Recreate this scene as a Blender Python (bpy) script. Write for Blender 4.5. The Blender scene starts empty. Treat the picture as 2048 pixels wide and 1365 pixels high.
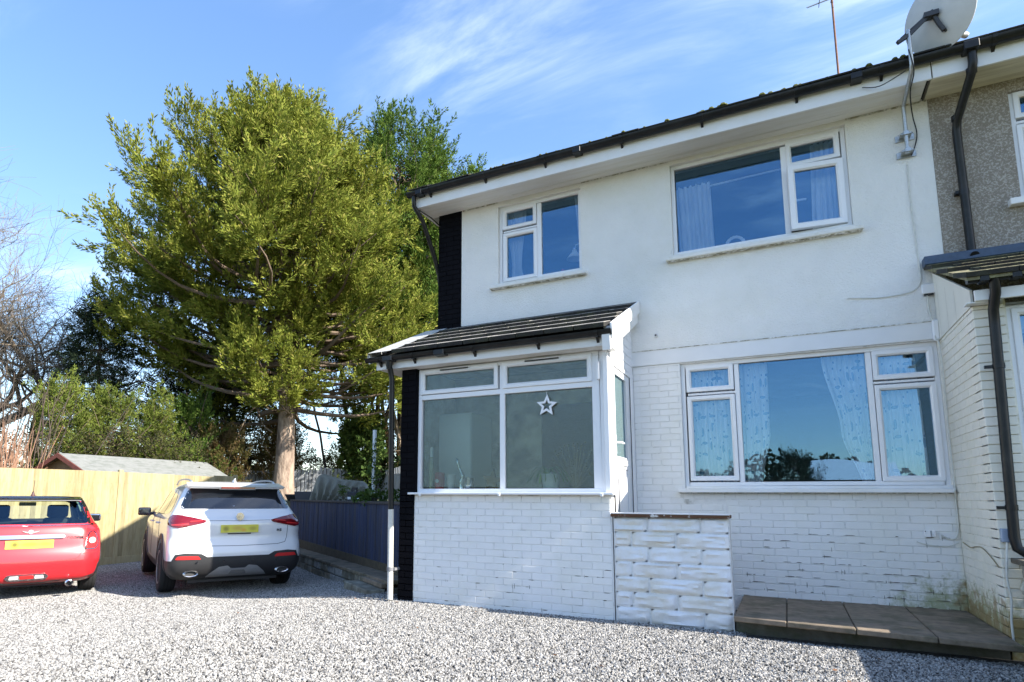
import bpy, bmesh, math, random
import numpy as np
from mathutils import Vector, Matrix, noise as mnoise
from mathutils.bvhtree import BVHTree
random.seed(7); RNG = np.random.default_rng(7)
S = bpy.context.scene; COL = S.collection
R = math.radians

# ---------------------------------------------------------------- camera
cam = bpy.data.cameras.new('camera'); cam_o = bpy.data.objects.new('camera', cam); COL.objects.link(cam_o)
S.camera = cam_o
cam.sensor_fit = 'HORIZONTAL'; cam.sensor_width = 36.0; cam.lens = 1218.4 / 2048 * 36.0
cam.shift_x = (1024 - 930) / 2048; cam.shift_y = (822.7 - 682.5) / 2048
cam.clip_start = 0.05; cam.clip_end = 3000
MC = ((0.88562698, 0.46436472, 0.00550104), (-0.06069913, 0.12749183, -0.98998053), (-0.46041336, 0.87641956, 0.14109674))
right, down, fwd = Vector(MC[0]), Vector(MC[1]), Vector(MC[2])
m = Matrix.Identity(4)
for i in range(3):
    m[i][0] = right[i]; m[i][1] = -down[i]; m[i][2] = -fwd[i]
m.translation = (0, 0, 1.2); cam_o.matrix_world = m
S.render.resolution_x = 1024; S.render.resolution_y = 682

# ---------------------------------------------------------------- sun, sky, exposure
SUN_EL, SUN_AZ = 35.0, 0.8           # elevation; azimuth in degrees from +X towards -Y
sun = bpy.data.lights.new('sun', 'SUN'); sun.energy = 4.6; sun.angle = R(0.53); sun.color = (1.0, 0.94, 0.84)
sun_o = bpy.data.objects.new('sun', sun); COL.objects.link(sun_o)
sd = Vector((math.cos(R(SUN_EL)) * math.cos(R(SUN_AZ)), -math.cos(R(SUN_EL)) * math.sin(R(SUN_AZ)), math.sin(R(SUN_EL))))
sun_o.rotation_euler = (-sd).to_track_quat('-Z', 'Y').to_euler(); sun_o.location = (20, 0, 20)
W = bpy.data.worlds.new('World'); S.world = W; W.use_nodes = True
nt = W.node_tree; nt.nodes.clear(); N = nt.nodes.new; L = nt.links.new
out = N('ShaderNodeOutputWorld'); bg = N('ShaderNodeBackground'); bg.inputs[1].default_value = 0.15
sky = N('ShaderNodeTexSky'); sky.sky_type = 'NISHITA'; sky.sun_disc = False
sky.sun_elevation = R(SUN_EL); sky.sun_rotation = R(90 + SUN_AZ); sky.air_density = 1.0; sky.dust_density = 0.5; sky.ozone_density = 1.6
tc = N('ShaderNodeTexCoord'); sep = N('ShaderNodeSeparateXYZ'); L(tc.outputs['Generated'], sep.inputs[0])
def wmath(op, a, b=None, c=None):
    n = N('ShaderNodeMath'); n.operation = op
    for i, v in enumerate((a, b, c)):
        if v is None: continue
        if isinstance(v, (int, float)): n.inputs[i].default_value = v
        else: L(v, n.inputs[i])
    return n.outputs[0]
# clouds lie on a flat layer high above: direction / height gives their plan position
zz = wmath('MAXIMUM', sep.outputs[2], 0.05)
comb = N('ShaderNodeCombineXYZ'); L(wmath('DIVIDE', sep.outputs[0], zz), comb.inputs[0]); L(wmath('DIVIDE', sep.outputs[1], zz), comb.inputs[1])
mp = N('ShaderNodeMapping'); L(comb.outputs[0], mp.inputs[0]); mp.inputs['Rotation'].default_value = (0, 0, R(-85)); mp.inputs['Scale'].default_value = (0.55, 1.5, 1)
n1 = N('ShaderNodeTexNoise'); L(mp.outputs[0], n1.inputs['Vector']); n1.inputs['Scale'].default_value = 2.2; n1.inputs['Detail'].default_value = 9; n1.inputs['Roughness'].default_value = 0.62; n1.inputs['Distortion'].default_value = 0.5
n2 = N('ShaderNodeTexNoise'); L(comb.outputs[0], n2.inputs['Vector']); n2.inputs['Scale'].default_value = 0.62; n2.inputs['Detail'].default_value = 3
n2m = N('ShaderNodeMapping'); L(comb.outputs[0], n2m.inputs[0]); n2m.inputs['Location'].default_value = (5.2, 3.0, 0); L(n2m.outputs[0], n2.inputs['Vector'])
def ramp(src, a, b):
    r = N('ShaderNodeMapRange'); r.interpolation_type = 'SMOOTHSTEP'; L(src, r.inputs[0]); r.inputs[1].default_value = a; r.inputs[2].default_value = b; return r.outputs[0]
cl = wmath('MULTIPLY', ramp(n1.outputs[0], 0.40, 0.78), ramp(n2.outputs[0], 0.42, 0.62))
cl = wmath('MULTIPLY', cl, ramp(sep.outputs[2], 0.02, 0.25))
cl = wmath('MULTIPLY', cl, 0.42)
hz = wmath('MULTIPLY', wmath('POWER', wmath('SUBTRACT', 1.0, wmath('MAXIMUM', sep.outputs[2], 0.0)), 4.0), 0.04)
cl = wmath('MAXIMUM', cl, hz)
gm = N('ShaderNodeGamma'); gm.inputs[1].default_value = 0.74; L(sky.outputs[0], gm.inputs[0]); hsv = N('ShaderNodeHueSaturation'); L(gm.outputs[0], hsv.inputs['Color']); hsv.inputs['Saturation'].default_value = 1.34; hsv.inputs['Value'].default_value = 1.24; hsv.inputs['Hue'].default_value = 0.508
mix = N('ShaderNodeMixRGB'); L(cl, mix.inputs[0]); L(hsv.outputs[0], mix.inputs[1]); mix.inputs[2].default_value = (6.6, 6.9, 7.4, 1)
L(mix.outputs[0], bg.inputs[0]); L(bg.outputs[0], out.inputs[0])
S.view_settings.view_transform = 'Standard'; S.view_settings.look = 'None'; S.view_settings.exposure = 1.45; S.view_settings.gamma = 1.0
S.view_settings.use_curve_mapping = False
try:
    S.cycles.max_bounces = 8; S.cycles.transparent_max_bounces = 16; S.cycles.caustics_reflective = False; S.cycles.caustics_refractive = False
except Exception: pass

# ---------------------------------------------------------------- materials
MATS = {}
def mat(name, col=(0.5, 0.5, 0.5), rough=0.7, var=0.0, vscale=4.0, col2=None, bump=0.0, bscale=60.0, metal=0.0, spec=0.5, coat=0.0,
        coords='Object', rnd=0.0, algae=False, bdist=0.01, stretch=None, transl=0.0, emit=None, detail=6.0, c2range=(0.45, 0.62)):
    if name in MATS: return MATS[name]
    M_ = bpy.data.materials.new(name); M_.use_nodes = True; t = M_.node_tree; b = t.nodes['Principled BSDF']
    b.inputs['Roughness'].default_value = rough; b.inputs['Metallic'].default_value = metal; b.inputs['Specular IOR Level'].default_value = spec
    b.inputs['Coat Weight'].default_value = coat; b.inputs['Coat Roughness'].default_value = 0.05
    new, lk = t.nodes.new, t.links.new
    if coords == 'World': vec = new('ShaderNodeNewGeometry').outputs['Position']
    else: vec = new('ShaderNodeTexCoord').outputs['Object']
    if stretch:
        mpn = new('ShaderNodeMapping'); lk(vec, mpn.inputs[0]); mpn.inputs['Scale'].default_value = stretch; vec = mpn.outputs[0]
    rgb = new('ShaderNodeRGB'); rgb.outputs[0].default_value = (*col, 1); cur = rgb.outputs[0]
    if col2 is not None:
        nz = new('ShaderNodeTexNoise'); lk(vec, nz.inputs['Vector']); nz.inputs['Scale'].default_value = vscale; nz.inputs['Detail'].default_value = detail; nz.inputs['Roughness'].default_value = 0.65
        mr = new('ShaderNodeMapRange'); lk(nz.outputs[0], mr.inputs[0]); mr.inputs[1].default_value = c2range[0]; mr.inputs[2].default_value = c2range[1]
        mx = new('ShaderNodeMixRGB'); lk(mr.outputs[0], mx.inputs[0]); lk(cur, mx.inputs[1]); mx.inputs[2].default_value = (*col2, 1); cur = mx.outputs[0]
    if var > 0 or rnd > 0:
        nz = new('ShaderNodeTexNoise'); lk(vec, nz.inputs['Vector']); nz.inputs['Scale'].default_value = vscale * 2.7; nz.inputs['Detail'].default_value = 5
        mr = new('ShaderNodeMapRange'); lk(nz.outputs[0], mr.inputs[0]); mr.inputs[1].default_value = 0.25; mr.inputs[2].default_value = 0.75
        mr.inputs[3].default_value = 1 - var; mr.inputs[4].default_value = 1 + var; fac = mr.outputs[0]
        if rnd > 0:
            oi = new('ShaderNodeObjectInfo'); m2 = new('ShaderNodeMapRange'); lk(oi.outputs['Random'], m2.inputs[0]); m2.inputs[3].default_value = 1 - rnd; m2.inputs[4].default_value = 1 + rnd
            mm = new('ShaderNodeMath'); mm.operation = 'MULTIPLY'; lk(fac, mm.inputs[0]); lk(m2.outputs[0], mm.inputs[1]); fac = mm.outputs[0]
        vm = new('ShaderNodeVectorMath'); vm.operation = 'SCALE'; lk(cur, vm.inputs[0]); lk(fac, vm.inputs['Scale']); cur = vm.outputs[0]
    if algae:   # green growth and bare patches low down in the damp corner beside the path
        g = new('ShaderNodeNewGeometry'); sp = new('ShaderNodeSeparateXYZ'); lk(g.outputs['Position'], sp.inputs[0])
        def mrange(src, a, c, e, f_):
            q = new('ShaderNodeMapRange'); q.interpolation_type = 'SMOOTHSTEP'; lk(src, q.inputs[0]); q.inputs[1].default_value = a; q.inputs[2].default_value = c; q.inputs[3].default_value = e; q.inputs[4].default_value = f_; return q.outputs[0]
        def mth(op, a, c):
            q = new('ShaderNodeMath'); q.operation = op
            for i, v in enumerate((a, c)):
                if isinstance(v, (int, float)): q.inputs[i].default_value = v
                else: lk(v, q.inputs[i])
            return q.outputs[0]
        nz = new('ShaderNodeTexNoise'); lk(g.outputs['Position'], nz.inputs['Vector']); nz.inputs['Scale'].default_value = 13.0; nz.inputs['Detail'].default_value = 8; nz.inputs['Roughness'].default_value = 0.7
        zf = mrange(sp.outputs[2], 0.12, 0.72, 1.0, 0.0); xf = mrange(sp.outputs[0], 0.2, 1.5, 0.0, 1.0)
        k = mth('MULTIPLY', zf, xf); k = mth('ADD', mth('MULTIPLY', k, 0.62), mth('MULTIPLY', mth('SUBTRACT', nz.outputs[0], 0.5), 1.3)); k = mrange(k, 0.18, 0.60, 0.0, 0.7)
        mx = new('ShaderNodeMixRGB'); lk(k, mx.inputs[0]); lk(cur, mx.inputs[1]); mx.inputs[2].default_value = (0.24, 0.26, 0.06, 1); cur = mx.outputs[0]
        n3 = new('ShaderNodeTexNoise'); lk(g.outputs['Position'], n3.inputs['Vector']); n3.inputs['Scale'].default_value = 9; n3.inputs['Detail'].default_value = 6
        k2 = mrange(mth('ADD', mth('MULTIPLY', mth('MULTIPLY', zf, mrange(sp.outputs[0], 1.2, 1.45, 0.0, 1.0)), 0.34), mth('MULTIPLY', n3.outputs[0], 0.7)), 0.54, 0.68, 0.0, 0.7)
        mx = new('ShaderNodeMixRGB'); lk(k2, mx.inputs[0]); lk(cur, mx.inputs[1]); mx.inputs[2].default_value = (0.26, 0.16, 0.05, 1); cur = mx.outputs[0]
        # cream tint over the side wall
        k3 = mth('MULTIPLY', mrange(sp.outputs[0], 1.40, 1.46, 0.0, 0.8), 1.0)
        mx = new('ShaderNodeMixRGB'); lk(k3, mx.inputs[0]); lk(cur, mx.inputs[1]); mx.blend_type = 'MULTIPLY'; mx.inputs[2].default_value = (1.0, 0.965, 0.84, 1); cur = mx.outputs[0]
    lk(cur, b.inputs['Base Color'])
    if bump > 0:
        nz = new('ShaderNodeTexNoise'); lk(vec, nz.inputs['Vector']); nz.inputs['Scale'].default_value = bscale; nz.inputs['Detail'].default_value = 4
        bp = new('ShaderNodeBump'); bp.inputs['Strength'].default_value = bump; bp.inputs['Distance'].default_value = bdist; lk(nz.outputs[0], bp.inputs['Height']); lk(bp.outputs[0], b.inputs['Normal'])
    if transl > 0:
        tr = new('ShaderNodeBsdfTranslucent'); lk(cur, tr.inputs[0]); ms = new('ShaderNodeMixShader'); ms.inputs[0].default_value = transl
        lk(b.outputs[0], ms.inputs[1]); lk(tr.outputs[0], ms.inputs[2]); lk(ms.outputs[0], t.nodes['Material Output'].inputs[0])
    if emit: b.inputs['Emission Color'].default_value = (*emit, 1); b.inputs['Emission Strength'].default_value = 1
    MATS[name] = M_; return M_

def glass(name, tint=(0.9, 0.95, 0.95), refl=0.10, frost=0.0, rough=0.0, bump=0.0, haze=(0.55, 0.7, 0.66), rtint=(0.34, 0.64, 0.95)):
    M_ = bpy.data.materials.new(name); M_.use_nodes = True; t = M_.node_tree; t.nodes.clear(); new, lk = t.nodes.new, t.links.new
    o = new('ShaderNodeOutputMaterial'); tr = new('ShaderNodeBsdfTransparent'); tr.inputs[0].default_value = (*tint, 1)
    gl = new('ShaderNodeBsdfGlossy'); gl.inputs[0].default_value = (*rtint, 1); gl.inputs['Roughness'].default_value = rough; fr = new('ShaderNodeFresnel'); fr.inputs[0].default_value = 1.5
    ad = new('ShaderNodeMath'); ad.operation = 'ADD'; ad.use_clamp = True; lk(fr.outputs[0], ad.inputs[0]); ad.inputs[1].default_value = refl
    base = tr.outputs[0]
    vec = new('ShaderNodeTexCoord').outputs['Object']
    if frost > 0:
        df = new('ShaderNodeBsdfDiffuse'); df.inputs[0].default_value = (*haze, 1); tl = new('ShaderNodeBsdfTranslucent'); tl.inputs[0].default_value = (*haze, 1)
        m1 = new('ShaderNodeMixShader'); m1.inputs[0].default_value = 0.5; lk(df.outputs[0], m1.inputs[1]); lk(tl.outputs[0], m1.inputs[2])
        nz = new('ShaderNodeTexVoronoi'); lk(vec, nz.inputs['Vector']); nz.inputs['Scale'].default_value = 75
        mr = new('ShaderNodeMapRange'); lk(nz.outputs['Distance'], mr.inputs[0]); mr.inputs[1].default_value = 0.1; mr.inputs[2].default_value = 0.7; mr.inputs[3].default_value = frost * 0.75; mr.inputs[4].default_value = frost * 1.25
        m2 = new('ShaderNodeMixShader'); lk(mr.outputs[0], m2.inputs[0]); lk(base, m2.inputs[1]); lk(m1.outputs[0], m2.inputs[2]); base = m2.outputs[0]
    if bump > 0:
        nz = new('ShaderNodeTexNoise'); lk(vec, nz.inputs['Vector']); nz.inputs['Scale'].default_value = 60 if frost else 1.3; nz.inputs['Detail'].default_value = 1
        bp = new('ShaderNodeBump'); bp.inputs['Strength'].default_value = bump; bp.inputs['Distance'].default_value = 0.004 if frost else 0.05; lk(nz.outputs[0], bp.inputs['Height']); lk(bp.outputs[0], gl.inputs['Normal'])
    ms = new('ShaderNodeMixShader'); lk(ad.outputs[0], ms.inputs[0]); lk(base, ms.inputs[1]); lk(gl.outputs[0], ms.inputs[2]); lk(ms.outputs[0], o.inputs[0])
    MATS[name] = M_; return M_

# ---------------------------------------------------------------- objects
def link(o, parent=None):
    COL.objects.link(o)
    if parent is not None: o.parent = parent
    return o
def tag(o, label=None, cat=None, group=None, kind=None):
    if label: o['label'] = label
    if cat: o['category'] = cat
    if group: o['group'] = group
    if kind: o['kind'] = kind
    return o
def thing(name, label, cat, loc=(0, 0, 0), group=None, rz=0.0):
    o = bpy.data.objects.new(name, None); o.empty_display_size = 0.2; o.location = loc; o.rotation_euler = (0, 0, rz); COL.objects.link(o)
    return tag(o, label, cat, group)

class MB:
    """collects shapes in world space; build() makes one object, verts relative to its parent thing"""
    def __init__(s): s.v = []; s.f = []; s.T = None
    def add(s, vs, fs):
        n = len(s.v)
        for p in vs:
            p = Vector(p); s.v.append(s.T @ p if s.T is not None else p)
        s.f += [tuple(i + n for i in f) for f in fs]; return s
    def box(s, x0, x1, y0, y1, z0, z1):
        return s.add([(x0, y0, z0), (x1, y0, z0), (x1, y1, z0), (x0, y1, z0), (x0, y0, z1), (x1, y0, z1), (x1, y1, z1), (x0, y1, z1)],
                     [(0, 3, 2, 1), (4, 5, 6, 7), (0, 1, 5, 4), (1, 2, 6, 5), (2, 3, 7, 6), (3, 0, 4, 7)])
    def cbox(s, c, size, rot=None):
        hx, hy, hz = [a / 2 for a in size]; M_ = Matrix.Translation(c) @ (rot.to_4x4() if rot is not None else Matrix.Identity(4))
        return s.add([M_ @ Vector(p) for p in [(-hx, -hy, -hz), (hx, -hy, -hz), (hx, hy, -hz), (-hx, hy, -hz), (-hx, -hy, hz), (hx, -hy, hz), (hx, hy, hz), (-hx, hy, hz)]],
                     [(0, 3, 2, 1), (4, 5, 6, 7), (0, 1, 5, 4), (1, 2, 6, 5), (2, 3, 7, 6), (3, 0, 4, 7)])
    def quad(s, a, b, c, d): return s.add([a, b, c, d], [(0, 1, 2, 3)])
    def prism(s, pts, axis, a, b):
        """2D polygon extruded along an axis ('x','y','z'); pts are the other two coords in order"""
        def P(p, t): return {'x': (t, p[0], p[1]), 'y': (p[0], t, p[1]), 'z': (p[0], p[1], t)}[axis]
        n = len(pts); return s.add([P(p, a) for p in pts] + [P(p, b) for p in pts],
            [tuple(range(n))[::-1], tuple(range(n, 2 * n))] + [(i, (i + 1) % n, (i + 1) % n + n, i + n) for i in range(n)])
    def tube(s, pts, r, n=10, cap=True):
        pts = [Vector(p) for p in pts]; rs = r if isinstance(r, (list, tuple)) else [r] * len(pts)
        rings = []; up = None
        for i, p in enumerate(pts):
            d = (pts[min(i + 1, len(pts) - 1)] - pts[max(i - 1, 0)]).normalized()
            if up is None: up = d.orthogonal().normalized()
            else:
                up = (up - d * up.dot(d)); up = up.normalized() if up.length > 1e-6 else d.orthogonal().normalized()
            w = d.cross(up); rings.append([p + (up * math.cos(2 * math.pi * k / n) + w * math.sin(2 * math.pi * k / n)) * rs[i] for k in range(n)])
        vs = [q for ring in rings for q in ring]; fs = []
        for i in range(len(pts) - 1):
            for k in range(n): fs.append((i * n + k, i * n + (k + 1) % n, (i + 1) * n + (k + 1) % n, (i + 1) * n + k))
        if cap: fs += [tuple(range(n))[::-1], tuple(range((len(pts) - 1) * n, len(pts) * n))]
        return s.add(vs, fs)
    def lathe(s, prof, c, n=20, axis=(0, 0, 1)):
        q = Vector(axis).to_track_quat('Z', 'X').to_matrix(); c = Vector(c); vs = []; fs = []
        for (r, h) in prof:
            for k in range(n): a = 2 * math.pi * k / n; vs.append(c + q @ Vector((r * math.cos(a), r * math.sin(a), h)))
        for i in range(len(prof) - 1):
            for k in range(n): fs.append((i * n + k, i * n + (k + 1) % n, (i + 1) * n + (k + 1) % n, (i + 1) * n + k))
        fs += [tuple(range(n))[::-1], tuple(range((len(prof) - 1) * n, len(prof) * n))]
        return s.add(vs, fs)
    def build(s, name, material, parent=None, smooth=False, bevel=0.0, segs=1, off=None, kind=None):
        me = bpy.data.meshes.new(name)
        base = Vector((0, 0, 0))
        T = Matrix.Identity(4)
        if parent is not None:
            p = parent; chain = []
            while p is not None: chain.append(p); p = p.parent
            for q in reversed(chain): T = T @ q.matrix_basis
            inv = T.inverted(); vs = [inv @ v for v in s.v]
        else: vs = s.v
        me.from_pydata([tuple(v) for v in vs], [], s.f)
        if bevel > 0:
            bm = bmesh.new(); bm.from_mesh(me); bmesh.ops.remove_doubles(bm, verts=bm.verts, dist=1e-6)
            bmesh.ops.bevel(bm, geom=[e for e in bm.edges if len(e.link_faces) == 2 and e.calc_face_angle(0) > 0.5], offset=bevel, segments=segs, affect='EDGES', profile=0.6, clamp_overlap=True)
            bmesh.ops.recalc_face_normals(bm, faces=bm.faces); bm.to_mesh(me); bm.free()
        else:
            bm = bmesh.new(); bm.from_mesh(me); bmesh.ops.recalc_face_normals(bm, faces=bm.faces); bm.to_mesh(me); bm.free()
        if material is not None: me.materials.append(material)
        if smooth:
            me.polygons.foreach_set('use_smooth', [True] * len(me.polygons))
            try: me.set_sharp_from_angle(angle=R(42))
            except Exception: pass
        o = bpy.data.objects.new(name, me); link(o, parent)
        if kind: o['kind'] = kind
        return o

def wall_holes(mb, x0, x1, z0, z1, yf, yb, holes):
    """wall in the XZ plane with rectangular openings, real thickness and reveals"""
    xs = sorted({x0, x1, *[h[0] for h in holes], *[h[1] for h in holes]}); zs = sorted({z0, z1, *[h[2] for h in holes], *[h[3] for h in holes]})
    for a, b in zip(xs, xs[1:]):
        for c, d in zip(zs, zs[1:]):
            cx, cz = (a + b) / 2, (c + d) / 2
            if any(h[0] < cx < h[1] and h[2] < cz < h[3] for h in holes): continue
            mb.quad((a, yf, c), (b, yf, c), (b, yf, d), (a, yf, d)); mb.quad((a, yb, c), (b, yb, c), (b, yb, d), (a, yb, d))
    for h in list(holes) + [(x0, x1, z0, z1)]:
        a, b, c, d = h
        mb.quad((a, yf, c), (b, yf, c), (b, yb, c), (a, yb, c)); mb.quad((a, yf, d), (b, yf, d), (b, yb, d), (a, yb, d))
        mb.quad((a, yf, c), (a, yf, d), (a, yb, d), (a, yb, c)); mb.quad((b, yf, c), (b, yf, d), (b, yb, d), (b, yb, c))

# unit brick: 1 x 1 x 1 with chamfered front (front at local y = 0, back at y = 1)
def brick_mesh(name, material, ch=0.02, seed=0):
    rr = random.Random(seed); me = bpy.data.meshes.new(name)
    def j(): return rr.uniform(-0.012, 0.012)
    vs = [(-.5, 1, -.5), (.5, 1, -.5), (.5, 1, .5), (-.5, 1, .5), (-.5, .3, -.5), (.5, .3, -.5), (.5, .3, .5), (-.5, .3, .5),
          (-.5 + .012 + j() * .3, j(), -.5 + .035 + j()), (.5 - .012 + j() * .3, j(), -.5 + .035 + j()), (.5 - .012 + j() * .3, j(), .5 - .035 + j()), (-.5 + .012 + j() * .3, j(), .5 - .035 + j())]
    fs = [(8, 9, 10, 11), (4, 5, 9, 8), (5, 6, 10, 9), (6, 7, 11, 10), (7, 4, 8, 11), (0, 1, 5, 4), (1, 2, 6, 5), (2, 3, 7, 6), (3, 0, 4, 7)]
    me.from_pydata(vs, [], fs); me.materials.append(material); return me

def local_inv(parent):
    T = Matrix.Identity(4); p = parent; chain = []
    while p is not None: chain.append(p); p = p.parent
    for q in reversed(chain): T = T @ q.matrix_basis
    return T.inverted()

def bricks(parent, meshes, plane, u0, u1, z0, z1, holes=(), course=0.0745, length=0.222, start=0.0, depth=0.012, joint=0.007, name='brick', face=-1, limit=300, stretch_first=None):
    """running-bond bricks on plane ('y', value) facing -Y or ('x', value) facing face*X. returns count"""
    ax, val = plane; row = 0; z = z0; n = 0; extra = MB(); inv = local_inv(parent)
    while z < z1 - 0.012:
        h = min(course, z1 - z); off = start + (0 if row % 2 == 0 else -length / 2)
        u = u0 + (off % length) - length
        while u < u1 - 0.004:
            a, b = max(u, u0), min(u + length, u1); u += length
            if b - a < 0.025: continue
            segs = [(a, b)]
            for hx0, hx1, hz0, hz1 in holes:
                if z + h > hz0 + 0.004 and z < hz1 - 0.004:
                    ns = []
                    for (p, q) in segs:
                        if q <= hx0 or p >= hx1: ns.append((p, q)); continue
                        if p < hx0: ns.append((p, hx0))
                        if q > hx1: ns.append((hx1, q))
                    segs = ns
            for (p, q) in segs:
                if q - p < 0.02: continue
                # clip z by holes that cut a course part way
                zb, zt = z, z + h
                o = bpy.data.objects.new(name, random.choice(meshes)); jit = random.uniform(-0.0012, 0.0012)
                sc = ((q - p) - joint * random.uniform(.8, 1.2), depth, (zt - zb) - joint * random.uniform(.8, 1.2))
                if ax == 'y': M_ = Matrix.Translation(((p + q) / 2, val + jit, (zb + zt) / 2)) @ Matrix.Diagonal((*sc, 1))
                else: M_ = Matrix.Translation((val + jit, (p + q) / 2, (zb + zt) / 2)) @ Matrix.Rotation(R(90 if face > 0 else -90), 4, 'Z') @ Matrix.Diagonal((*sc, 1))
                o.matrix_basis = inv @ M_; link(o, parent); n += 1
        z += course; row += 1
    return n
# ================================================================ colours
UPVC = mat('white_upvc', (0.80, 0.80, 0.81), 0.32, var=0.015, vscale=3)
RENDER = mat('white_roughcast', (0.80, 0.785, 0.75), 0.9, var=0.03, vscale=1.3, col2=(0.77, 0.755, 0.70), bump=1.0, bscale=75, bdist=0.012, coords='World')
PAINTB = mat('white_painted_brick', (0.80, 0.79, 0.775), 0.75, var=0.03, vscale=2.0, col2=(0.77, 0.76, 0.72), bump=0.35, bscale=45, bdist=0.004, coords='World', rnd=0.02, algae=True)
MORTAR = mat('painted_joint', (0.76, 0.75, 0.73), 0.9, var=0.08, vscale=5.0, col2=(0.40, 0.38, 0.33), bump=0.3, coords='World', algae=True, c2range=(0.56, 0.72))
BLACKP = mat('black_masonry_paint', (0.006, 0.006, 0.008), 0.9, spec=.06, var=0.2, vscale=3, bump=0.2, bscale=50, bdist=0.004, coords='World')
BLACKPL = mat('black_gutter_plastic', (0.008, 0.009, 0.010), 0.33, spec=.3, var=0.2, vscale=5, col2=(0.018, 0.018, 0.018), coords='World')
SOFF = mat('white_soffit_board', (0.76, 0.75, 0.72), 0.55, var=0.03, vscale=1.5, col2=(0.70, 0.68, 0.62), coords='World', stretch=(0.6, 8, 2))
FASC = mat('white_fascia_board', (0.80, 0.80, 0.80), 0.4, var=0.02, vscale=2, col2=(0.76, 0.75, 0.72), coords='World')
TILE = mat('grey_concrete_tile', (0.33, 0.31, 0.28), 0.85, var=0.18, vscale=4, col2=(0.17, 0.16, 0.15), bump=0.6, bscale=90, bdist=0.005, coords='World', rnd=0.12)
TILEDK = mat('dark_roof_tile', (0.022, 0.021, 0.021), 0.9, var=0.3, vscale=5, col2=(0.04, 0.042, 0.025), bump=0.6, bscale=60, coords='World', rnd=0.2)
LEAD = mat('black_lead_flashing', (0.03, 0.03, 0.034), 0.45, var=0.2, vscale=3, bump=0.3, bscale=14)
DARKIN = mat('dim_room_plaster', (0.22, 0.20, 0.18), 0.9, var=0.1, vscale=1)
CEIL = mat('room_ceiling', (0.6, 0.58, 0.54), 0.9)
GLASS = glass('window_glass', (0.95, 0.97, 0.97), refl=0.115, bump=0.06)
FROST = glass('textured_glass', (0.88, 0.94, 0.90), refl=0.015, frost=0.13, rough=0.10, bump=0.9, haze=(0.50, 0.58, 0.53), rtint=(.75, .88, .95))
FROSTD = glass('door_frosted_glass', (0.5, 0.62, 0.58), refl=0.03, frost=0.55, rough=0.2, bump=0.5, haze=(0.42, 0.56, 0.50))
CHROME = mat('chrome', (0.75, 0.75, 0.76), 0.12, metal=1.0)
GALV = mat('galvanised_steel', (0.42, 0.44, 0.45), 0.42, metal=0.75, var=0.2, vscale=20)
RUST = mat('rusty_steel', (0.20, 0.09, 0.05), 0.8, var=0.3, vscale=20)
BLKCAB = mat('black_cable', (0.012, 0.012, 0.013), 0.5)
WHTCAB = mat('painted_cable', (0.62, 0.62, 0.57), 0.6, var=0.1, vscale=9)
SILLM = mat('painted_stone_sill', (0.74, 0.73, 0.69), 0.8, var=0.05, vscale=6, col2=(0.6, 0.58, 0.5), bump=0.2, coords='World', c2range=(0.55, 0.75))
BM_W = [brick_mesh('white_brick_%d' % i, PAINTB, seed=i) for i in range(6)]
BM_B = [brick_mesh('black_brick_%d' % i, BLACKP, seed=20 + i) for i in range(3)]
for me in BM_W + BM_B: me.name = 'brick'
DY = 7.50

# ================================================================ generic pieces
def frame_bars(mb, x0, x1, z0, z1, w, yf, yb):
    mb.box(x0, x0 + w, yf, yb, z0, z1); mb.box(x1 - w, x1, yf, yb, z0, z1)
    mb.box(x0 + w, x1 - w, yf, yb, z0, z0 + w); mb.box(x0 + w, x1 - w, yf, yb, z1 - w, z1)
def sash_ring(mb, gx0, gx1, gz0, gz1, w, yf, yb):
    """mitred chamfered sash round a glass opening"""
    ox0, ox1, oz0, oz1 = gx0 - w, gx1 + w, gz0 - w, gz1 + w
    def ring(x0, x1, z0, z1, y): return [(x0, y, z0), (x1, y, z0), (x1, y, z1), (x0, y, z1)]
    R_ = [ring(ox0, ox1, oz0, oz1, yb), ring(ox0, ox1, oz0, oz1, yf + 0.004), ring(ox0 + .004, ox1 - .004, oz0 + .004, oz1 - .004, yf), ring(gx0 - .018, gx1 + .018, gz0 - .018, gz1 + .018, yf),
          ring(gx0, gx1, gz0, gz1, yf + 0.016), ring(gx0, gx1, gz0, gz1, yb), ring(ox0, ox1, oz0, oz1, yb)]
    vs = [p for r in R_ for p in r]; fs = []
    for i in range(len(R_) - 1):
        for k in range(4): fs.append((i * 4 + k, i * 4 + (k + 1) % 4, (i + 1) * 4 + (k + 1) % 4, (i + 1) * 4 + k))
    mb.add(vs, fs)
def pane(parent, x0, x1, z0, z1, y, material):
    return MB().box(x0 - .004, x1 + .004, y, y + 0.004, z0 - .004, z1 + .004).build('pane', material, parent)
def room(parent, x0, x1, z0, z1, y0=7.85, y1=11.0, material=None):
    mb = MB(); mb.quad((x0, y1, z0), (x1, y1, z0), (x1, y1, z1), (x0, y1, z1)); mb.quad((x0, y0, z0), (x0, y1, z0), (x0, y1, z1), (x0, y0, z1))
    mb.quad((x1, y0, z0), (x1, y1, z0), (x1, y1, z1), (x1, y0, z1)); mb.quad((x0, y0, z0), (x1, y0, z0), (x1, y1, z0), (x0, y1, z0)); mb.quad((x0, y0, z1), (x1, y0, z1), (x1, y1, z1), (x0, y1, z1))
    mb.build('room_interior', material or DARKIN, parent)
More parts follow.
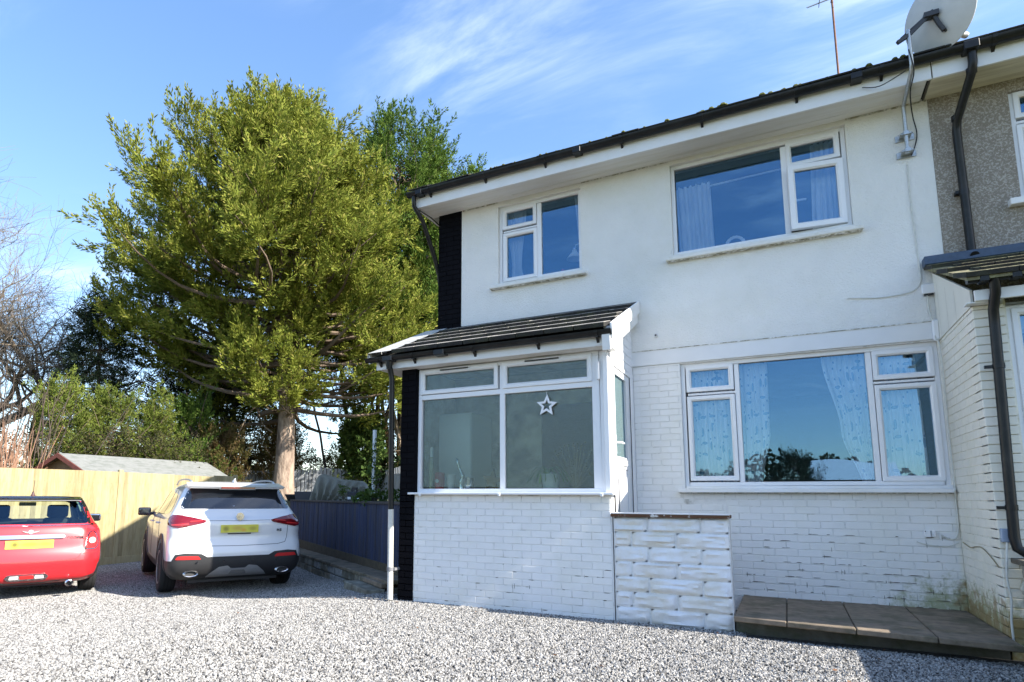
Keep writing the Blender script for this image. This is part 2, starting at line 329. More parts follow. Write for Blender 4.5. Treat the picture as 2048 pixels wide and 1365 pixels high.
def gutter(mb, x0, x1, y, z, r=0.056):
    n = 10; prof = [(y + r * math.cos(a), z - r * math.sin(a)) for a in [math.pi * k / n for k in range(n + 1)]]
    prof = prof + [(y + (r - .006) * math.cos(a), z - (r - .006) * math.sin(a)) for a in [math.pi * (n - k) / n for k in range(n + 1)]]
    mb.prism(prof, 'x', x0, x1)
    for xx in (x0, x1): mb.prism([(y + r * math.cos(a), z - r * math.sin(a)) for a in [math.pi * k / n for k in range(n + 1)]], 'x', xx - .004, xx + .004)
def bracket(parent, x, y, z, r=0.056):
    mb = MB(); n = 8
    prof = [(y + (r + .008) * math.cos(a), z - (r + .008) * math.sin(a)) for a in [math.pi * k / n for k in range(n + 1)]] + [(y + (r + .001) * math.cos(a), z - (r + .001) * math.sin(a)) for a in [math.pi * (n - k) / n for k in range(n + 1)]]
    mb.prism(prof, 'x', x - .018, x + .018); mb.prism([(y + .01, z - r), (y + r + .03, z - r * .3), (y + r + .03, z - r - .055), (y + r + .012, z - r - .055)], 'x', x - .014, x + .014)
    return mb.build('gutter_bracket', BLACKPL, parent)

# ================================================================ the house
house = thing('house', 'white end terrace house with a black corner strip, roughcast above and painted brick below', 'house', (-1.4, 7.5, 0))
HUL = (-3.425, -2.215, 4.185, 5.33); HUR = (-1.062, 0.812, 4.165, 5.345); HLL = (-1.045, 1.434, 1.33, 2.80)
mb = MB(); wall_holes(mb, -4.01, 1.56, 3.0, 5.42, 7.5, 7.75, [HUL, HUR]); mb.build('upper_wall', RENDER, house)
# plaster returns nearer the soffit, lower backing wall
mb = MB(); wall_holes(mb, -4.395, 1.4585, 0.0, 2.81, 7.506, 7.76, [HLL]); mb.build('lower_wall', MORTAR, house)
mb = MB(); mb.box(-4.40, -4.012, 7.502, 7.76, 0.0, 5.42).box(-4.39, -4.30, 7.76, 16.0, 0, 5.42); mb.build('black_corner_wall', BLACKP, house)
mb = MB(); mb.box(-4.39, 4.5, 15.8, 16.0, 0, 5.42).build('back_wall', MORTAR, house)
MB().box(-1.62, 1.452, 7.488, 7.75, 2.812, 2.998).build('concrete_lintel_band', mat('painted_lintel', (0.75, 0.75, 0.745), .8, var=.03, vscale=2, bump=.2, coords='World'), house, bevel=.004)
nb = bricks(house, BM_B, ('y', 7.494), -4.40, -4.012, 3.62, 5.42, start=0.03)
nb += bricks(house, BM_W, ('y', 7.5), -1.60, 1.4515, 0.175 + 15 * .0745, 2.808, holes=[HLL, (-1.07, 1.46, 0.9, 1.325)], start=0.08)
nb += bricks(house, BM_W, ('y', 7.5), -0.62, 1.4515, 0.155, 0.175 + 14 * .0745 - .02, start=0.02)
nb += bricks(house, BM_W, ('y', 7.5), -1.07, 1.44, 0.175 + 14 * .0745 - .02, 1.272, course=0.112, length=0.111)          # soldier course under the sill
nb += bricks(house, BM_W, ('y', 7.5), -1.60, -0.62, 0.175 + 10 * .0745, 0.175 + 15 * .0745, holes=[(-1.07, -.62, 1.19, 1.4)], start=0.06)
# windows of the house -------------------------------------------------
def window(parent, outer, glasses, sashes, mull, yf=7.55, fw=0.045, glass_m=None, sill=None, label=None, vents=()):
    wn = thing('window', None, None, ((outer[0] + outer[1]) / 2, yf, outer[2])); wn.parent = parent
    wn.matrix_basis = local_inv(parent) @ Matrix.Translation(((outer[0] + outer[1]) / 2, yf, outer[2]))
    if label: wn['label'] = label
    mb = MB(); frame_bars(mb, outer[0], outer[1], outer[2], outer[3], fw, yf, yf + .07)
    for i_, q in enumerate(mull): mb.box(q[0], q[1], yf + .001 + .0015 * i_, yf + .07 - .0015 * i_, q[2], q[3])
    mb.build('frame', UPVC, wn, bevel=.004)
    for g in sashes:
        mb = MB(); sash_ring(mb, *g[:4], g[4] if len(g) > 4 else .055, yf - .014, yf + .05); mb.build('sash', UPVC, wn)
    for g in glasses: pane(wn, *g[:4], yf + .03, glass_m or GLASS)
    for v in vents: MB().box(v[0], v[1], yf - .022, yf - .014, v[2], v[2] + .014).build('trickle_vent', mat('vent_grey', (.25, .25, .25), .5), wn)
    return wn
# upper left
g1, g2, g3 = (-3.317, -2.915, 5.04, 5.238), (-3.31, -2.91, 4.266, 4.871), (-2.782, -2.257, 4.214, 5.27)
w = window(house, (-3.424, -2.216, 4.186, 5.329), [g1, g2, g3], [g1, g2], [(-2.855, -2.79, 4.21, 5.275), (-3.36, -2.85, 4.94, 4.965)], label='upper left window with one tall fixed pane and two opening lights')
MB().box(-3.53, -2.14, 7.42, 7.56, 4.10, 4.145).build('sill', SILLM, house, bevel=.006)
# upper right, with the lower casement ajar
g1, g2, g3 = (-1.001, 0.16, 4.212, 5.277), (0.277, 0.697, 5.055, 5.249), (0.29, 0.70, 4.285, 4.905)
w = window(house, (-1.061, 0.811, 4.166, 5.344), [g1, g2], [g2], [(0.165, 0.225, 4.21, 5.275), (0.225, 0.745, 4.955, 4.98)], label='upper right window with a wide fixed pane and a casement standing ajar')
T = Matrix.Translation((0.765, 7.536, 0)) @ Matrix.Rotation(R(7), 4, 'Z') @ Matrix.Translation((-0.765, -7.536, 0))
mb = MB(); mb.T = T; sash_ring(mb, *g3, .07, 7.525, 7.585); cs = mb.build('casement', UPVC, w)
mb = MB(); mb.T = T; mb.box(g3[0], g3[1], 7.56, 7.564, g3[2], g3[3]); mb.build('pane', GLASS, cs)
mb = MB(); mb.T = T; mb.box(0.30, 0.40, 7.60, 7.615, 4.575, 4.595); mb.box(0.27, 0.30, 7.59, 7.615, 4.56, 4.61).build('handle', UPVC, cs)
MB().box(-1.145, 0.895, 7.42, 7.56, 4.075, 4.125).build('sill', SILLM, house, bevel=.008)
# lower, five lights
G = [(-0.932, -0.524, 2.51, 2.706), (-0.931, -0.521, 1.466, 2.347), (-0.403, 0.808, 1.415, 2.741), (0.927, 1.34, 2.5, 2.697), (0.929, 1.34, 1.448, 2.335)]
w = window(house, (-1.044, 1.433, 1.35, 2.799), G, [G[0], G[1], G[3], G[4]], [(-0.462, -0.41, 1.395, 2.75), (0.815, 0.868, 1.395, 2.75), (-0.975, -0.46, 2.415, 2.44), (0.868, 1.387, 2.405, 2.43)], label='wide ground floor window with five lights and blue sky reflected in the middle pane')
MB().box(-0.62, -0.60, 7.60, 7.615, 2.25, 2.33).box(-0.655, -0.60, 7.60, 7.612, 2.225, 2.25).build('handle', UPVC, w)
MB().box(-1.115, 1.436, 7.41, 7.56, 1.275, 1.315).box(-1.03, 1.434, 7.475, 7.56, 1.315, 1.349).build('sill', FASC, house, bevel=.005)
GRIME = mat('damp_grime', (.30, .28, .20), .95, var=.4, vscale=14, col2=(.72, .71, .68), coords='World', c2range=(.42, .58))
MB().box(-1.10, 1.43, 7.43, 7.499, 1.268, 1.2745).build('sill_grime', GRIME, house); MB().box(-3.52, -2.15, 7.44, 7.498, 4.094, 4.0995).build('sill_grime', GRIME, house); MB().box(-1.13, .88, 7.44, 7.498, 4.068, 4.0745).build('sill_grime', GRIME, house)
MB().box(-3.99, -3.43, 7.492, 7.499, 5.385, 5.3985).box(-2.2, -1.07, 7.492, 7.499, 5.388, 5.3985).box(.82, 1.55, 7.490, 7.499, 5.382, 5.3985).build('eaves_grime', GRIME, house)
MB().box(-1.6, 1.45, 7.480, 7.4875, 2.994, 3.0015).build('band_grime', GRIME, house)
chip = MB(); r_ = random.Random(31)
for k in range(120):
    row = r_.choice([0, 1, 2, 3, 4, 5, 6, 7, 8, 9] if k % 3 else [0, 1, 2, 3]); z = .17 + row * .0745; x = r_.uniform(-.5, 1.43); L_ = r_.uniform(.006, .045) * (1.6 if r_.random() < .2 else 1); h_ = r_.uniform(.0012, .0035)
    if r_.random() < .3: L_, h_ = h_, L_ * .6
    chip.add([(x - L_, 7.4975, z - h_), (x, 7.4972, z - h_ * 1.4), (x + L_, 7.4975, z - h_ * .4), (x + L_ * .6, 7.4974, z + h_), (x - L_ * .5, 7.4974, z + h_ * 1.2)], [(0, 1, 2, 3, 4)])
chip.build('paint_chip', mat('chip_dark', (.10, .085, .06), .95, var=.4, vscale=20), house, kind='stuff')
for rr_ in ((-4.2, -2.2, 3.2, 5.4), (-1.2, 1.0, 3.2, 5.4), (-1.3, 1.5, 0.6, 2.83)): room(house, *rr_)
# soffit, fascia, roof
T1 = 5.40
mb = MB()
for k in range(3): mb.box(-4.56, 1.50, 7.135 + k * .128, 7.135 + k * .128 + .125, T1 + (.0 if k != 1 else .002), T1 + .012)
for q in (-3.2,): mb.box(q, q + .03, 7.13, 7.51, T1 - .003, T1 + .012)
mb.build('soffit', SOFF, house)
MB().box(-4.57, 1.535, 7.10, 7.125, T1 - .012, T1 + .17).build('fascia', FASC, house, bevel=.003)
mb = MB().box(-4.57, -4.54, 7.125, 11.6, T1 - .012, T1 + .17); mb.build('verge_soffit', FASC, house)
gt = MB(); gutter(gt, -4.66, 1.80, 7.04, 5.60, .062); gt = gt.build('gutter', BLACKPL, house, smooth=True)
for x in (-4.3, -3.42, -2.55, -1.55, -.62, .35, 1.12): bracket(gt, x, 7.04, 5.60, .062)
for x in (-4.45, -2.1, .9):
    MB().box(x - .05, x + .05, 6.972, 7.108, 5.53, 5.604).build('gutter_union', BLACKPL, gt, bevel=.006)
# downpipe at the corner swinging back to the side wall
mb = MB(); mb.tube([(-4.56, 7.04, 5.54), (-4.56, 7.05, 5.40), (-4.50, 7.20, 5.22), (-4.455, 7.48, 4.75), (-4.45, 7.62, 4.5), (-4.45, 7.66, 4.3), (-4.45, 7.66, 0.1)], .034, 12); mb.build('downpipe', BLACKPL, house, smooth=True)
mb = MB(); mb.tube([(-4.52, 7.12, 5.36), (-4.42, 7.3, 5.30), (-4.36, 7.49, 5.22)], .008, 6); mb.build('cable_bracket', BLACKPL, house)
roof = MB().quad((-4.62, 7.03, 5.60), (1.56, 7.03, 5.60), (1.56, 11.6, 8.05), (-4.62, 11.6, 8.05)).quad((-4.62, 16.2, 5.60), (1.56, 16.2, 5.60), (1.56, 11.6, 8.05), (-4.62, 11.6, 8.05)).quad((-4.62, 7.03, 5.60), (-4.62, 11.6, 8.05), (-4.62, 16.2, 5.60), (-4.62, 11.6, 5.6)).build('roof', TILEDK, house)
tm = MB(); tm.box(-.163, .163, -.02, .42, -.008, .008); tmesh = None
def tile_obj(parent, x, y, z, pitch, mesh, sc=1.0, dz=0.0):
    o = bpy.data.objects.new('roof_tile', mesh); o.matrix_basis = local_inv(parent) @ Matrix.Translation((x, y, z + dz)) @ Matrix.Rotation(pitch, 4, 'X') @ Matrix.Diagonal((sc, 1, 1, 1)); link(o, parent); return o
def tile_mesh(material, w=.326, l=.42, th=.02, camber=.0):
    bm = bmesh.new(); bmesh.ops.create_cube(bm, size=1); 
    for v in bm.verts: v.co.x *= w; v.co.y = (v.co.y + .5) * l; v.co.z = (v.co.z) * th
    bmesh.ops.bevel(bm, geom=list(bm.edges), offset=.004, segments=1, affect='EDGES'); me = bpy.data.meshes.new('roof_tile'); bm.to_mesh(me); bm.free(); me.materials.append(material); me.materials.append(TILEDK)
    for p in me.polygons: p.material_index = 0 if p.normal.z > .6 else 1  # sunlit tops and shaded edges painted in: lighter top face, near-black sides
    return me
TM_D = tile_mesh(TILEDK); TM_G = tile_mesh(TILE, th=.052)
for k in range(19):
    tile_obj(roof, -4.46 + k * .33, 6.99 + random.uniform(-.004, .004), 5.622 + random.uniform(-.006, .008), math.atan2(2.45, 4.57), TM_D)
moss = MB()
for k in range(70):
    x = random.uniform(-4.5, 1.6); r = random.uniform(.008, .03) * (1.5 if x > -1 else 1)
    moss.lathe([(r * .2, 0), (r, r * .3), (r * .7, r * .9), (r * .1, r * 1.1)], (x, 7.0 + random.uniform(0, .05), 5.63), 6)
moss.build('moss', mat('moss_green', (.10, .11, .02), 1, var=.4, vscale=20), roof, kind='stuff')
tag(roof.children[-1], kind='stuff')
# small outlet and cable ends on the wall
MB().lathe([(.022, 0), (.022, .03), (.012, .03), (.012, .01)], (-1.305, 7.5, 3.177), 14, (0, -1, 0)).build('pipe_outlet', mat('outlet_white', (.6, .6, .6), .5), house)
MB().lathe([(.012, 0), (.012, .0315)], (-1.305, 7.5, 3.177), 12, (0, -1, 0)).build('outlet_hole', BLKCAB, house)

# ================================================================ front porch
porch = thing('front_porch', 'lean-to front porch with wide obscured window, white brick base, black end pier and tiled roof', 'porch', (-2.9, 6.9, 0))
PF = 6.285
mb = MB(); wall_holes(mb, -4.20, -1.60, -0.25, 1.245, PF + .006, PF + .22, []); mb.build('base_wall', MORTAR, porch)
mb = MB().box(-4.20, -3.985, PF + .006, PF + .2, -0.25, 2.86).box(-4.20, -4.10, PF + .2, 7.5, -0.25, 2.9); mb.build('black_pier', BLACKP, porch)
bricks(porch, BM_W, ('y', PF), -3.975, -1.612, -0.04, 1.235, start=.05)
bricks(porch, BM_B, ('y', PF - .003), -4.20, -3.985, -0.04, 2.80, start=.1)
PW = (-3.975, -1.66, 1.262, 2.775)
GP = [(-3.89, -2.951, 2.511, 2.703), (-3.90, -2.883, 1.33, 2.383), (-2.784, -1.84, 2.506, 2.70), (-2.805, -1.777, 1.318, 2.379)]
yf = 6.33
w = window(porch, PW, GP, [GP[0], GP[2]], [(-2.875, -2.812, 1.307, 2.73), (-3.93, -1.705, 2.39, 2.45), (-1.79, -1.70, 1.30, 2.735)], yf=6.33, glass_m=FROST, label='porch window of obscured glass with two top lights')
for (a, b) in ((-3.66, -3.28), (-2.55, -2.15)): MB().box(a, b, yf - .030, yf - .012, 2.733, 2.747).build('trickle_vent', mat('vent_black', (.03, .03, .03), .5), w)  # near-black vent strips
for (a, b) in ((-3.58, -3.26), (-2.46, -2.13)): MB().box(a, b, yf - .034, yf - .012, 2.7475, 2.757).build('vent_hood', UPVC, w)
MB().box(-1.725, -1.695, 6.29, 6.335, 2.46, 2.66).build('sash_corner', UPVC, w, bevel=.003)
MB().box(-1.658, -1.604, PF + .006, 6.40, 1.262, 2.78).build('corner_post', UPVC, porch, bevel=.004)
sl = MB().box(-4.035, -1.56, 6.205, 6.40, 1.238, 1.262).build('sill', UPVC, porch, bevel=.004)
for x in (-3.86, -2.83, -1.68): MB().cbox((x, 6.203, 1.237), (.03, .012, .03)).build('sill_cap', UPVC, sl, bevel=.002)
chip = MB()
for k in range(46):
    row = r_.randint(0, 6); z = -.04 + row * .0745 + .0745; x = r_.uniform(-3.95, -1.65); L_ = r_.uniform(.006, .04); h_ = r_.uniform(.001, .003)
    if r_.random() < .35: L_, h_ = h_, L_ * .6
    chip.add([(x - L_, PF - .0030, z - h_), (x, PF - .0032, z - h_ * 1.4), (x + L_, PF - .0030, z - h_ * .4), (x + L_ * .6, PF - .0031, z + h_), (x - L_ * .5, PF - .0031, z + h_ * 1.2)], [(0, 1, 2, 3, 4)])
chip.build('paint_chip', mat('chip_dark', (.10, .085, .06), .95), porch, kind='stuff')
# side wall of the porch: white cladding, door
XD = -1.60
mb = MB()
mb.box(XD - .10, XD, 6.40, 6.465, -.2, 2.78); mb.box(XD - .10, XD, 7.36, 7.5, -.2, 2.70)
mb.build('side_wall', UPVC, porch)
for k in range(8):
    zb = 2.70 + k * .1
    if zb > 3.45: break
    ys = max(6.30, 6.3 + (zb - 2.86) / .462) if zb > 2.8 else 6.40
    MB().box(XD - .08, XD - .004, ys, 7.497, zb + .003, zb + .1).build('cladding_board', UPVC, porch, bevel=.004)
dr = thing('door', None, None, (0, 0, 0)); dr.parent = porch; dr.matrix_basis = local_inv(porch) @ Matrix.Translation((XD, 6.9, 0)); dr['label'] = 'white porch door with a tall frosted pane'
def xbox(x0, x1, y0, y1, z0, z1, name, m_, par, bevel=.003): return MB().box(x0, x1, y0, y1, z0, z1).build(name, m_, par, bevel=bevel)
mb = MB(); mb.box(XD - .07, XD + .004, 6.467, 6.51, .15, 2.69); mb.box(XD - .07, XD + .004, 7.30, 7.352, .15, 2.69); mb.box(XD - .07, XD + .004, 6.51, 7.30, 2.645, 2.69); mb.build('door_frame', UPVC, dr, bevel=.004)
mb = MB(); mb.box(XD - .06, XD - .010, 6.514, 6.60, .17, 2.64).box(XD - .06, XD - .010, 7.12, 7.294, .17, 2.64).box(XD - .06, XD - .010, 6.60, 7.12, 2.57, 2.64).box(XD - .06, XD - .010, 6.60, 7.12, 1.53, 1.66).box(XD - .06, XD - .010, 6.60, 7.12, .17, .32).box(XD - .055, XD - .022, 6.60, 7.12, .32, 1.53)
mb.build('door_leaf', UPVC, dr, bevel=.003)
xbox(XD - .04, XD - .034, 6.60, 7.12, 1.66, 2.57, 'pane', FROSTD, dr, 0)
xbox(XD - .010, XD - .006, 6.68, 7.04, .42, 1.44, 'raised_panel', UPVC, dr)
xbox(XD - .012, XD + .006, 6.80, 7.05, 1.565, 1.63, 'letter_box', UPVC, dr, .004)
mb = MB(); mb.tube([(XD - .01, 6.555, 1.80), (XD + .05, 6.555, 1.80), (XD + .055, 6.58, 1.803), (XD + .05, 6.70, 1.80)], .011, 8); mb.box(XD - .012, XD + .002, 6.54, 6.57, 1.68, 1.88); mb.build('handle', UPVC, dr, smooth=True)
MB().box(XD - .005, XD + .003, 7.296, 7.3, .2, 2.64).build('door_seal', BLKCAB, dr)
# porch interior
mb = MB(); mb.quad((-4.09, 6.5, 0.1), (-4.09, 7.497, 0.1), (-4.09, 7.497, 2.85), (-4.09, 6.5, 2.85)); mb.quad((-4.09, 7.497, 0.1), (-1.7, 7.497, 0.1), (-1.7, 7.497, 2.85), (-4.09, 7.497, 2.85)); mb.quad((-4.09, 6.4, 0.12), (-1.7, 6.4, 0.12), (-1.7, 7.497, 0.12), (-4.09, 7.497, 0.12)); mb.quad((-4.09, 6.3, 2.86), (-1.61, 6.3, 2.86), (-1.61, 7.497, 2.86), (-4.09, 7.497, 2.86))
mb.build('porch_interior', mat('brick_dark_interior', (.72, .62, .50), .9, var=.2, vscale=2, col2=(.36, .28, .23)), porch)
MB().box(-3.98, -1.66, 6.40, 6.62, 1.262, 1.29).build('inner_sill', UPVC, porch)
# roof of the porch
PITCH = math.atan2(.66, 1.45); ZE, YE = 2.955, 6.04
mb = MB(); mb.T = None
mb.add([(-4.53, 6.07, 2.925), (-1.515, 6.07, 2.925), (-1.515, 7.5, 3.575), (-4.53, 7.5, 3.575), (-4.53, 6.07, 2.90), (-1.515, 6.07, 2.90), (-1.515, 7.5, 3.55), (-4.53, 7.5, 3.55)], [(0, 1, 2, 3), (4, 5, 6, 7), (0, 1, 5, 4), (1, 2, 6, 5), (2, 3, 7, 6), (3, 0, 4, 7)])
pr = mb.build('roof', TILEDK, porch)
rows = 5
for r_ in range(rows):
    y = YE + r_ * .315 * math.cos(PITCH); z = ZE + .022 + r_ * .315 * math.sin(PITCH); x = -4.20 + (0 if r_ % 2 == 0 else .163)
    first = True
    while x < -1.52:
        xe = min(x + .326, -1.515)
        if xe - x > .05:
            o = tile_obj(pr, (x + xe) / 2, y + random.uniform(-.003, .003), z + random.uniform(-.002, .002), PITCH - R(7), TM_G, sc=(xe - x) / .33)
            if r_ == rows - 1: o.scale = (o.scale[0], .55, 1)
        x += .33
    if r_ % 2 == 1:
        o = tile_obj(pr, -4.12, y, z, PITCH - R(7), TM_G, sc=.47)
mb = MB(); c, s_ = math.cos(PITCH), math.sin(PITCH)
for r_ in range(5):
    y = YE + .0 + r_ * .315 * c; z = ZE + .03 + r_ * .315 * s_; L_ = .31 if r_ < 4 else .29
    mb.add([(-4.56, y, z), (-4.21 + r_ * .0, y, z + .004), (-4.21, y + L_ * c, z + L_ * s_ + .002), (-4.56, y + L_ * c, z + L_ * s_), (-4.56, y, z - .07), (-4.56, y + L_ * c, z + L_ * s_ - .07)], [(0, 1, 2, 3), (0, 3, 5, 4)])
mb.build('verge_strip', mat('pale_verge', (.42, .42, .40), .7, var=.12, vscale=4), pr)
MB().add([(-4.40, 7.485, 3.50), (-1.50, 7.485, 3.50), (-1.50, 7.38, 3.535), (-4.40, 7.38, 3.535), (-4.40, 7.485, 3.635), (-1.50, 7.485, 3.635), (-4.4, 7.34, 3.52), (-1.5, 7.34, 3.52)], [(0, 1, 2, 3), (4, 5, 2, 3), (3, 2, 7, 6), (0, 1, 5, 4)]).build('lead_flashing', LEAD, pr)
MB().box(-4.50, -1.52, 6.155, 6.18, 2.785, 2.905).build('fascia', FASC, porch, bevel=.003)
MB().box(-4.20, -1.60, 6.18, 6.34, 2.783, 2.795).build('soffit', SOFF, porch)
MB().box(-4.50, -4.21, 6.18, 7.5, 2.80, 2.85).build('side_soffit', FASC, porch)
def barge(x0, x1, dz0, dz1, name):
    y0 = 6.065; return MB().prism([(y0, 2.955 + dz1), (7.49, 2.955 + dz1 + (7.49 - y0) * .455), (7.49, 2.955 + dz0 + (7.49 - y0) * .455), (y0 + .02, 2.955 + dz0)], 'x', x0, x1).build(name, FASC, porch, bevel=.003)
barge(-1.512, -1.487, -.115, .04, 'barge_board'); barge(-1.60, -1.514, -.24, -.07, 'barge_board')
barge(-4.57, -4.55, -.10, .02, 'barge_board')
MB().prism([(6.16, 2.76), (6.16, 2.99), (6.32, 2.99), (6.40, 2.76)], 'x', -1.602, -1.52).build('box_end', FASC, porch, bevel=.004)
gt = MB(); gutter(gt, -4.60, -1.50, 6.09, 2.925, .054); gt = gt.build('gutter', BLACKPL, porch, smooth=True)
for x in (-4.42, -3.92, -3.10, -2.32, -1.66): bracket(gt, x, 6.09, 2.925, .054)
for x in (-4.262, -3.53): MB().box(x - .07, x + .07, 6.03, 6.15, 2.862, 2.928).build('gutter_union', BLACKPL, gt, bevel=.006)
mb = MB(); mb.lathe([(.05, 0), (.048, -.05), (.036, -.1), (.034, -.12)], (-4.262, 6.09, 2.89), 14); mb.tube([(-4.262, 6.09, 2.84), (-4.258, 6.12, 2.74), (-4.25, 6.14, 2.66), (-4.235, 6.16, 1.06)], .034, 14); dp = mb.build('downpipe', BLACKPL, porch, smooth=True)
mb = MB(); mb.tube([(-4.235, 6.16, 1.06), (-4.225, 6.165, .08), (-4.215, 6.15, .01)], .035, 14); mb.build('lower_downpipe', mat('cream_plastic', (.60, .585, .53), .5, var=.08, vscale=9), dp, smooth=True)
mb = MB(); mb.lathe([(.042, 0), (.042, .045)], (-4.228, 6.163, .34), 14).box(-4.20, -4.17, 6.17, 6.29, .345, .375); mb.build('pipe_clip', mat('grey_clip', (.2, .2, .21), .5), dp, smooth=True)

# ================================================================ stone clad screen wall beside the porch
scr = thing('screen_wall', 'short white rough faced block wall with chipped brown coping joining the porch front', 'wall', (-1.05, 6.3, 0))
MB().box(-1.585, -.50, 6.280, 6.44, -.25, 1.02).build('core', mat('grey_joint', (.66, .66, .65), .9, var=.15, vscale=9, coords='World'), scr)
def rough_block(x0, x1, z0, z1, yf, seed):
    rr = random.Random(seed); nx, nz = max(6, int((x1 - x0) / .03)), 7; vs = []; fs = []
    for j in range(nz + 1):
        for i in range(nx + 1):
            u, v = i / nx, j / nz; e = min(u * nx, (1 - u) * nx, v * nz, (1 - v) * nz); x = x0 + (x1 - x0) * u; z = z0 + (z1 - z0) * v
            p = Vector((x * 3.5, seed * 1.7, z * 22)); d = abs(mnoise.noise(p)) * 1.4 + .5 * abs(mnoise.noise(p * 2.3)); inner = 1 if e > .9 else 0; d *= 1.5
            vs.append((x, yf + (.008 if not inner else -.004 - .020 * d), z))
    for j in range(nz):
        for i in range(nx): a = j * (nx + 1) + i; fs.append((a, a + 1, a + nx + 2, a + nx + 1))
    b0 = len(vs); vs += [(x0, yf + .03, z0), (x1, yf + .03, z0), (x1, yf + .03, z1), (x0, yf + .03, z1)]
    c0, c1, c2, c3 = 0, nx, (nz + 1) * (nx + 1) - 1, nz * (nx + 1)
    fs += [(c0, b0, b0 + 1, c1), (c1, b0 + 1, b0 + 2, c2), (c2, b0 + 2, b0 + 3, c3), (c3, b0 + 3, b0, c0)]
    return vs, fs
STONEW = mat('white_painted_stone', (0.76, 0.765, 0.775), 0.8, var=.03, vscale=3, col2=(.70, .68, .62), bump=.4, bscale=50, bdist=.004, coords='World')
zr = 1.02; k = 0
for r_ in range(8):
    z1_ = 1.018 - r_ * .146; z0_ = z1_ - .140; cuts = [-1.583, -1.255, -.90, -.502] if r_ % 2 == 0 else [-1.583, -1.42, -1.075, -.72, -.502] if r_ % 4 == 1 else [-1.583, -1.42, -1.06, -.502]
    if r_ % 2 == 0: cuts = [-1.583, -1.25, -.85, -.66 + .01 * r_, -.502] if False else [-1.583, -1.25, -.755, -.502]
    else: cuts = [-1.583, -1.41, -.985, -.502]
    if z0_ < -.2: break
    for a, b in zip(cuts, cuts[1:]):
        k += 1; vs, fs = rough_block(a + .009, b - .009, z0_, z1_, 6.272, k); MB().add(vs, fs).build('block', STONEW, scr, smooth=True)
cop = MB().box(-1.60, -.49, 6.225, 6.47, 1.021, 1.052).build('coping', mat('chipped_brown_coping', (.10, .045, .02), .8, col2=(.62, .60, .56), vscale=14, var=.15, coords='World', c2range=(.60, .64)), scr, bevel=.004)
MB().box(-1.598, -.492, 6.226, 6.468, 1.0525, 1.060).build('paint_skin', mat('paint_skin', (.78, .78, .77), .7, bump=.5, bscale=30), scr)

# ================================================================ path of slabs in front of the house
path = MB().box(-.49, 1.447, 6.30, 7.51, -.2, .115).build('path', mat('path_riser', (.13, .12, .10), .95, var=.25, vscale=3, col2=(.08, .085, .05), bump=.5, bscale=40, coords='World'), None); tag(path, kind='structure')
SLAB = mat('concrete_slab', (.20, .155, .11), .9, var=.3, vscale=4.2, col2=(.11, .095, .06), bump=.4, bscale=70, bdist=.004, coords='World', rnd=.1)
for a, b in ((-.49, -.075), (-.068, .425), (.432, .95), (.957, 1.44)):
    MB().add([(a, 6.02 + (a + .49) * -.11 + .1, .12), (b, 6.02 + (b + .49) * -.11 + .1, .12), (b, 7.50, .12), (a, 7.50, .12), (a, 6.02 + (a + .49) * -.11 + .1, .168), (b, 6.02 + (b + .49) * -.11 + .1, .168), (b, 7.50, .168), (a, 7.50, .168)],
             [(0, 3, 2, 1), (4, 5, 6, 7), (0, 1, 5, 4), (1, 2, 6, 5), (2, 3, 7, 6), (3, 0, 4, 7)]).build('slab', SLAB, path, bevel=.007)

# ================================================================ neighbour's house
nb_ = thing('neighbour_house', 'adjoining house with brown pebbledash upper wall, cut off by the right edge', 'house', (3.5, 7.5, 0))
PEB = mat('pebbledash', (.30, .26, .21), .9, var=.25, vscale=60, col2=(.52, .48, .42), bump=1.0, bscale=110, bdist=.02, coords='World', c2range=(.48, .60), detail=3)
NW = (2.205, 3.9, 4.12, 5.27)
mb = MB(); wall_holes(mb, 1.562, 7.2, 3.0, 5.42, 7.494, 7.75, [NW]); mb.build('upper_wall', PEB, nb_)
MB().box(1.46, 7.2, 7.52, 7.76, 0, 3.0).build('lower_wall', MORTAR, nb_)
MB().box(7.0, 7.2, 7.76, 16, 0, 5.4).build('side_wall', MORTAR, nb_)
g1, g2, g3 = (2.30, 2.72, 5.04, 5.21), (2.30, 2.72, 4.24, 4.86), (2.86, 3.80, 4.2, 5.21)
w = window(nb_, (2.206, 3.899, 4.121, 5.269), [g1, g2, g3], [g1, g2], [(2.79, 2.85, 4.17, 5.2), (2.25, 2.8, 4.93, 4.96)], yf=7.53)
MB().box(2.10, 4.0, 7.41, 7.55, 4.06, 4.125).build('sill', FASC, nb_, bevel=.005)
room(nb_, 1.7, 5.0, 3.2, 5.4)
YSOF = mat('yellowed_soffit', (.66, .62, .47), .6, var=.06, vscale=2, col2=(.52, .47, .33), coords='World', stretch=(.5, 6, 2))
mb = MB(); mb.box(1.535, 7.3, 7.13, 7.51, 5.395, 5.412); mb.build('soffit', YSOF, nb_)
mb = MB(); mb.box(1.518, 1.526, 7.128, 7.51, 5.391, 5.41); mb.build('soffit_joint', mat('soffit_crack', (.12, .11, .08), .9), nb_)
MB().box(1.545, 7.3, 7.096, 7.121, 5.385, 5.57).build('fascia', FASC, nb_, bevel=.003)
gt = MB(); gutter(gt, 1.806, 7.4, 7.038, 5.604, .066); gt = gt.build('gutter', BLACKPL, nb_, smooth=True)
for x in (2.02, 3.1): bracket(gt, x, 7.038, 5.604, .066)
MB().box(1.78, 1.9, 6.965, 7.11, 5.525, 5.61).build('gutter_union', BLACKPL, gt, bevel=.006)
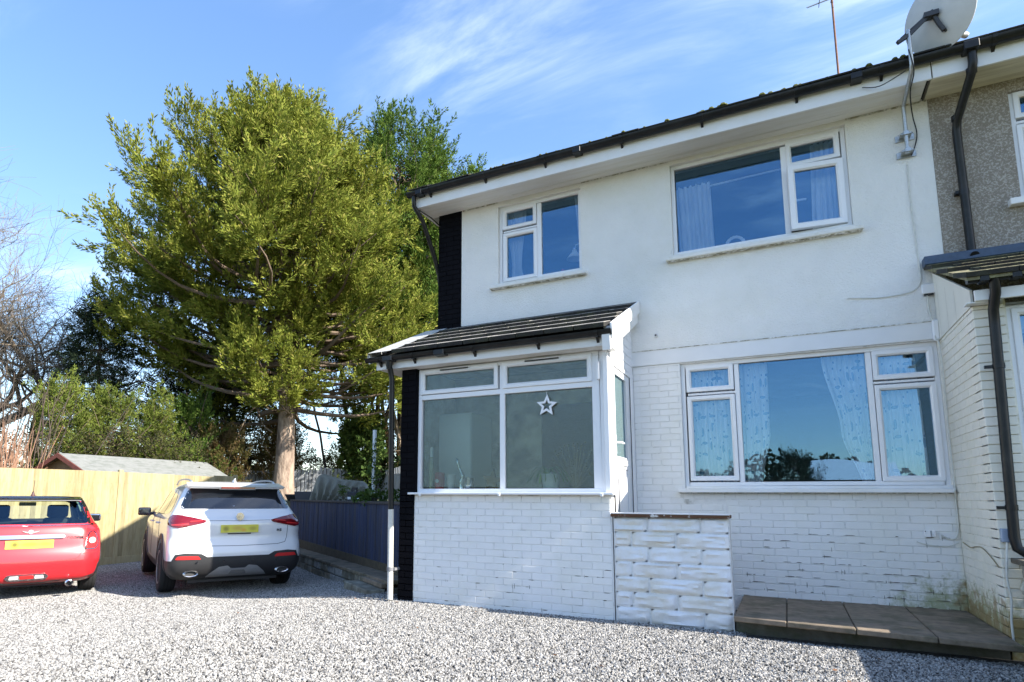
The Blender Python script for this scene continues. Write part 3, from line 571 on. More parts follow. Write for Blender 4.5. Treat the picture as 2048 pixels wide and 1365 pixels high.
mb = MB(); mb.tube([(1.85, 7.04, 5.55), (1.85, 7.045, 5.42), (1.845, 7.07, 5.35), (1.76, 7.38, 5.03), (1.755, 7.42, 4.93), (1.765, 7.43, 3.62), (1.77, 7.36, 3.585)], .038, 14); dp = mb.build('downpipe', BLACKPL, nb_, smooth=True)
for z, p in ((5.33, (1.842, 7.085)), (5.03, (1.757, 7.38)), (4.25, (1.76, 7.43))): MB().lathe([(.044, 0), (.044, .05)], (p[0], p[1], z), 14).build('pipe_collar', BLACKPL, dp, smooth=True)
MB().box(1.69, 1.73, 7.42, 7.5, 4.27, 4.30).build('pipe_clip', BLACKPL, dp)
rf = MB().quad((1.56, 7.03, 5.602), (7.4, 7.03, 5.602), (7.4, 11.6, 8.052), (1.56, 11.6, 8.052)).quad((1.56, 16.2, 5.60), (7.4, 16.2, 5.60), (7.4, 11.6, 8.052), (1.56, 11.6, 8.052)).build('roof', TILEDK, nb_)
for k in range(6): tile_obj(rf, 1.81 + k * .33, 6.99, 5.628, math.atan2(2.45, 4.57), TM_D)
# its porch
XN = 1.453
mb = MB(); mb.box(XN + .006, XN + .22, 6.31, 7.51, -.2, 2.84); mb.box(XN + .006, 1.66, 6.302, 6.5, -.2, 2.84); mb.box(1.66, 4.8, 6.45, 6.6, 2.6, 2.84); mb.box(1.66, 4.8, 6.302, 6.5, -.2, 1.0); mb.box(4.6, 4.8, 6.3, 7.5, -.2, 3.4); mb.build('porch_wall', MORTAR, nb_)
n2 = bricks(nb_, BM_W, ('x', XN), 6.292, 7.508, .082, 2.80, start=.05, face=-1)
n2 += bricks(nb_, BM_W, ('y', 6.288), XN, 1.66, .082, 2.80, start=.11)
mb = MB(); mb.prism([(6.27, 2.80), (7.49, 2.80), (7.49, 3.50), (6.27, 2.935)], 'x', XN - .008, XN + .01); mb.build('gable_cladding', mat('cream_cladding', (.74, .72, .64), .5, var=.03, vscale=2), nb_)
for k in range(1, 4): MB().add([(XN - .0095, 6.45 + .3 * k, 2.805), (XN - .0095, 6.456 + .3 * k, 2.805), (XN - .0095, 6.456 + .3 * k, 2.95 + .13 * k), (XN - .0095, 6.45 + .3 * k, 2.95 + .13 * k)], [(0, 1, 2, 3)]).build('board_joint', mat('soft_joint', (.5, .48, .42), .8), nb_)
w = window(nb_, (1.66, 3.2, 1.0, 2.78), [(1.76, 2.5, 1.08, 2.70)], [(1.76, 2.5, 1.08, 2.70)], [], yf=6.33)
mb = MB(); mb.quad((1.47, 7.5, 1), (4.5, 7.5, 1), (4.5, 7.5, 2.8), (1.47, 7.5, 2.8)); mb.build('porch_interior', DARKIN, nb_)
MB().box(XN - .004, 4.9, 6.16, 6.185, 2.81, 2.90).build('porch_fascia', FASC, nb_, bevel=.003)
MB().box(1.40, 1.62, 6.185, 6.30, 2.80, 2.81).build('porch_soffit', FASC, nb_)
mb = MB(); mb.add([(1.385, 6.05, 2.99), (4.9, 6.05, 2.99), (4.9, 7.5, 3.585), (1.385, 7.5, 3.585), (1.385, 6.05, 2.955), (4.9, 6.05, 2.955), (4.9, 7.5, 3.55), (1.385, 7.5, 3.55)], [(0, 1, 2, 3), (4, 5, 6, 7), (0, 1, 5, 4), (1, 2, 6, 5), (2, 3, 7, 6), (3, 0, 4, 7)])
OLDT = mat('mossy_old_tile', (.12, .105, .06), .9, var=.4, vscale=9, col2=(.20, .19, .10), bump=.6, bscale=50, coords='World', rnd=.2)
prf = mb.build('porch_roof', OLDT, nb_); TM_O = tile_mesh(OLDT, th=.045)
p2 = math.atan2(.595, 1.45)
for r_ in range(5):
    for k in range(4):
        x = 1.545 + k * .33 + (.16 if r_ % 2 else 0); tile_obj(prf, x, 6.03 + r_ * .3 * math.cos(p2), 3.00 + r_ * .3 * math.sin(p2), p2 - R(5), TM_O)
MB().box(1.37, 4.9, 7.36, 7.49, 3.555, 3.645).build('blue_flashing', mat('slate_blue_flashing', (.045, .075, .13), .55, var=.25, vscale=8, bump=.2), prf, bevel=.006)
gt = MB(); gutter(gt, 1.40, 4.9, 6.10, 2.99, .05); gt = gt.build('porch_gutter', BLACKPL, nb_, smooth=True)
for x in (1.50, 1.70, 2.1): MB().box(x - .03, x + .03, 6.045, 6.155, 2.935, 2.995).build('gutter_union', BLACKPL, gt, bevel=.005)
mb = MB(); mb.tube([(1.572, 6.10, 2.96), (1.572, 6.12, 2.85), (1.567, 6.20, 2.74), (1.566, 6.21, 2.6), (1.53, 6.21, .92), (1.54, 6.205, .84), (1.60, 6.19, .79), (1.75, 6.17, .77)], .036, 14); dp = mb.build('porch_downpipe', BLACKPL, nb_, smooth=True)
for z, x in ((2.25, 1.56), (1.13, 1.535)):
    MB().lathe([(.041, 0), (.041, .04)], (x, 6.21, z), 14).build('pipe_collar', BLACKPL, dp, smooth=True); MB().box(x - .09, x - .03, 6.205, 6.225, z + .005, z + .03).build('pipe_clip', BLACKPL, dp)
# rough stone boundary wall running towards the camera
bw = thing('boundary_wall', 'low rough stone garden wall with dark slab coping at the right edge, below the neighbour downpipe', 'wall', (1.7, 4.0, 0))
MB().box(1.57, 1.80, -3.0, 6.28, -.3, .72).build('core', mat('wall_core', (.3, .29, .25), .9), bw)
k = 100
for r_ in range(6):
    y = 6.27 - (r_ % 2) * .15
    while y > 2.6:
        L_ = random.uniform(.22, .42); y0 = max(y - L_, 2.5); k += 1
        vs, fs = rough_block(0, y - y0 - .012, r_ * .125 - .02, r_ * .125 + .098, 0, k)
        mbb = MB().add([(1.575 - (.02 - v[1]) * 1.0 - .0, y - v[0], v[2]) for v in vs], fs); mbb.build('stone', mat('lichened_stone', (.50, .49, .42), .9, var=.2, vscale=6, col2=(.25, .27, .12), bump=.5, bscale=30, coords='World', c2range=(.48, .66)), bw, smooth=True); y = y0
MB().box(1.50, 1.86, -3.0, 6.25, .725, .765).build('coping', mat('dark_coping', (.11, .095, .07), .9, var=.3, vscale=8, bump=.3), bw, bevel=.006)

# ================================================================ services on the walls
def cable(name, pts, r, m_, label, group=None, n=7):
    o = MB().tube(pts, r, n).build(name, m_, None, smooth=True); return tag(o, label, 'cable', group)
def smooth_path(pts, sub=5):
    P = [Vector(p) for p in pts]; out_ = []
    for i in range(len(P) - 1):
        p0, p1, p2_, p3 = P[max(i - 1, 0)], P[i], P[i + 1], P[min(i + 2, len(P) - 1)]
        for k in range(sub):
            t = k / sub; out_.append(.5 * ((2 * p1) + (-p0 + p2_) * t + (2 * p0 - 5 * p1 + 4 * p2_ - p3) * t * t + (-p0 + 3 * p1 - 3 * p2_ + p3) * t ** 3))
    return out_ + [P[-1]]
j = thing('junction_box', 'small white junction box high on the wall at the inner corner', 'junction box', (1.40, 7.48, 3.27))
MB().box(1.345, 1.45, 7.455, 7.50, 3.285, 3.385).build('box_body', UPVC, j, bevel=.006); MB().box(1.36, 1.435, 7.46, 7.495, 3.268, 3.284).build('cable_entry', BLKCAB, j)
j = thing('cable_cover', 'white plastic cable cover at the right end of the lintel band', 'cable cover', (1.41, 7.46, 2.8))
MB().box(1.395, 1.448, 7.44, 7.486, 2.79, 3.0).build('cover', UPVC, j, bevel=.01)
j = thing('outdoor_socket', 'white double socket box on the lower brick wall', 'socket', (1.2, 7.48, .84))
MB().box(1.165, 1.215, 7.462, 7.498, .845, .912).build('box_body', UPVC, j, bevel=.005); MB().box(1.225, 1.255, 7.468, 7.498, .85, .908).build('side_box', UPVC, j, bevel=.004)
MB().cbox((1.172, 7.458, .902), (.008, .006, .008)).build('screw', BLKCAB, j)
j = thing('meter_box', 'grey blue service box on the neighbour porch beside the downpipe', 'junction box', (1.47, 6.25, .9))
MB().box(1.462, 1.552, 6.245, 6.286, .88, .985).build('box_body', mat('blue_grey_box', (.30, .36, .46), .5), j, bevel=.006)
cable('cable', smooth_path([(1.335, 7.492, 4.72), (1.332, 7.492, 4.3), (1.345, 7.492, 3.8), (1.35, 7.49, 3.5), (1.33, 7.49, 3.40), (1.25, 7.49, 3.33), (1.0, 7.49, 3.31), (.70, 7.49, 3.345)]), .006, WHTCAB, 'painted cable running down the upper wall below the dish bracket and away to the left')
cable('cable', smooth_path([(1.385, 7.48, 3.27), (1.39, 7.485, 3.1), (1.405, 7.46, 2.98), (1.41, 7.44, 2.8), (1.425, 7.40, 2.74), (1.436, 7.42, 2.4), (1.44, 7.47, 1.9), (1.437, 7.45, 1.35), (1.425, 7.39, 1.30), (1.437, 7.47, 1.22), (1.44, 7.485, 1.0), (1.42, 7.485, .86), (1.37, 7.485, .83), (1.30, 7.485, .87)]), .007, WHTCAB, 'cream cable dropping down the inner corner from the junction box past the sill')
cable('cable', smooth_path([(1.43, 7.485, .80), (1.35, 7.48, .765), (1.25, 7.485, .765), (1.15, 7.49, .78), (1.10, 7.49, .80)]), .005, WHTCAB, 'thin painted cable looping left from the corner below the socket')
cable('cable', smooth_path([(1.49, 6.235, .88), (1.475, 6.235, .75), (1.465, 6.24, .6), (1.475, 6.235, .45), (1.462, 6.24, .28), (1.462, 6.24, .1)]), .008, WHTCAB, 'pale cable hanging from the service box down to the path end')
cable('cable', smooth_path([(1.447, 6.35, .68), (1.447, 6.5, .735), (1.445, 6.75, .80), (1.445, 6.95, .80), (1.444, 7.15, .78), (1.445, 7.4, .81)]), .005, mat('brown_cable', (.32, .27, .16), .7), 'thin brown cable along the side wall of the neighbour porch')

# satellite dish on its pole
dish = thing('satellite_dish', 'large grey satellite dish on a tall pole bolted to the upper wall', 'satellite dish', (1.335, 7.4, 4.9))
MB().tube([(1.335, 7.40, 4.80), (1.335, 7.40, 5.28), (1.335, 7.38, 5.33), (1.345, 6.93, 5.40 + .02), (1.348, 6.90, 5.47), (1.348, 6.90, 5.85)], .019, 12).build('pole', GALV, dish, smooth=True)
for z in (4.83, 5.02):
    mb = MB(); mb.box(1.25, 1.42, 7.487, 7.499, z - .035, z + .035); mb.box(1.285, 1.385, 7.39, 7.49, z - .008, z + .008); mb.tube([(1.27, 7.44, z + .015), (1.335, 7.375, z + .015), (1.40, 7.44, z + .015)], .007, 6); mb.box(1.31, 1.36, 7.37, 7.43, z - .022, z + .022); mb.build('wall_bracket', GALV, dish, bevel=.002)
dc = Vector((1.585, 6.95, 5.96)); dn = Vector((.66, .73, .15)).normalized()   # boresight
q = dn.to_track_quat('Z', 'Y').to_matrix().to_4x4()
def dish_shell():
    mb = MB(); mb.T = Matrix.Translation(dc) @ q; n = 48; prof = [(.0, 0), (.06, .001), (.12, .006), (.18, .015), (.24, .027), (.29, .042), (.315, .051), (.322, .052), (.322, .046), (.29, .034), (.18, .007), (.06, -.006), (0, -.008)]
    vs = []; fs = []
    for r_, h in prof:
        for k in range(n): a = 2 * math.pi * k / n; vs.append((r_ * 1.02 * math.cos(a), r_ * 1.12 * math.sin(a), h * 1.2))
    for i in range(len(prof) - 1):
        for k in range(n): fs.append((i * n + k, i * n + (k + 1) % n, (i + 1) * n + (k + 1) % n, (i + 1) * n + k))
    return mb.add(vs, fs)
DISHM = mat('grey_dish_paint', (.56, .55, .52), .5, var=.06, vscale=4)
dish_shell().build('reflector', DISHM, dish, smooth=True)
mb = MB(); A_ = Vector((1.348, 6.90, 5.79)); Bk = dc - dn * .03
mb.tube([A_ + Vector((-.10, -.02, -.06)), A_, Bk + Vector((-.02, 0, .02))], .024, 4); mb.tube([A_ + Vector((-.06, .02, .0)), Bk + Vector((0, 0, .05))], .012, 6); mb.cbox(Bk + Vector((-.02, 0, 0)), (.12, .08, .05)); mb.build('back_mount', mat('dark_mount', (.035, .035, .038), .5), dish)
FR = dc + dn * .02
arm0 = dc + q.to_3x3() @ Vector((0, -.0, 0)) ; lo = dc + Vector((.05, -.02, -.20)); tip = lo + dn * .30 + Vector((.03, 0, -.03))
mb = MB(); mb.tube([Bk, Bk + Vector((.03, 0, -.10)), lo], .022, 8); mb.tube([lo, tip], .011, 8); mb.build('feed_arm', mat('dark_mount', (.035, .035, .038), .5), dish, smooth=True)
mb = MB(); mb.lathe([(.018, 0), (.03, .01), (.03, .04), (.02, .06), (.02, .10)], tip - dn * .02, 12, -dn); mb.build('receiver', DISHM, dish, smooth=True)
cable('cable', smooth_path([(1.33, 6.87, 5.62), (1.36, 6.90, 5.40), (1.37, 7.20, 5.36), (1.41, 7.42, 5.22), (1.44, 7.47, 5.05), (1.42, 7.47, 4.92), (1.375, 7.47, 4.80)]), .006, BLKCAB, 'black cable curving down from the dish pole beside the wall brackets')
cable('cable', smooth_path([(.95, 7.08, 5.47), (1.10, 7.05, 5.42), (1.30, 6.93, 5.44)]), .005, BLKCAB, 'thin black cable from under the gutter to the dish pole')
# TV aerial beyond the roof edge
aer = thing('tv_aerial', 'thin rusty television aerial mast rising behind the roof edge', 'aerial', (.9, 8.5, 6.3))
MB().tube([(.905, 8.5, 6.3), (.905, 8.5, 7.75)], .0125, 8).build('mast', RUST, aer, smooth=True)
mb = MB(); mb.tube([(.62, 8.45, 7.62), (1.25, 8.55, 7.75)], .009, 6)
mb.build('boom', mat('alu', (.4, .4, .4), .4, metal=.8), aer)
for k in range(5):
    p = Vector((.62 + k * .14, 8.45 + k * .022, 7.62 + k * .029)); MB().tube([p + Vector((0, -.11, -.02 if k else -.09)), p + Vector((0, .11, .02 if k else .09))], .005, 6).build('element', mat('alu', (.4, .4, .4), .4), aer)
# ================================================================ garden wall, fences, shed
def dirs(a, b):
    a, b = Vector((*a, 0)), Vector((*b, 0)); d = (b - a); L_ = d.length; d.normalize(); return a, d, Vector((d.y, -d.x, 0)), L_
def strip_T(a, b):
    """local frame: x along a->b, y to the right-hand side reversed (into the garden), z up"""
    A, d, n, L_ = dirs(a, b); M_ = Matrix.Identity(4); M_.col[0][:3] = d; M_.col[1][:3] = -n; M_.translation = A; return M_, L_
# raised garden behind the dark panels
GARD = mat('garden_soil', (.10, .085, .05), 1, var=.35, vscale=1.5, col2=(.06, .09, .03), bump=.6, bscale=20, coords='World')
pa, pb = (-4.42, 6.97), (-10.9, 11.52)
mb = MB(); P_ = [(-4.43, 7.05), (-10.9, 11.58), (-13.4, 12.6), (-60, 12.6), (-60, 60), (-4.4, 60), (-4.4, 16)]
mb.add([(x, y, 1.10) for x, y in P_] + [(x, y, -.6) for x, y in P_], [tuple(range(7))] + [(i, (i + 1) % 7, (i + 1) % 7 + 7, i + 7) for i in range(7)])
tag(mb.build('garden_terrace', GARD, None), kind='structure')
# boards of the low dark fence
DPAN = mat('dark_stained_board', (.028, .038, .085), .8, var=.3, vscale=3, col2=(.045, .042, .05), bump=.4, bscale=30, coords='World', rnd=.25, stretch=(6, 6, .6))
pf = thing('panel_fence', 'low dark stained timber retaining fence between the white car and the porch', 'fence', (-7.5, 9.2, 0))
M_, L_ = strip_T(pb, pa)     # from the far end to the house, garden on the left
M_, L_ = strip_T(pa, pb)
flip = Matrix.Diagonal((1, -1, 1, 1))
def PT(T, x, y, z): return T @ Vector((x, y, z))
# outward direction (towards the gravel) is +n side; test sign once
A, d, n, L_ = dirs(pa, pb); nout = n if (Vector((-9, 6, 0)) - A).dot(n) > 0 else -n
def frame_of(a, b, toward):
    A, d, n, L_ = dirs(a, b); no = n if (Vector((*toward, 0)) - A).dot(n) > 0 else -n; M_ = Matrix.Identity(4); M_.col[0][:3] = d; M_.col[1][:3] = no; M_.translation = A; return M_, L_
T, L_ = frame_of(pa, pb, (-9, 6))
def ztop_panel(x): return 1.16 + .0 * x
k = 0; x = 0.0
while x < L_:
    w_ = .118; mb = MB(); mb.T = T; zb = .22 - .02 * x; mb.box(x + .003, x + w_ - .003, -.03, random.uniform(-.006, .004), zb, 1.10); mb.build('board', DPAN, pf, bevel=.003); x += w_; k += 1
mb = MB(); mb.T = T; mb.box(-.02, L_, -.05, .03, 1.10, 1.14); mb.build('top_rail', mat('dark_rail', (.06, .05, .045), .85, var=.3, vscale=6), pf, bevel=.004)
mb = MB(); mb.T = T; mb.box(0, L_, -.035, .016, .02, .24); mb.build('gravel_board', mat('brown_board', (.085, .065, .04), .9, var=.3, vscale=5, coords='World'), pf)
# low kerb wall: flags on top, stone and render below
kw = thing('kerb_wall', 'low patched stone kerb wall with slab ledge at the foot of the dark fence', 'wall', (-7.5, 8.9, 0))
KST = mat('old_wall_stone', (.15, .135, .10), .95, var=.35, vscale=5, col2=(.26, .25, .20), bump=.7, bscale=25, coords='World', rnd=.3)
KREN = mat('pale_render_patch', (.34, .34, .33), .9, var=.25, vscale=8, col2=(.2, .2, .19), bump=.6, bscale=25, coords='World')
mb = MB(); mb.T = T; mb.box(-.05, L_, -.02, .30, -.5, .04); mb.build('core', mat('dark_core', (.07, .065, .05), .95), kw)
for r_ in range(3):
    x = .0 + r_ * .1
    while x < L_ - .1:
        w_ = random.uniform(.18, .40); zb = -.30 + r_ * .13 - (.012 * x)
        pale = (1.9 < x < 2.7) or (3.3 < x < 3.8 and r_ == 2)
        mb = MB(); mb.T = T; mb.box(x + .006, min(x + w_, L_) - .006, .28, .345 + random.uniform(-.012, .012), zb + .006, zb + .124); mb.build('stone', KREN if pale else KST, kw, bevel=.012); x += w_
x = 0
while x < L_:
    w_ = random.uniform(.42, .60); mb = MB(); mb.T = T; dz = -.012 * x; mb.box(x + .006, min(x + w_, L_) - .006, .0 - .02, .36, .085 + dz, .135 + dz); mb.build('ledge_slab', SLAB, kw, bevel=.008); x += w_
# step by the downpipe
stp = thing('garden_step', 'two mossy stone steps at the foot of the dark fence beside the downpipe', 'steps', (-4.7, 6.9, 0))
mb = MB(); mb.T = T; mb.box(.05, 1.05, .36, .62, -.3, .03); mb.build('lower_step', KST, stp, bevel=.012)
mb = MB(); mb.T = T; mb.box(.05, .95, .34, .42, .035, .10); mb.build('upper_step', SLAB, stp, bevel=.01)

# pale close boarded fence
PALE = mat('new_pale_timber', (.36, .305, .165), .8, var=.10, vscale=5, col2=(.30, .245, .115), coords='World', stretch=(4, 4, .5), rnd=.20, bump=.2, bscale=40)
cf = thing('timber_fence', 'new pale yellow close boarded timber fence behind the two cars', 'fence', (-13, 7, -.25))
bmsh = []
for s in range(4):
    bm = bmesh.new(); rr = random.Random(s)
    vs = [(0, 0, 0), (0, .105, 0), (0, .105, 1), (0, 0, 1), (.006, 0, 0), (.032, .105, 0), (.032, .105, 1), (.006, 0, 1)]
    me = bpy.data.meshes.new('board'); me.from_pydata(vs, [], [(0, 1, 2, 3), (4, 7, 6, 5), (0, 4, 5, 1), (1, 5, 6, 2), (2, 6, 7, 3), (3, 7, 4, 0)]); me.materials.append(PALE); bmsh.append(me); bm.free()
inv = local_inv(cf); y = 1.6; i = 0
while y < 11.55:
    o = bpy.data.objects.new('board', bmsh[i % 4]); zt = 1.715 + .012 * math.sin(y) + (.03 if y > 10.9 else 0); o.matrix_basis = inv @ Matrix.Translation((-13.0 + random.uniform(-.002, .002), y, -.10)) @ Matrix.Diagonal((1, 1, zt + .10, 1)); link(o, cf); y += .097; i += 1
for yy in (2.2, 5.2, 8.42, 11.6):
    MB().box(-13.02, -12.955, yy - .05, yy + .05, -.4, 1.77 if yy > 8 else 1.74).build('post', PALE, cf, bevel=.004)
for (a, b) in ((1.6, 11.6),):
    MB().box(-12.995, -12.965, a, b, -.32, -.10).build('gravel_board', PALE, cf, bevel=.003)
for zz in (.15, .8, 1.45): MB().box(-13.06, -13.01, 1.6, 11.6, zz, zz + .07).build('rail', PALE, cf)
nails = MB()
for yy in np.arange(1.65, 11.5, .097):
    for zz in (.18, .83, 1.48): nails.cbox((-12.974, yy + .075, zz + random.uniform(-.012, .012)), (.004, .006, .006))
nails.build('nail_head', mat('nail', (.10, .07, .05), .6, metal=.4), cf, kind='stuff')

# shed behind it
sh = thing('garden_shed', 'garden shed with grey felt roof and brown barge boards behind the pale timber fence', 'shed', (-17.2, 12, 0))
r0, r1 = Vector((-16.74, 9.29, 2.30)), Vector((-17.85, 14.5, 2.38))
ax = (r1 - r0); axn = Vector((ax.x, ax.y, 0)).normalized(); nn = Vector((-axn.y, axn.x, 0)); nn = -nn if nn.dot(Vector((0, 0, 0)) - r0) < 0 else nn   # towards camera
nn = nn if (Vector((0, 0, 2)) - r0).dot(nn) > 0 else -nn
e0, e1 = r0 + nn * .95 + Vector((0, 0, -.50)), r1 + nn * .95 + Vector((0, 0, -.50)); b0, b1 = r0 - nn * .95 + Vector((0, 0, -.50)), r1 - nn * .95 + Vector((0, 0, -.50))
FELT = mat('grey_roof_felt', (.20, .205, .195), .85, var=.12, vscale=3, col2=(.15, .16, .145), coords='World', stretch=(1, 1, 6), bump=.3)
up = Vector((0, 0, .03)); oh = axn * .18
def slab4(mb, a, b, c, d_, th): mb.add([a, b, c, d_, a - th, b - th, c - th, d_ - th], [(0, 1, 2, 3), (4, 5, 6, 7), (0, 1, 5, 4), (1, 2, 6, 5), (2, 3, 7, 6), (3, 0, 4, 7)])
mb = MB(); slab4(mb, r0 - oh, r1 + oh, e1 + oh + nn * .15 - Vector((0, 0, .08)), e0 - oh + nn * .15 - Vector((0, 0, .08)), up); slab4(mb, r0 - oh, r1 + oh, b1 + oh, b0 - oh, up); mb.build('roof', FELT, sh)
mb = MB()
for rr_, e_, b_ in ((r0, e0, b0), (r1, e1, b1)):
    pass
zb = Vector((0, 0, -.3)); 
def g(v): return Vector((v.x, v.y, -.1))
mb.add([e0, e1, g(e1), g(e0), b0, b1, g(b1), g(b0), r0 - up, r1 - up], [(0, 1, 2, 3), (4, 5, 6, 7), (0, 8, 4, 7, 3), (1, 9, 5, 6, 2)])
mb.build('wall', mat('shed_timber', (.30, .19, .10), .85, var=.2, vscale=4, col2=(.2, .12, .07), coords='World', stretch=(1, 1, 8)), sh)
BRG = mat('red_brown_barge', (.16, .05, .035), .7, var=.2, vscale=4)
for q0, q1 in ((r0, e0 + nn * .12 - Vector((0, 0, .06))), (r0, b0)):
    mb = MB(); o_ = -axn * .20; th = -axn * .03; h = Vector((0, 0, -.12)); mb.add([q0 + o_, q1 + o_, q1 + o_ + h, q0 + o_ + h, q0 + o_ + th, q1 + o_ + th, q1 + o_ + h + th, q0 + o_ + h + th], [(0, 1, 2, 3), (4, 5, 6, 7), (0, 1, 5, 4), (1, 2, 6, 5), (2, 3, 7, 6), (3, 0, 4, 7)]); mb.build('barge_board', BRG, sh)

# grey corrugated boards of the back fence
gf = thing('grey_fence', 'weathered grey vertical board fence at the back of the raised garden', 'fence', (-18, 21, 1.1))
GREYB = mat('weathered_grey_board', (.34, .36, .385), .85, var=.12, vscale=3, col2=(.25, .26, .27), coords='World', stretch=(3, 3, .5), rnd=.12, bump=.2)
def board_run(a, b, z0, zt0, zt1, par, w_=.165, gap=.026):
    T, L_ = frame_of(a, b, (0, 0)); x = 0
    while x < L_:
        t = x / L_; mb = MB(); mb.T = T; mb.prism([(x, 0), (x + w_ - gap, 0), (x + w_ - gap - .012, .022), (x + .012, .022)], 'z', z0, zt0 + (zt1 - zt0) * t + random.uniform(-.012, .012)); mb.build('board', GREYB, par); x += w_
    mb = MB(); mb.T = T; mb.box(0, L_, -.03, -.004, z0, zt0 - .12); mb.build('backing_board', mat('dark_gap', (.07, .07, .075), .9), par)
board_run((-23.6, 18.2), (-18.56, 21.3), 1.0, 2.29, 2.41, gf); board_run((-18.56, 21.3), (-16.26, 22.8), 1.0, 2.52, 2.36, gf); board_run((-16.26, 22.8), (-14.2, 21.6), 1.0, 2.36, 2.56, gf)

# covered object, pots and odds and ends on the terrace
tarp = thing('covered_furniture', 'grey green tarpaulin draped over low garden furniture above the dark fence', 'tarpaulin', (-8.8, 10.9, 1.1))
A = Vector((-9.45, 10.62, 0)); Bv = Vector((-8.30, 11.12, 0)); ex = (Bv - A); Lx = ex.length; ex.normalize(); ey = Vector((-ex.y, ex.x, 0))
vs = []; fs = []; nx, ny = 46, 26
def topz(u, v):
    prof = np.interp(u, [0, .06, .12, .2, .5, .84, .92, 1], [0, .50, .64, .60, .50, .47, .38, .0]); prof2 = np.interp(v, [0, .30, .75, 1], [0, .92, 1, .3]); return prof * prof2
for j in range(ny + 1):
    for i in range(nx + 1):
        u, v = i / nx, j / ny; z = topz(u, v)
        fold = .075 * math.sin((u - .15) * 26 / (v + .35) + 2 * math.sin(v * 4)) * (1 - prof_v if (prof_v := min(v / .35, 1)) < 1 else 0) + .018 * mnoise.noise(Vector((u * 9 + v * 5, v * 6 - u * 4, 0)))
        spread = (1 - v) * .12
        p = A + ex * (Lx * (u + (u - .5) * spread)) + ey * (-.12 + v * .75) + ey * fold * -1.0; vs.append((p.x, p.y, 1.105 + z + fold * .4 * min(1, z * 5)))
for j in range(ny):
    for i in range(nx): a_ = j * (nx + 1) + i; fs.append((a_, a_ + 1, a_ + nx + 2, a_ + nx + 1))
MB().add(vs, fs).build('tarpaulin', mat('grey_green_tarp', (.17, .165, .125), .6, var=.12, vscale=3, coords='World'), tarp, smooth=True)
MB().box(-9.25, -8.5, 11.0, 11.35, 1.1, 1.42).build('furniture', mat('dark_plastic', (.02, .02, .022), .6), tarp)
BLKP = mat('black_pot_plastic', (.018, .018, .02), .55, var=.2, vscale=5)
def pot(name, x, y, r0_, r1_, h, m_, label, cat='plant pot'):
    t = thing(name, label, cat, (x, y, 1.1)); MB().lathe([(r0_, 0), (r1_, h - .03), (r1_ + .012, h - .03), (r1_ + .012, h), (r1_ - .01, h), (r1_ - .02, h - .04)], (x, y, 1.1), 20).build('pot', m_, t, smooth=True); MB().lathe([(r1_ - .02, h - .04), (.01, h - .03)], (x, y, 1.1), 12).build('soil', GARD, t); return t
pot('plant_pot', -11.35, 12.05, .13, .20, .17, BLKP, 'wide black plant pot beside the conifer trunk, leftmost on the dark fence')
t = thing('trough_planter', 'dark rectangular trough planter between the black pot and the brown pot', 'planter', (-10.85, 12.0, 1.1)); MB().add([(-11.1, 11.87, 1.1), (-10.62, 12.02, 1.1), (-10.70, 12.22, 1.1), (-11.16, 12.07, 1.1), (-11.13, 11.84, 1.34), (-10.57, 12.01, 1.34), (-10.66, 12.26, 1.34), (-11.2, 12.1, 1.34)], [(0, 3, 2, 1), (4, 5, 6, 7), (0, 1, 5, 4), (1, 2, 6, 5), (2, 3, 7, 6), (3, 0, 4, 7)]).build('trough', mat('slate_planter', (.04, .045, .055), .6), t, bevel=.01)
pot('plant_pot', -10.42, 12.0, .10, .15, .15, mat('brown_pot', (.16, .085, .045), .8), 'brown earthenware pot against the left edge of the tarpaulin')
t = thing('storage_box', 'black plastic box with a white label standing before the tarpaulin', 'box', (-6.8, 8.95, 1.1)); MB().box(-7.06, -6.84, 8.86, 9.10, 1.1, 1.30).build('box_body', BLKP, t, bevel=.012); MB().box(-6.79, -6.62, 9.0, 9.2, 1.1, 1.27).build('lid_box', BLKP, t, bevel=.012); MB().cbox((-7.0, 8.852, 1.185), (.07, .006, .045)).build('paper_label', mat('paper_label', (.7, .7, .7), .7), t)
t = thing('plastic_bag', 'crumpled white plastic bag at the edge of the terrace by the black box', 'bag', (-6.7, 8.8, 1.1))
bm = bmesh.new(); bmesh.ops.create_icosphere(bm, subdivisions=3, radius=1)
for v in bm.verts:
    n_ = mnoise.noise(v.co * 2.3) * .35 + mnoise.noise(v.co * 6) * .15; v.co = Vector((v.co.x * .15, v.co.y * .08, max(v.co.z, -.4) * .06)) * (1 + n_)
    v.co += Vector((-6.62, 8.76, 1.15))
me = bpy.data.meshes.new('bag'); bm.to_mesh(me); bm.free(); me.materials.append(mat('white_film', (.65, .68, .72), .35)); o = bpy.data.objects.new('bag', me); o.matrix_basis = local_inv(t); link(o, t)
t = thing('garden_post', 'white painted post wound with ivy behind the tarpaulin', 'post', (-9.0, 12.3, 1.1)); MB().box(-9.03, -8.96, 12.27, 12.34, 1.1, 2.86).build('post', mat('white_post_paint', (.66, .70, .72), .6, var=.1, vscale=6), t, bevel=.004)
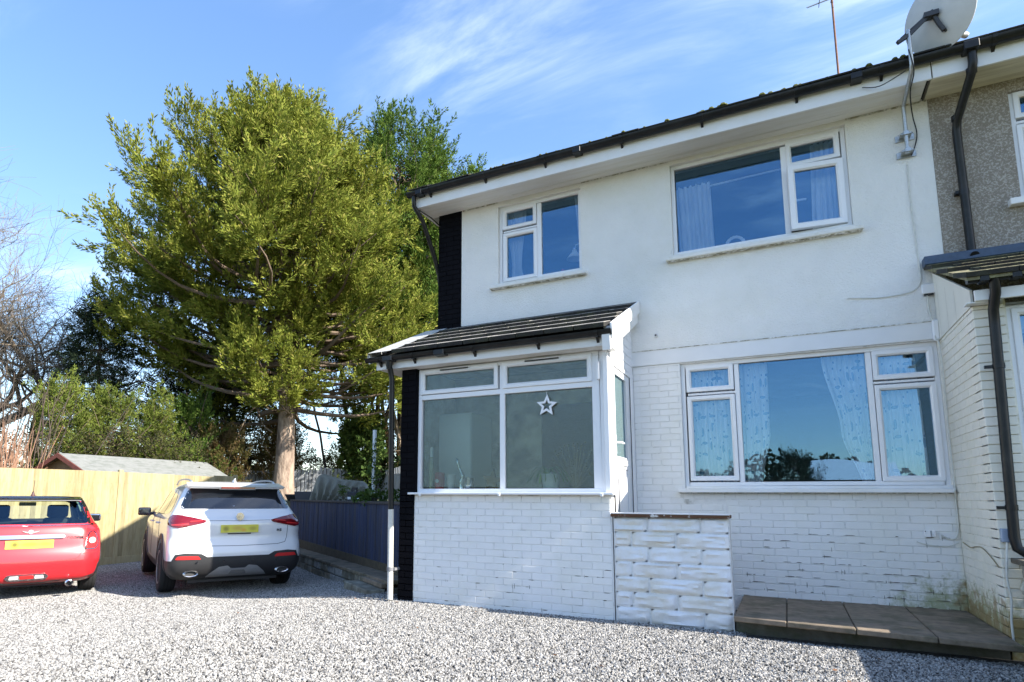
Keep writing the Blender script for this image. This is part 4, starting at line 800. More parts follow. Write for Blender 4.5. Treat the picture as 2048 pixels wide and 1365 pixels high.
# ================================================================ vegetation
def np_obj(name, V, F, m_, parent=None, kind=None, smooth=False):
    """V (n,3) world, F (m,k) same size polygons"""
    V = np.asarray(V, np.float32); F = np.asarray(F, np.int32); me = bpy.data.meshes.new(name); k = F.shape[1]
    me.vertices.add(len(V)); me.loops.add(F.size); me.polygons.add(len(F))
    base = np.zeros(3)
    if parent is not None: base = np.array(parent.location)
    me.vertices.foreach_set('co', (V - base).astype(np.float32).ravel()); me.loops.foreach_set('vertex_index', F.ravel())
    me.polygons.foreach_set('loop_start', np.arange(0, F.size, k, dtype=np.int32)); me.polygons.foreach_set('loop_total', np.full(len(F), k, np.int32))
    me.update(); me.materials.append(m_)
    if smooth: me.polygons.foreach_set('use_smooth', [True] * len(F))
    o = bpy.data.objects.new(name, me); link(o, parent)
    if kind: o['kind'] = kind
    return o
def spray_proto(n=24, length=1.0, width=.55, seed=0, droop=.25, leaf=(.17, .05)):
    """flattened conifer frond along +x: narrow leaf quads on both sides"""
    r = np.random.default_rng(seed); V = []; F = []
    for i in range(n):
        t = (i + r.uniform(0, 1)) / n; side = 1 if i % 2 else -1; w = width * (1 - t) ** .7 * r.uniform(.4, 1) * .5
        base = np.array([t * length, side * w * r.uniform(.1, .8), -droop * t * t * .5 + r.normal(0, .05)])
        ang = side * r.uniform(.2, 1.0); d = np.array([math.cos(ang), math.sin(ang), r.normal(0.05, .35)]); d /= np.linalg.norm(d)
        s = np.cross(d, r.normal(0, 1, 3) * .6 + np.array([0, 0, 1])); s /= np.linalg.norm(s); l = leaf[0] * r.uniform(.6, 1.4); w2 = leaf[1] * r.uniform(.7, 1.4)
        b = len(V); V += [base - s * w2 * .5, base + d * l * .5 - s * w2, base + d * l, base + d * l * .55 + s * w2]; F.append((b, b + 1, b + 2, b + 3))
    return np.array(V), np.array(F)
def tuft_proto(n=60, seed=0, rad=.15, leaf=(.17, .022), curl=.25):
    """feathery branchlet along +x: leaves packed round a drooping axis that turns up at the tip"""
    r = np.random.default_rng(seed); V = []; F = []; side = r.normal(0, .25)
    for i in range(n):
        t = r.uniform(.05, 1) ** .85; a = np.array([t, side * t * t, curl * (-1.1 * t + 1.35 * t ** 3)]); tg = np.array([1, 2 * side * t, curl * (-1.1 + 4.05 * t * t)]); tg /= np.linalg.norm(tg)
        rd = r.normal(0, 1, 3); rd[2] *= .55; rd -= tg * rd.dot(tg); rd /= np.linalg.norm(rd) + 1e-9; rr = rad * (1.15 - t) * r.uniform(.15, 1) * (1.6 if abs(rd[1]) > .6 else .9); b0 = a + rd * rr
        d = tg * 1.2 + rd * .7 + r.normal(0, .2, 3); d /= np.linalg.norm(d); s_ = np.cross(d, r.normal(0, 1, 3)); s_ /= np.linalg.norm(s_); l = leaf[0] * r.uniform(.6, 1.3) * (1.15 - .4 * t); w2 = leaf[1] * r.uniform(.7, 1.3)
        b = len(V); V += [b0 - s_ * w2 * .4, b0 + d * l * .45 - s_ * w2, b0 + d * l, b0 + d * l * .5 + s_ * w2]; F.append((b, b + 1, b + 2, b + 3))
    return np.array(V), np.array(F)
def scatter(protos, pos, dirs_, scale, rng, roll=.6, up=(0, 0, 1)):
    VV = []; FF = []; off = 0; pos = np.asarray(pos); dirs_ = np.asarray(dirs_); scale = np.asarray(scale); which = rng.integers(0, len(protos), len(pos))
    for k, (PV, PF) in enumerate(protos):
        idx = np.where(which == k)[0]
        if len(idx) == 0: continue
        X = dirs_[idx] / np.linalg.norm(dirs_[idx], axis=1, keepdims=True); U = np.tile(np.array(up, float), (len(idx), 1)) + rng.normal(0, roll, (len(idx), 3)) * .5
        Y = np.cross(U, X); Y /= np.linalg.norm(Y, axis=1, keepdims=True) + 1e-9; Z = np.cross(X, Y); sc = scale[idx][:, None, None]
        P = (PV[None, :, 0:1] * X[:, None, :] + PV[None, :, 1:2] * Y[:, None, :] + PV[None, :, 2:3] * Z[:, None, :]) * sc + pos[idx][:, None, :]
        n = len(PV); F = PF[None] + (np.arange(len(idx)) * n)[:, None, None] + off; VV.append(P.reshape(-1, 3)); FF.append(F.reshape(-1, PF.shape[1])); off += len(idx) * n
    return np.concatenate(VV), np.concatenate(FF)
def leafmat(name, c1, c2, c3=None, vscale=2.2, transl=.25):
    M_ = bpy.data.materials.new(name); M_.use_nodes = True; t = M_.node_tree; b = t.nodes['Principled BSDF']; new, lk = t.nodes.new, t.links.new
    b.inputs['Roughness'].default_value = .75; b.inputs['Specular IOR Level'].default_value = .12
    g = new('ShaderNodeNewGeometry'); nz = new('ShaderNodeTexNoise'); lk(g.outputs['Position'], nz.inputs['Vector']); nz.inputs['Scale'].default_value = vscale; nz.inputs['Detail'].default_value = 5; nz.inputs['Roughness'].default_value = .7
    mr = new('ShaderNodeMapRange'); lk(nz.outputs[0], mr.inputs[0]); mr.inputs[1].default_value = .36; mr.inputs[2].default_value = .64
    mx = new('ShaderNodeMixRGB'); lk(mr.outputs[0], mx.inputs[0]); mx.inputs[1].default_value = (*c1, 1); mx.inputs[2].default_value = (*c2, 1); cur = mx.outputs[0]
    m2 = new('ShaderNodeMixRGB'); lk(g.outputs['Random Per Island'], m2.inputs[0]); mr2 = new('ShaderNodeMapRange'); lk(g.outputs['Random Per Island'], mr2.inputs[0]); mr2.inputs[1].default_value = .80; mr2.inputs[2].default_value = 1.0; mr2.inputs[4].default_value = .8
    lk(mr2.outputs[0], m2.inputs[0]); lk(cur, m2.inputs[1]); m2.inputs[2].default_value = (*(c3 or c2), 1); cur = m2.outputs[0]
    lk(cur, b.inputs['Base Color']); tr = new('ShaderNodeBsdfTranslucent'); lk(cur, tr.inputs[0]); ms = new('ShaderNodeMixShader'); ms.inputs[0].default_value = transl; lk(b.outputs[0], ms.inputs[1]); lk(tr.outputs[0], ms.inputs[2]); lk(ms.outputs[0], t.nodes['Material Output'].inputs[0])
    MATS[name] = M_; return M_
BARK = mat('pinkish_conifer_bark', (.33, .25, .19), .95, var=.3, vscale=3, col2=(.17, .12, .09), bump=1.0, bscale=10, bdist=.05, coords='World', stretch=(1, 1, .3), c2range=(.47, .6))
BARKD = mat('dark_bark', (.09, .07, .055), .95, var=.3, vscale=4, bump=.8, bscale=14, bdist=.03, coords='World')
BARKM = mat('dark_limb_bark', (.15, .11, .08), .95, var=.3, vscale=4, bump=.6, bscale=14, bdist=.02, coords='World')  # limbs a darker brown than the trunk
BARKL = mat('grey_brown_bark', (.22, .17, .12), .95, var=.3, vscale=4, col2=(.16, .12, .08), bump=.6, bscale=16, bdist=.02, coords='World', stretch=(1, 1, .4))  # grey-brown bark for bare trees, thin stems and dead branches

def conifer(t, base, top, radf, zlo, n_limbs, leaf_m, bark_m, rng, trunk_r=.3, limb_up=.5, spray=.42, dens=1.0, shift=(0, 0), leafn=22, tiers=False, limb_r=.05, inner=.35, asym=None, leaf=(.17, .022), droop=.25, rad=.13, open_below=0, per_m=4.2, jit=(.70, 1.06)):
    """trunk, limbs (one part) and a crown of many small fronds carried on the limbs"""
    base = np.array(base, float); top = np.array(top, float); H = top[2] - base[2]
    def axis(z): s = (z - base[2]) / H; return base + (top - base) * s + np.array([.12 * math.sin(s * 7), .10 * math.sin(s * 5 + 1), 0]) * trunk_r * 2
    zs = np.linspace(base[2], top[2] - .3, 16); mb = MB(); mb.tube([axis(z) + [0, 0, 0] for z in zs], [trunk_r * (1.0 - .93 * ((z - base[2]) / H) ** .8) * (1.18 if i == 0 else 1) for i, z in enumerate(zs)], 14); mb.build('trunk', bark_m, t, smooth=True)
    pos, dr, sc = [], [], []; lm = MB()
    for i in range(n_limbs):
        u = (i + rng.uniform(0, 1)) / n_limbs; z0 = zlo + (top[2] - zlo) * (u ** .9) * .97
        if tiers: z0 = zlo + (top[2] - zlo) * (round(u * tiers) / tiers) * .98 + rng.normal(0, .05)
        az = i * 2.39996 + rng.normal(0, .35); zt_rel = (z0 - zlo) / (top[2] - zlo); elev = limb_up * (.35 + .9 * zt_rel) + rng.normal(0, .14)
        a0 = axis(z0); h = np.array([math.cos(az), math.sin(az), 0.0])
        zend = z0; Rr = radf(z0 + .3) * rng.uniform(*jit)
        if asym: Rr *= asym(az, z0)
        if Rr < .15: continue
        npts = 9; pts = []
        for k in range(npts):
            s = k / (npts - 1); rr = Rr * s; zr = z0 + rr * math.tan(elev) * (.55 + .45 * s) - (.10 * Rr * math.sin(s * math.pi) if not tiers else .16 * Rr * s * s); wob = np.array([-h[1], h[0], 0]) * .10 * Rr * math.sin(s * 5 + i)
            p = axis(min(z0, top[2])) + h * rr + wob; p[2] = zr; p[:2] += np.array(shift) * s; pts.append(p)
        lm.tube(pts, [limb_r * (1.05 - s_) * (.5 + .5 * Rr / 3) + .006 for s_ in np.linspace(0, 1, npts)], 5, cap=False)
        # branchlets
        nb2 = int(max(4, Rr * per_m * dens / 2.6)); inn = inner if z0 > open_below else max(inner, .58)
        for q in range(nb2):
            s = inn + (1.02 - inn) * rng.uniform(0, 1) ** .7; k = min(int(s * (npts - 1)), npts - 2); fr = s * (npts - 1) - k; p = pts[k] * (1 - fr) + pts[min(k + 1, npts - 1)] * fr; d = pts[k + 1] - pts[k]; d = d / (np.linalg.norm(d) + 1e-9)
            sidev = np.cross(d, [0, 0, 1]) * rng.normal(0, 1) + np.array([0, 0, 1]) * rng.normal(.25, .55); spread = .16 * Rr * (1.1 - s * .55) + .12
            if tiers: sidev[2] *= .25
            o = p + sidev * spread * rng.uniform(.1, 1.0); dd = d * .95 + sidev * .5 + np.array([0, 0, .25 if not tiers else -.25]) + rng.normal(0, .2, 3)
            for m_ in range(3): pos.append(o + rng.normal(0, .05, 3)); dr.append(dd / np.linalg.norm(dd) + rng.normal(0, .38, 3)); sc.append(spray * rng.uniform(.6, 1.3))
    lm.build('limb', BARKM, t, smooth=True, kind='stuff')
    protos = [tuft_proto(leafn, s, rad, leaf, droop) for s in range(7)]
    V, F = scatter(protos, pos, dr, sc, rng); np_obj('crown', V, F, leaf_m, t, kind='stuff'); return len(F)

LF_MAIN = leafmat('olive_cypress_leaf', (.10, .14, .020), (.30, .325, .055), (.36, .30, .09))
LF_GRN = leafmat('green_cypress_leaf', (.05, .10, .018), (.12, .19, .032), (.17, .21, .05))
LF_DRK = leafmat('dark_spruce_leaf', (.018, .032, .020), (.035, .055, .028), (.06, .07, .03), transl=.1)
LF_DGR = leafmat('dark_green_leaf', (.035, .055, .018), (.07, .10, .028), (.10, .11, .04), transl=.15)  # darker green foliage of the rear conifer
LF_BRT = leafmat('bright_young_leaf', (.10, .145, .025), (.19, .23, .045), (.26, .23, .08))
LF_BRN = leafmat('browning_leaf', (.16, .095, .045), (.10, .11, .03), (.26, .14, .08))
LF_IVY = leafmat('ivy_leaf', (.035, .07, .018), (.09, .14, .03), (.18, .22, .08))
tot = 0
rng = np.random.default_rng(3)
t = thing('cypress_tree', 'tall broad olive green cypress with a bare pinkish trunk in the middle of the garden', 'tree', (-18.4, 18.83, 1.1))
rf = lambda z: float(np.interp(z, [4.0, 6.0, 8.0, 10.0, 12.0, 13.5, 15.0, 16.5, 17.4], [5.2, 6.5, 6.8, 6.2, 5.1, 3.9, 2.6, 1.3, .3]))
# camera side is (+.46,-.88); image left is (-.885,-.46)
lft = math.atan2(-.464, -.885)
def asym(az, z):
    c = math.cos(az - lft); return 1 + .13 * c - (.66 if z < 8.8 and math.cos(az - math.atan2(-.88, .46)) > .35 else 0)
tot += conifer(t, (-18.4, 18.83, .8), (-18.1, 18.2, 17.6), rf, 4.6, 260, LF_MAIN, BARK, rng, trunk_r=.46, limb_up=.46, spray=1.05, dens=1.0, leafn=72, asym=asym, limb_r=.075, inner=.30, open_below=7.5, per_m=7.6, rad=.13)
# dead snags on the lower trunk
mb = MB()
for (a, b, c, r_) in (((-18.08, 18.52, 5.61), (-17.05, 18.38, 6.64), (-16.32, 18.52, 7.52), 0.07), ((-18.67, 18.52, 5.32), (-19.55, 18.08, 4.73), (-19.99, 17.64, 3.26), 0.042), ((-18.08, 18.52, 4.43), (-17.64, 18.38, 4.73), (-17.2, 18.23, 5.02), 0.035), ((-18.74, 18.52, 3.85), (-19.11, 18.38, 4.14), (-19.4, 18.23, 4.88), 0.028)):
    mb.tube(smooth_path([a, b, c]), [r_ * (1 - i / 14) + .004 for i in range(11)], 6)
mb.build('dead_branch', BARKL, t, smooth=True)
t = thing('leyland_tree', 'dark green conifer with upswept tips directly behind the big cypress, its taller stem', 'tree', (-16.9, 25.3, 1.1))
rf2 = lambda z: float(np.interp(z, [5, 8, 11, 14, 17, 19], [3.6, 4.4, 4.4, 3.7, 2.3, .8]))
tot += conifer(t, (-16.9, 25.3, 1.0), (-16.0, 23.4, 18.2), rf2, 6.8, 165, LF_GRN, BARKD, rng, trunk_r=.32, limb_up=.62, spray=1.0, dens=1.0, leafn=50, inner=.3, leaf=(.18, .024), per_m=5.2)
t = thing('leyland_tree', 'dark green conifer with upswept tips nearest the house roof corner', 'tree', (-14.1, 26.6, 1.1))
tot += conifer(t, (-14.8, 26.6, 1.0), (-14.4, 25.4, 16.4), lambda z: float(np.interp(z, [5, 8, 11, 14, 16, 17.5], [3.3, 3.9, 3.4, 2.4, 1.5, .6])), 5.8, 155, LF_GRN, BARKD, rng, trunk_r=.32, limb_up=.62, spray=1.0, dens=1.0, leafn=50, inner=.3, leaf=(.18, .024), per_m=5.2)
t = thing('spruce_tree', 'narrow dark spruce with drooping tiers left of the big cypress', 'tree', (-24.0, 14.5, .8))
tot += conifer(t, (-24.0, 14.5, .5), (-23.9, 14.2, 9.6), lambda z: float(np.interp(z, [1.5, 3.5, 6, 8, 9.6], [2.0, 1.85, 1.25, .65, .1])), 1.8, 110, LF_DRK, BARKD, rng, trunk_r=.16, limb_up=.05, spray=.7, dens=1.0, tiers=15, leafn=46, inner=.08, per_m=9, rad=.16)
t = thing('spruce_tree', 'shaded dark conifer close behind the lower left of the big cypress', 'tree', (-25.5, 22.5, .8))
tot += conifer(t, (-25.5, 22.5, .5), (-25.4, 22.3, 11.0), lambda z: float(np.interp(z, [1.5, 3.5, 6, 8, 10.4], [3.6, 3.5, 2.9, 1.9, .3])), 1.4, 110, LF_DGR, BARKD, rng, trunk_r=.2, limb_up=.3, spray=.9, dens=1.0, leafn=46, inner=.12, per_m=6)
t = thing('spruce_tree', 'shaded dark conifer filling the gap between the spruce and the cypress', 'tree', (-24.6, 19.0, .8))
tot += conifer(t, (-24.6, 19.0, .5), (-24.5, 18.8, 8.4), lambda z: float(np.interp(z, [1.5, 3.5, 6, 7.6], [2.9, 2.7, 1.9, .3])), 1.4, 100, LF_DRK, BARKD, rng, trunk_r=.2, limb_up=.3, spray=.8, dens=1.0, leafn=46, inner=.12, per_m=6.5)
# young cypresses over the shed and fence
YC = [((-21.6, 12.2), (-21.9, 11.8, 4.9), 1.2, 'bright young cypress leaning left above the left end of the shed roof', LF_BRT),
      ((-21.3, 13.7), (-21.2, 13.2, 4.7), 1.35, 'bright young cypress above the left half of the shed roof', LF_BRT),
      ((-20.9, 15.0), (-20.8, 14.7, 4.4), 1.35, 'young cypress with yellow tips above the middle of the shed roof', LF_BRT),
      ((-20.6, 16.4), (-20.6, 16.0, 5.0), 1.4, 'taller young cypress above the right half of the shed roof', LF_GRN),
      ((-20.2, 17.3), (-20.2, 17.0, 3.9), 1.0, 'young cypress with browning foliage behind the right end of the shed', LF_BRN),
      ((-20.6, 21.0), (-20.6, 20.8, 4.6), 1.5, 'small green and brown cypress left of the big trunk behind the grey fence', LF_BRN),
      ((-17.9, 23.0), (-17.9, 22.8, 4.2), 1.5, 'small cypress with brown inner twigs just right of the big trunk', LF_BRT)]
for (bx, by), tp, R0, lab, lf in YC:
    t = thing('young_cypress', lab, 'shrub', (bx, by, .9), group='young cypresses behind the shed and grey fence'); zt = tp[2]
    tot += conifer(t, (bx, by, .6), tp, lambda z: float(np.interp(z, [1.0, 2.0, 3.0, zt], [R0, R0 * 1.05, R0 * .7, .1])), .9, 46, lf, BARKD, rng, trunk_r=.06, limb_up=.95, spray=.60, dens=1.0, leafn=50, inner=.15, limb_r=.02, per_m=6.5, rad=.12, jit=(.45, 1.35))
t = thing('brown_hedge', 'reddish brown dying conifer hedge behind the young cypresses', 'hedge', (-22, 22, .9))
pos = []; dr = []; sc = []
for i in range(2600):
    u = rng.uniform(0, 1); x = -28 + 13 * u; y = 19.4 + 5.2 * u + rng.normal(0, .5); z = rng.uniform(.9, 3.9 + .9 * math.sin(u * 17)); pos.append((x, y, z)); dr.append((rng.normal(.3, .5), rng.normal(-.6, .5), rng.normal(.3, .4))); sc.append(rng.uniform(.35, .75))
V, F = scatter([spray_proto(16, 1, .6, s, .2, (.15, .05)) for s in range(4)], pos, dr, sc, rng); np_obj('foliage', V, F, LF_BRN, t, kind='stuff'); tot += len(F)

# bare deciduous trees
def bare_tree(t, base, d0, length, r0, depth, rng, m_, bias=(0, 0, 0), nsp=(2, 3), spread=.55, twist=.2, decay=.74):
    tubes = []
    def rec(p, d, L_, r, lev):
        d = d / np.linalg.norm(d); n = 4 if lev < depth - 1 else 3; pts = [p]; q = p.copy(); dd = d.copy()
        for k in range(n): dd = dd + rng.normal(0, twist, 3) + np.array(bias) * .12; dd /= np.linalg.norm(dd); q = q + dd * L_ / n; pts.append(q.copy())
        tubes.append((pts, [r * (1 - .35 * i / n) for i in range(n + 1)], max(3, 8 - lev)))
        if lev >= depth: return
        for c in range(rng.integers(nsp[0], nsp[1] + 1) + (1 if lev > 2 else 0)):
            s = rng.uniform(.45, 1) if c else 1.0; idx = int(round(s * n)); nd = dd + rng.normal(0, spread, 3); nd[2] += .12; rec(pts[idx], nd, L_ * decay * rng.uniform(.75, 1.15), max(r * (.62 if c == 0 else .5), .0045), lev + 1)
    rec(np.array(base, float), np.array(d0, float), length, r0, 0)
    mb = MB(); mt = MB()
    for pts, rs, n in tubes: (mb if rs[0] > .03 else mt).tube(pts, rs, n, cap=False)
    mb.build('trunk', m_, t, smooth=True); mt.build('twig', mat('grey_brown_twig', (.17, .14, .12), .9, var=.3, vscale=2, col2=(.15, .14, .10), coords='World'), t, kind='stuff')
t = thing('bare_tree', 'leafless oak reaching in from the left edge with long crooked limbs', 'tree', (-29.6, 11.9, .5))
r2 = np.random.default_rng(11); bare_tree(t, (-29.6, 11.9, .3), (.1, .05, 1), 3.9, .40, 7, r2, BARKL, bias=(.36, .20, .12), nsp=(2, 4), spread=.68, twist=.22, decay=.82)
t = thing('bare_tree', 'pale leafless tree with a fine rounded top behind the spruce and the cypress edge', 'tree', (-31.0, 16.4, .5))
r2 = np.random.default_rng(5); bare_tree(t, (-31.0, 16.4, .3), (.0, 0, 1), 4.4, .32, 7, r2, BARKL, bias=(0.08, 0.02, .26), nsp=(2, 4), spread=.64, twist=.20, decay=.80)
# thin bare stems of the thicket at far left
mb = None
t = thing('bare_thicket', 'thicket of thin leafless saplings behind the left end of the pale fence', 'shrubs', (-22, 9, .3)); mb = MB()
for i in range(150):
    x = -24 + rng.uniform(0, 4.7); y = 7.2 + (x + 24) * .55 + rng.uniform(-1.2, 1.2); z = .2; p = np.array([x, y, z]); d = np.array([rng.normal(0, .1), rng.normal(0, .1), 1.]); pts = [p.copy()]
    for k in range(6): d = d + rng.normal(0, .07, 3); d /= np.linalg.norm(d); p = p + d * rng.uniform(.5, .95); pts.append(p.copy())
    mb.tube(pts, [.022 * (1 - j / 7) + .004 for j in range(7)], 4, cap=False)
    for b_ in range(5):
        q = pts[rng.integers(1, 6)]; dd = np.array([rng.normal(0, .6), rng.normal(0, .6), .7]); mb.tube([q, q + dd * .3, q + dd * .6 + rng.normal(0, .06, 3)], [.009, .006, .003], 3, cap=False)
mb.build('stem', mat('thicket_stem', (.075, .055, .042), .9, var=.4, vscale=1.5, coords='World'), t, kind='stuff')
pos = []; dr = []; sc = []
for i in range(2600):
    x = -25.5 + rng.uniform(0, 8.0); y = 8.8 + (x + 24) * .6 + rng.uniform(0, 2.2); pos.append((x, y, rng.uniform(.3, 3.3))); dr.append(rng.normal(0, 1, 3)); sc.append(rng.uniform(.25, .5))
t = thing('dark_undergrowth', 'dark tangled evergreen undergrowth at the far left behind the pale fence', 'shrubs', (-23, 10, .3)); V, F = scatter([spray_proto(12, 1, .6, s, .2, (.17, .06)) for s in range(4)], pos, dr, sc, rng); np_obj('foliage', V, F, leafmat('undergrowth_green', (.03, .035, .018), (.07, .065, .03), (.12, .08, .04)), t, kind='stuff'); tot += len(F)  # dark green and brown undergrowth leaves
t = thing('red_stem_shrub', 'bushy shrub of upright reddish brown stems at the left edge above the pale fence', 'shrub', (-17.6, 8.2, .2)); mb = MB()
for i in range(190):
    p = np.array([-17.7 + rng.normal(0, .42), 8.15 + rng.normal(0, .4), .3]); d = np.array([rng.normal(0, .12), rng.normal(0, .12), 1]); h = rng.uniform(1.8, 2.75); mb.tube([p, p + d * h * .5, p + d * h + rng.normal(0, .08, 3)], [.012, .009, .004], 3, cap=False)
mb.build('stem', mat('red_stem', (.26, .14, .085), .8, var=.3, vscale=4, coords='World'), t, kind='stuff')
t = thing('pale_twig_shrub', 'pale tangled twiggy shrub between the red stemmed shrub and the shed', 'shrub', (-17.2, 8.9, .2)); mb = MB()
for i in range(46):
    p = np.array([-17.4 + rng.normal(0, .35), 9.1 + rng.normal(0, .3), 1.2]); pts = [p.copy()]; d = rng.normal(0, 1, 3); d[2] = abs(d[2]) + .4
    for k in range(5): d = d / np.linalg.norm(d) + rng.normal(0, .35, 3); p = p + d / np.linalg.norm(d) * .2; pts.append(p.copy())
    mb.tube(pts, [.012, .010, .008, .007, .005, .003], 3, cap=False)
mb.build('twig', mat('pale_twig', (.46, .38, .25), .8), t, kind='stuff')
# stems behind the grey fence, in front of the tall conifers
stem_m = BARKL
STX = [(-13.3, 15.9, .05), (-12.95, 15.9, .07), (-12.6, 16.4, .10), (-12.35, 16.5, .05), (-12.05, 16.6, .12), (-11.75, 16.7, .06), (-11.5, 16.75, .10), (-11.2, 16.8, .05), (-10.95, 16.6, .09), (-10.7, 16.4, .06), (-10.5, 16.3, .11), (-10.25, 16.2, .07), (-12.2, 17.3, .13), (-11.0, 17.5, .14)]
for i, (x, y, r_) in enumerate([(round(a_ * 1.43, 2), round(b_ * 1.43, 2), c_ * 1.4) for a_, b_, c_ in STX]):
    t = thing('bare_tree', 'tall thin bare trunk among the stems behind the right part of the grey fence', 'tree', (x, y, 1.0), group='thin bare trees behind the grey fence')
    p = np.array([x, y, .9]); pts = [p.copy()]; d = np.array([rng.normal(0, .05), 0, 1.])
    for k in range(9): d = d + rng.normal(0, .09, 3); d[2] = 1; p = p + d * .80; pts.append(p.copy())
    MB().tube(smooth_path(pts, 2), [r_ * (1 - j / 34) for j in range(19)], 7).build('trunk', stem_m if i % 3 else BARKD, t, smooth=True)
    mb = MB()
    for b_ in range(12):
        q = pts[rng.integers(1, 9)]; dd = np.array([rng.normal(0, .7), rng.normal(-.2, .5), rng.normal(.3, .5)]); mb.tube([q, q + dd * .35, q + dd * .75 + rng.normal(0, .1, 3)], [.014, .009, .004], 3, cap=False)
    mb.build('twig', BARKL, t, kind='stuff')
def leafbush(name, label, cat, c, rad, n, lf, sc0=.12, seed=1, loc=None, flat=1.0):
    r = np.random.default_rng(seed); t = thing(name, label, cat, loc or c); pos = []; dr = []; sc = []
    for i in range(n):
        d = r.normal(0, 1, 3); d /= np.linalg.norm(d); rr = r.uniform(.55, 1.05) * (1 + .35 * mnoise.noise(Vector(d * 2.3 + seed)))
        pos.append(np.array(c) + d * np.array(rad) * rr); dr.append(d + r.normal(0, .5, 3)); sc.append(sc0 * r.uniform(.6, 1.4))
    V, F = scatter([spray_proto(5, 1, .9, s, .2, (.7, .32)) for s in range(4)], pos, dr, sc, r, roll=1.5); np_obj('foliage', V, F, lf, t, kind='stuff'); return t
leafbush('ivy_bush', 'leafy green climber on the stems behind the tarpaulin', 'shrub', (-16.9, 22.2, 3.6), (1.0, .7, 1.5), 1500, LF_IVY, .18, 4)
leafbush('ivy_bush', 'dark evergreen bush low behind the grey fence right of the big trunk', 'shrub', (-17.0, 23.0, 2.2), (1.6, .7, 1.0), 900, leafmat('dark_ivy', (.015, .03, .012), (.035, .06, .02)), .16, 5)
leafbush('garden_plant', 'low flowering plants along the dark fence beside the downpipe', 'plants', (-5.9, 8.5, 1.18), (.6, .42, .09), 260, LF_IVY, .07, 6)
leafbush('post_ivy', 'ivy leaves climbing the white garden post', 'climber', (-8.97, 12.25, 1.9), (.09, .09, .72), 90, LF_IVY, .07, 8)
leafbush('potted_shrub', 'tiny leggy bonsai like shrub before the middle of the tarpaulin', 'plant', (-7.6, 9.42, 1.34), (.09, .07, .07), 60, LF_IVY, .035, 9)
t = [o for o in COL.objects if o.name.startswith('potted_shrub')][0]
MB().tube([(-7.6, 9.42, 1.1), (-7.58, 9.42, 1.2), (-7.62, 9.42, 1.30)], .008, 6).build('stem', BARKD, t)
# far tree belt that closes the horizon
def belt(name, label, pts, h, n, lf, seed):
    r = np.random.default_rng(seed); t = thing(name, label, 'trees', (pts[0][0], pts[0][1], 0)); pos = []; dr = []; sc = []
    for i in range(n):
        u = r.uniform(0, len(pts) - 1.001); k = int(u); f_ = u - k; x = pts[k][0] * (1 - f_) + pts[k + 1][0] * f_; y = pts[k][1] * (1 - f_) + pts[k + 1][1] * f_
        hh = h * (.7 + .5 * mnoise.noise(Vector((x * .12, y * .12, seed)))) + .8; pos.append((x + r.normal(0, 1.5), y + r.normal(0, 1.5), hh * r.uniform(0, 1) - .4)); dr.append(r.normal(0, 1, 3) + np.array([0, 0, .8])); sc.append(r.uniform(.8, 1.8))
    V, F = scatter([spray_proto(9, 1, .9, s, .2, (.35, .16)) for s in range(4)], pos, dr, sc, r, roll=1.5); o = np_obj('foliage', V, F, lf, t, kind='stuff'); return t
belt('tree_belt', 'low distant belt of trees seen through the gaps beneath the conifers', [(-75, 10), (-60, 34), (-38, 48), (-18, 56), (0, 60)], 4.0, 5200, leafmat('far_leaf', (.05, .07, .025), (.10, .11, .05)), 2)
print('leaf quads', tot)
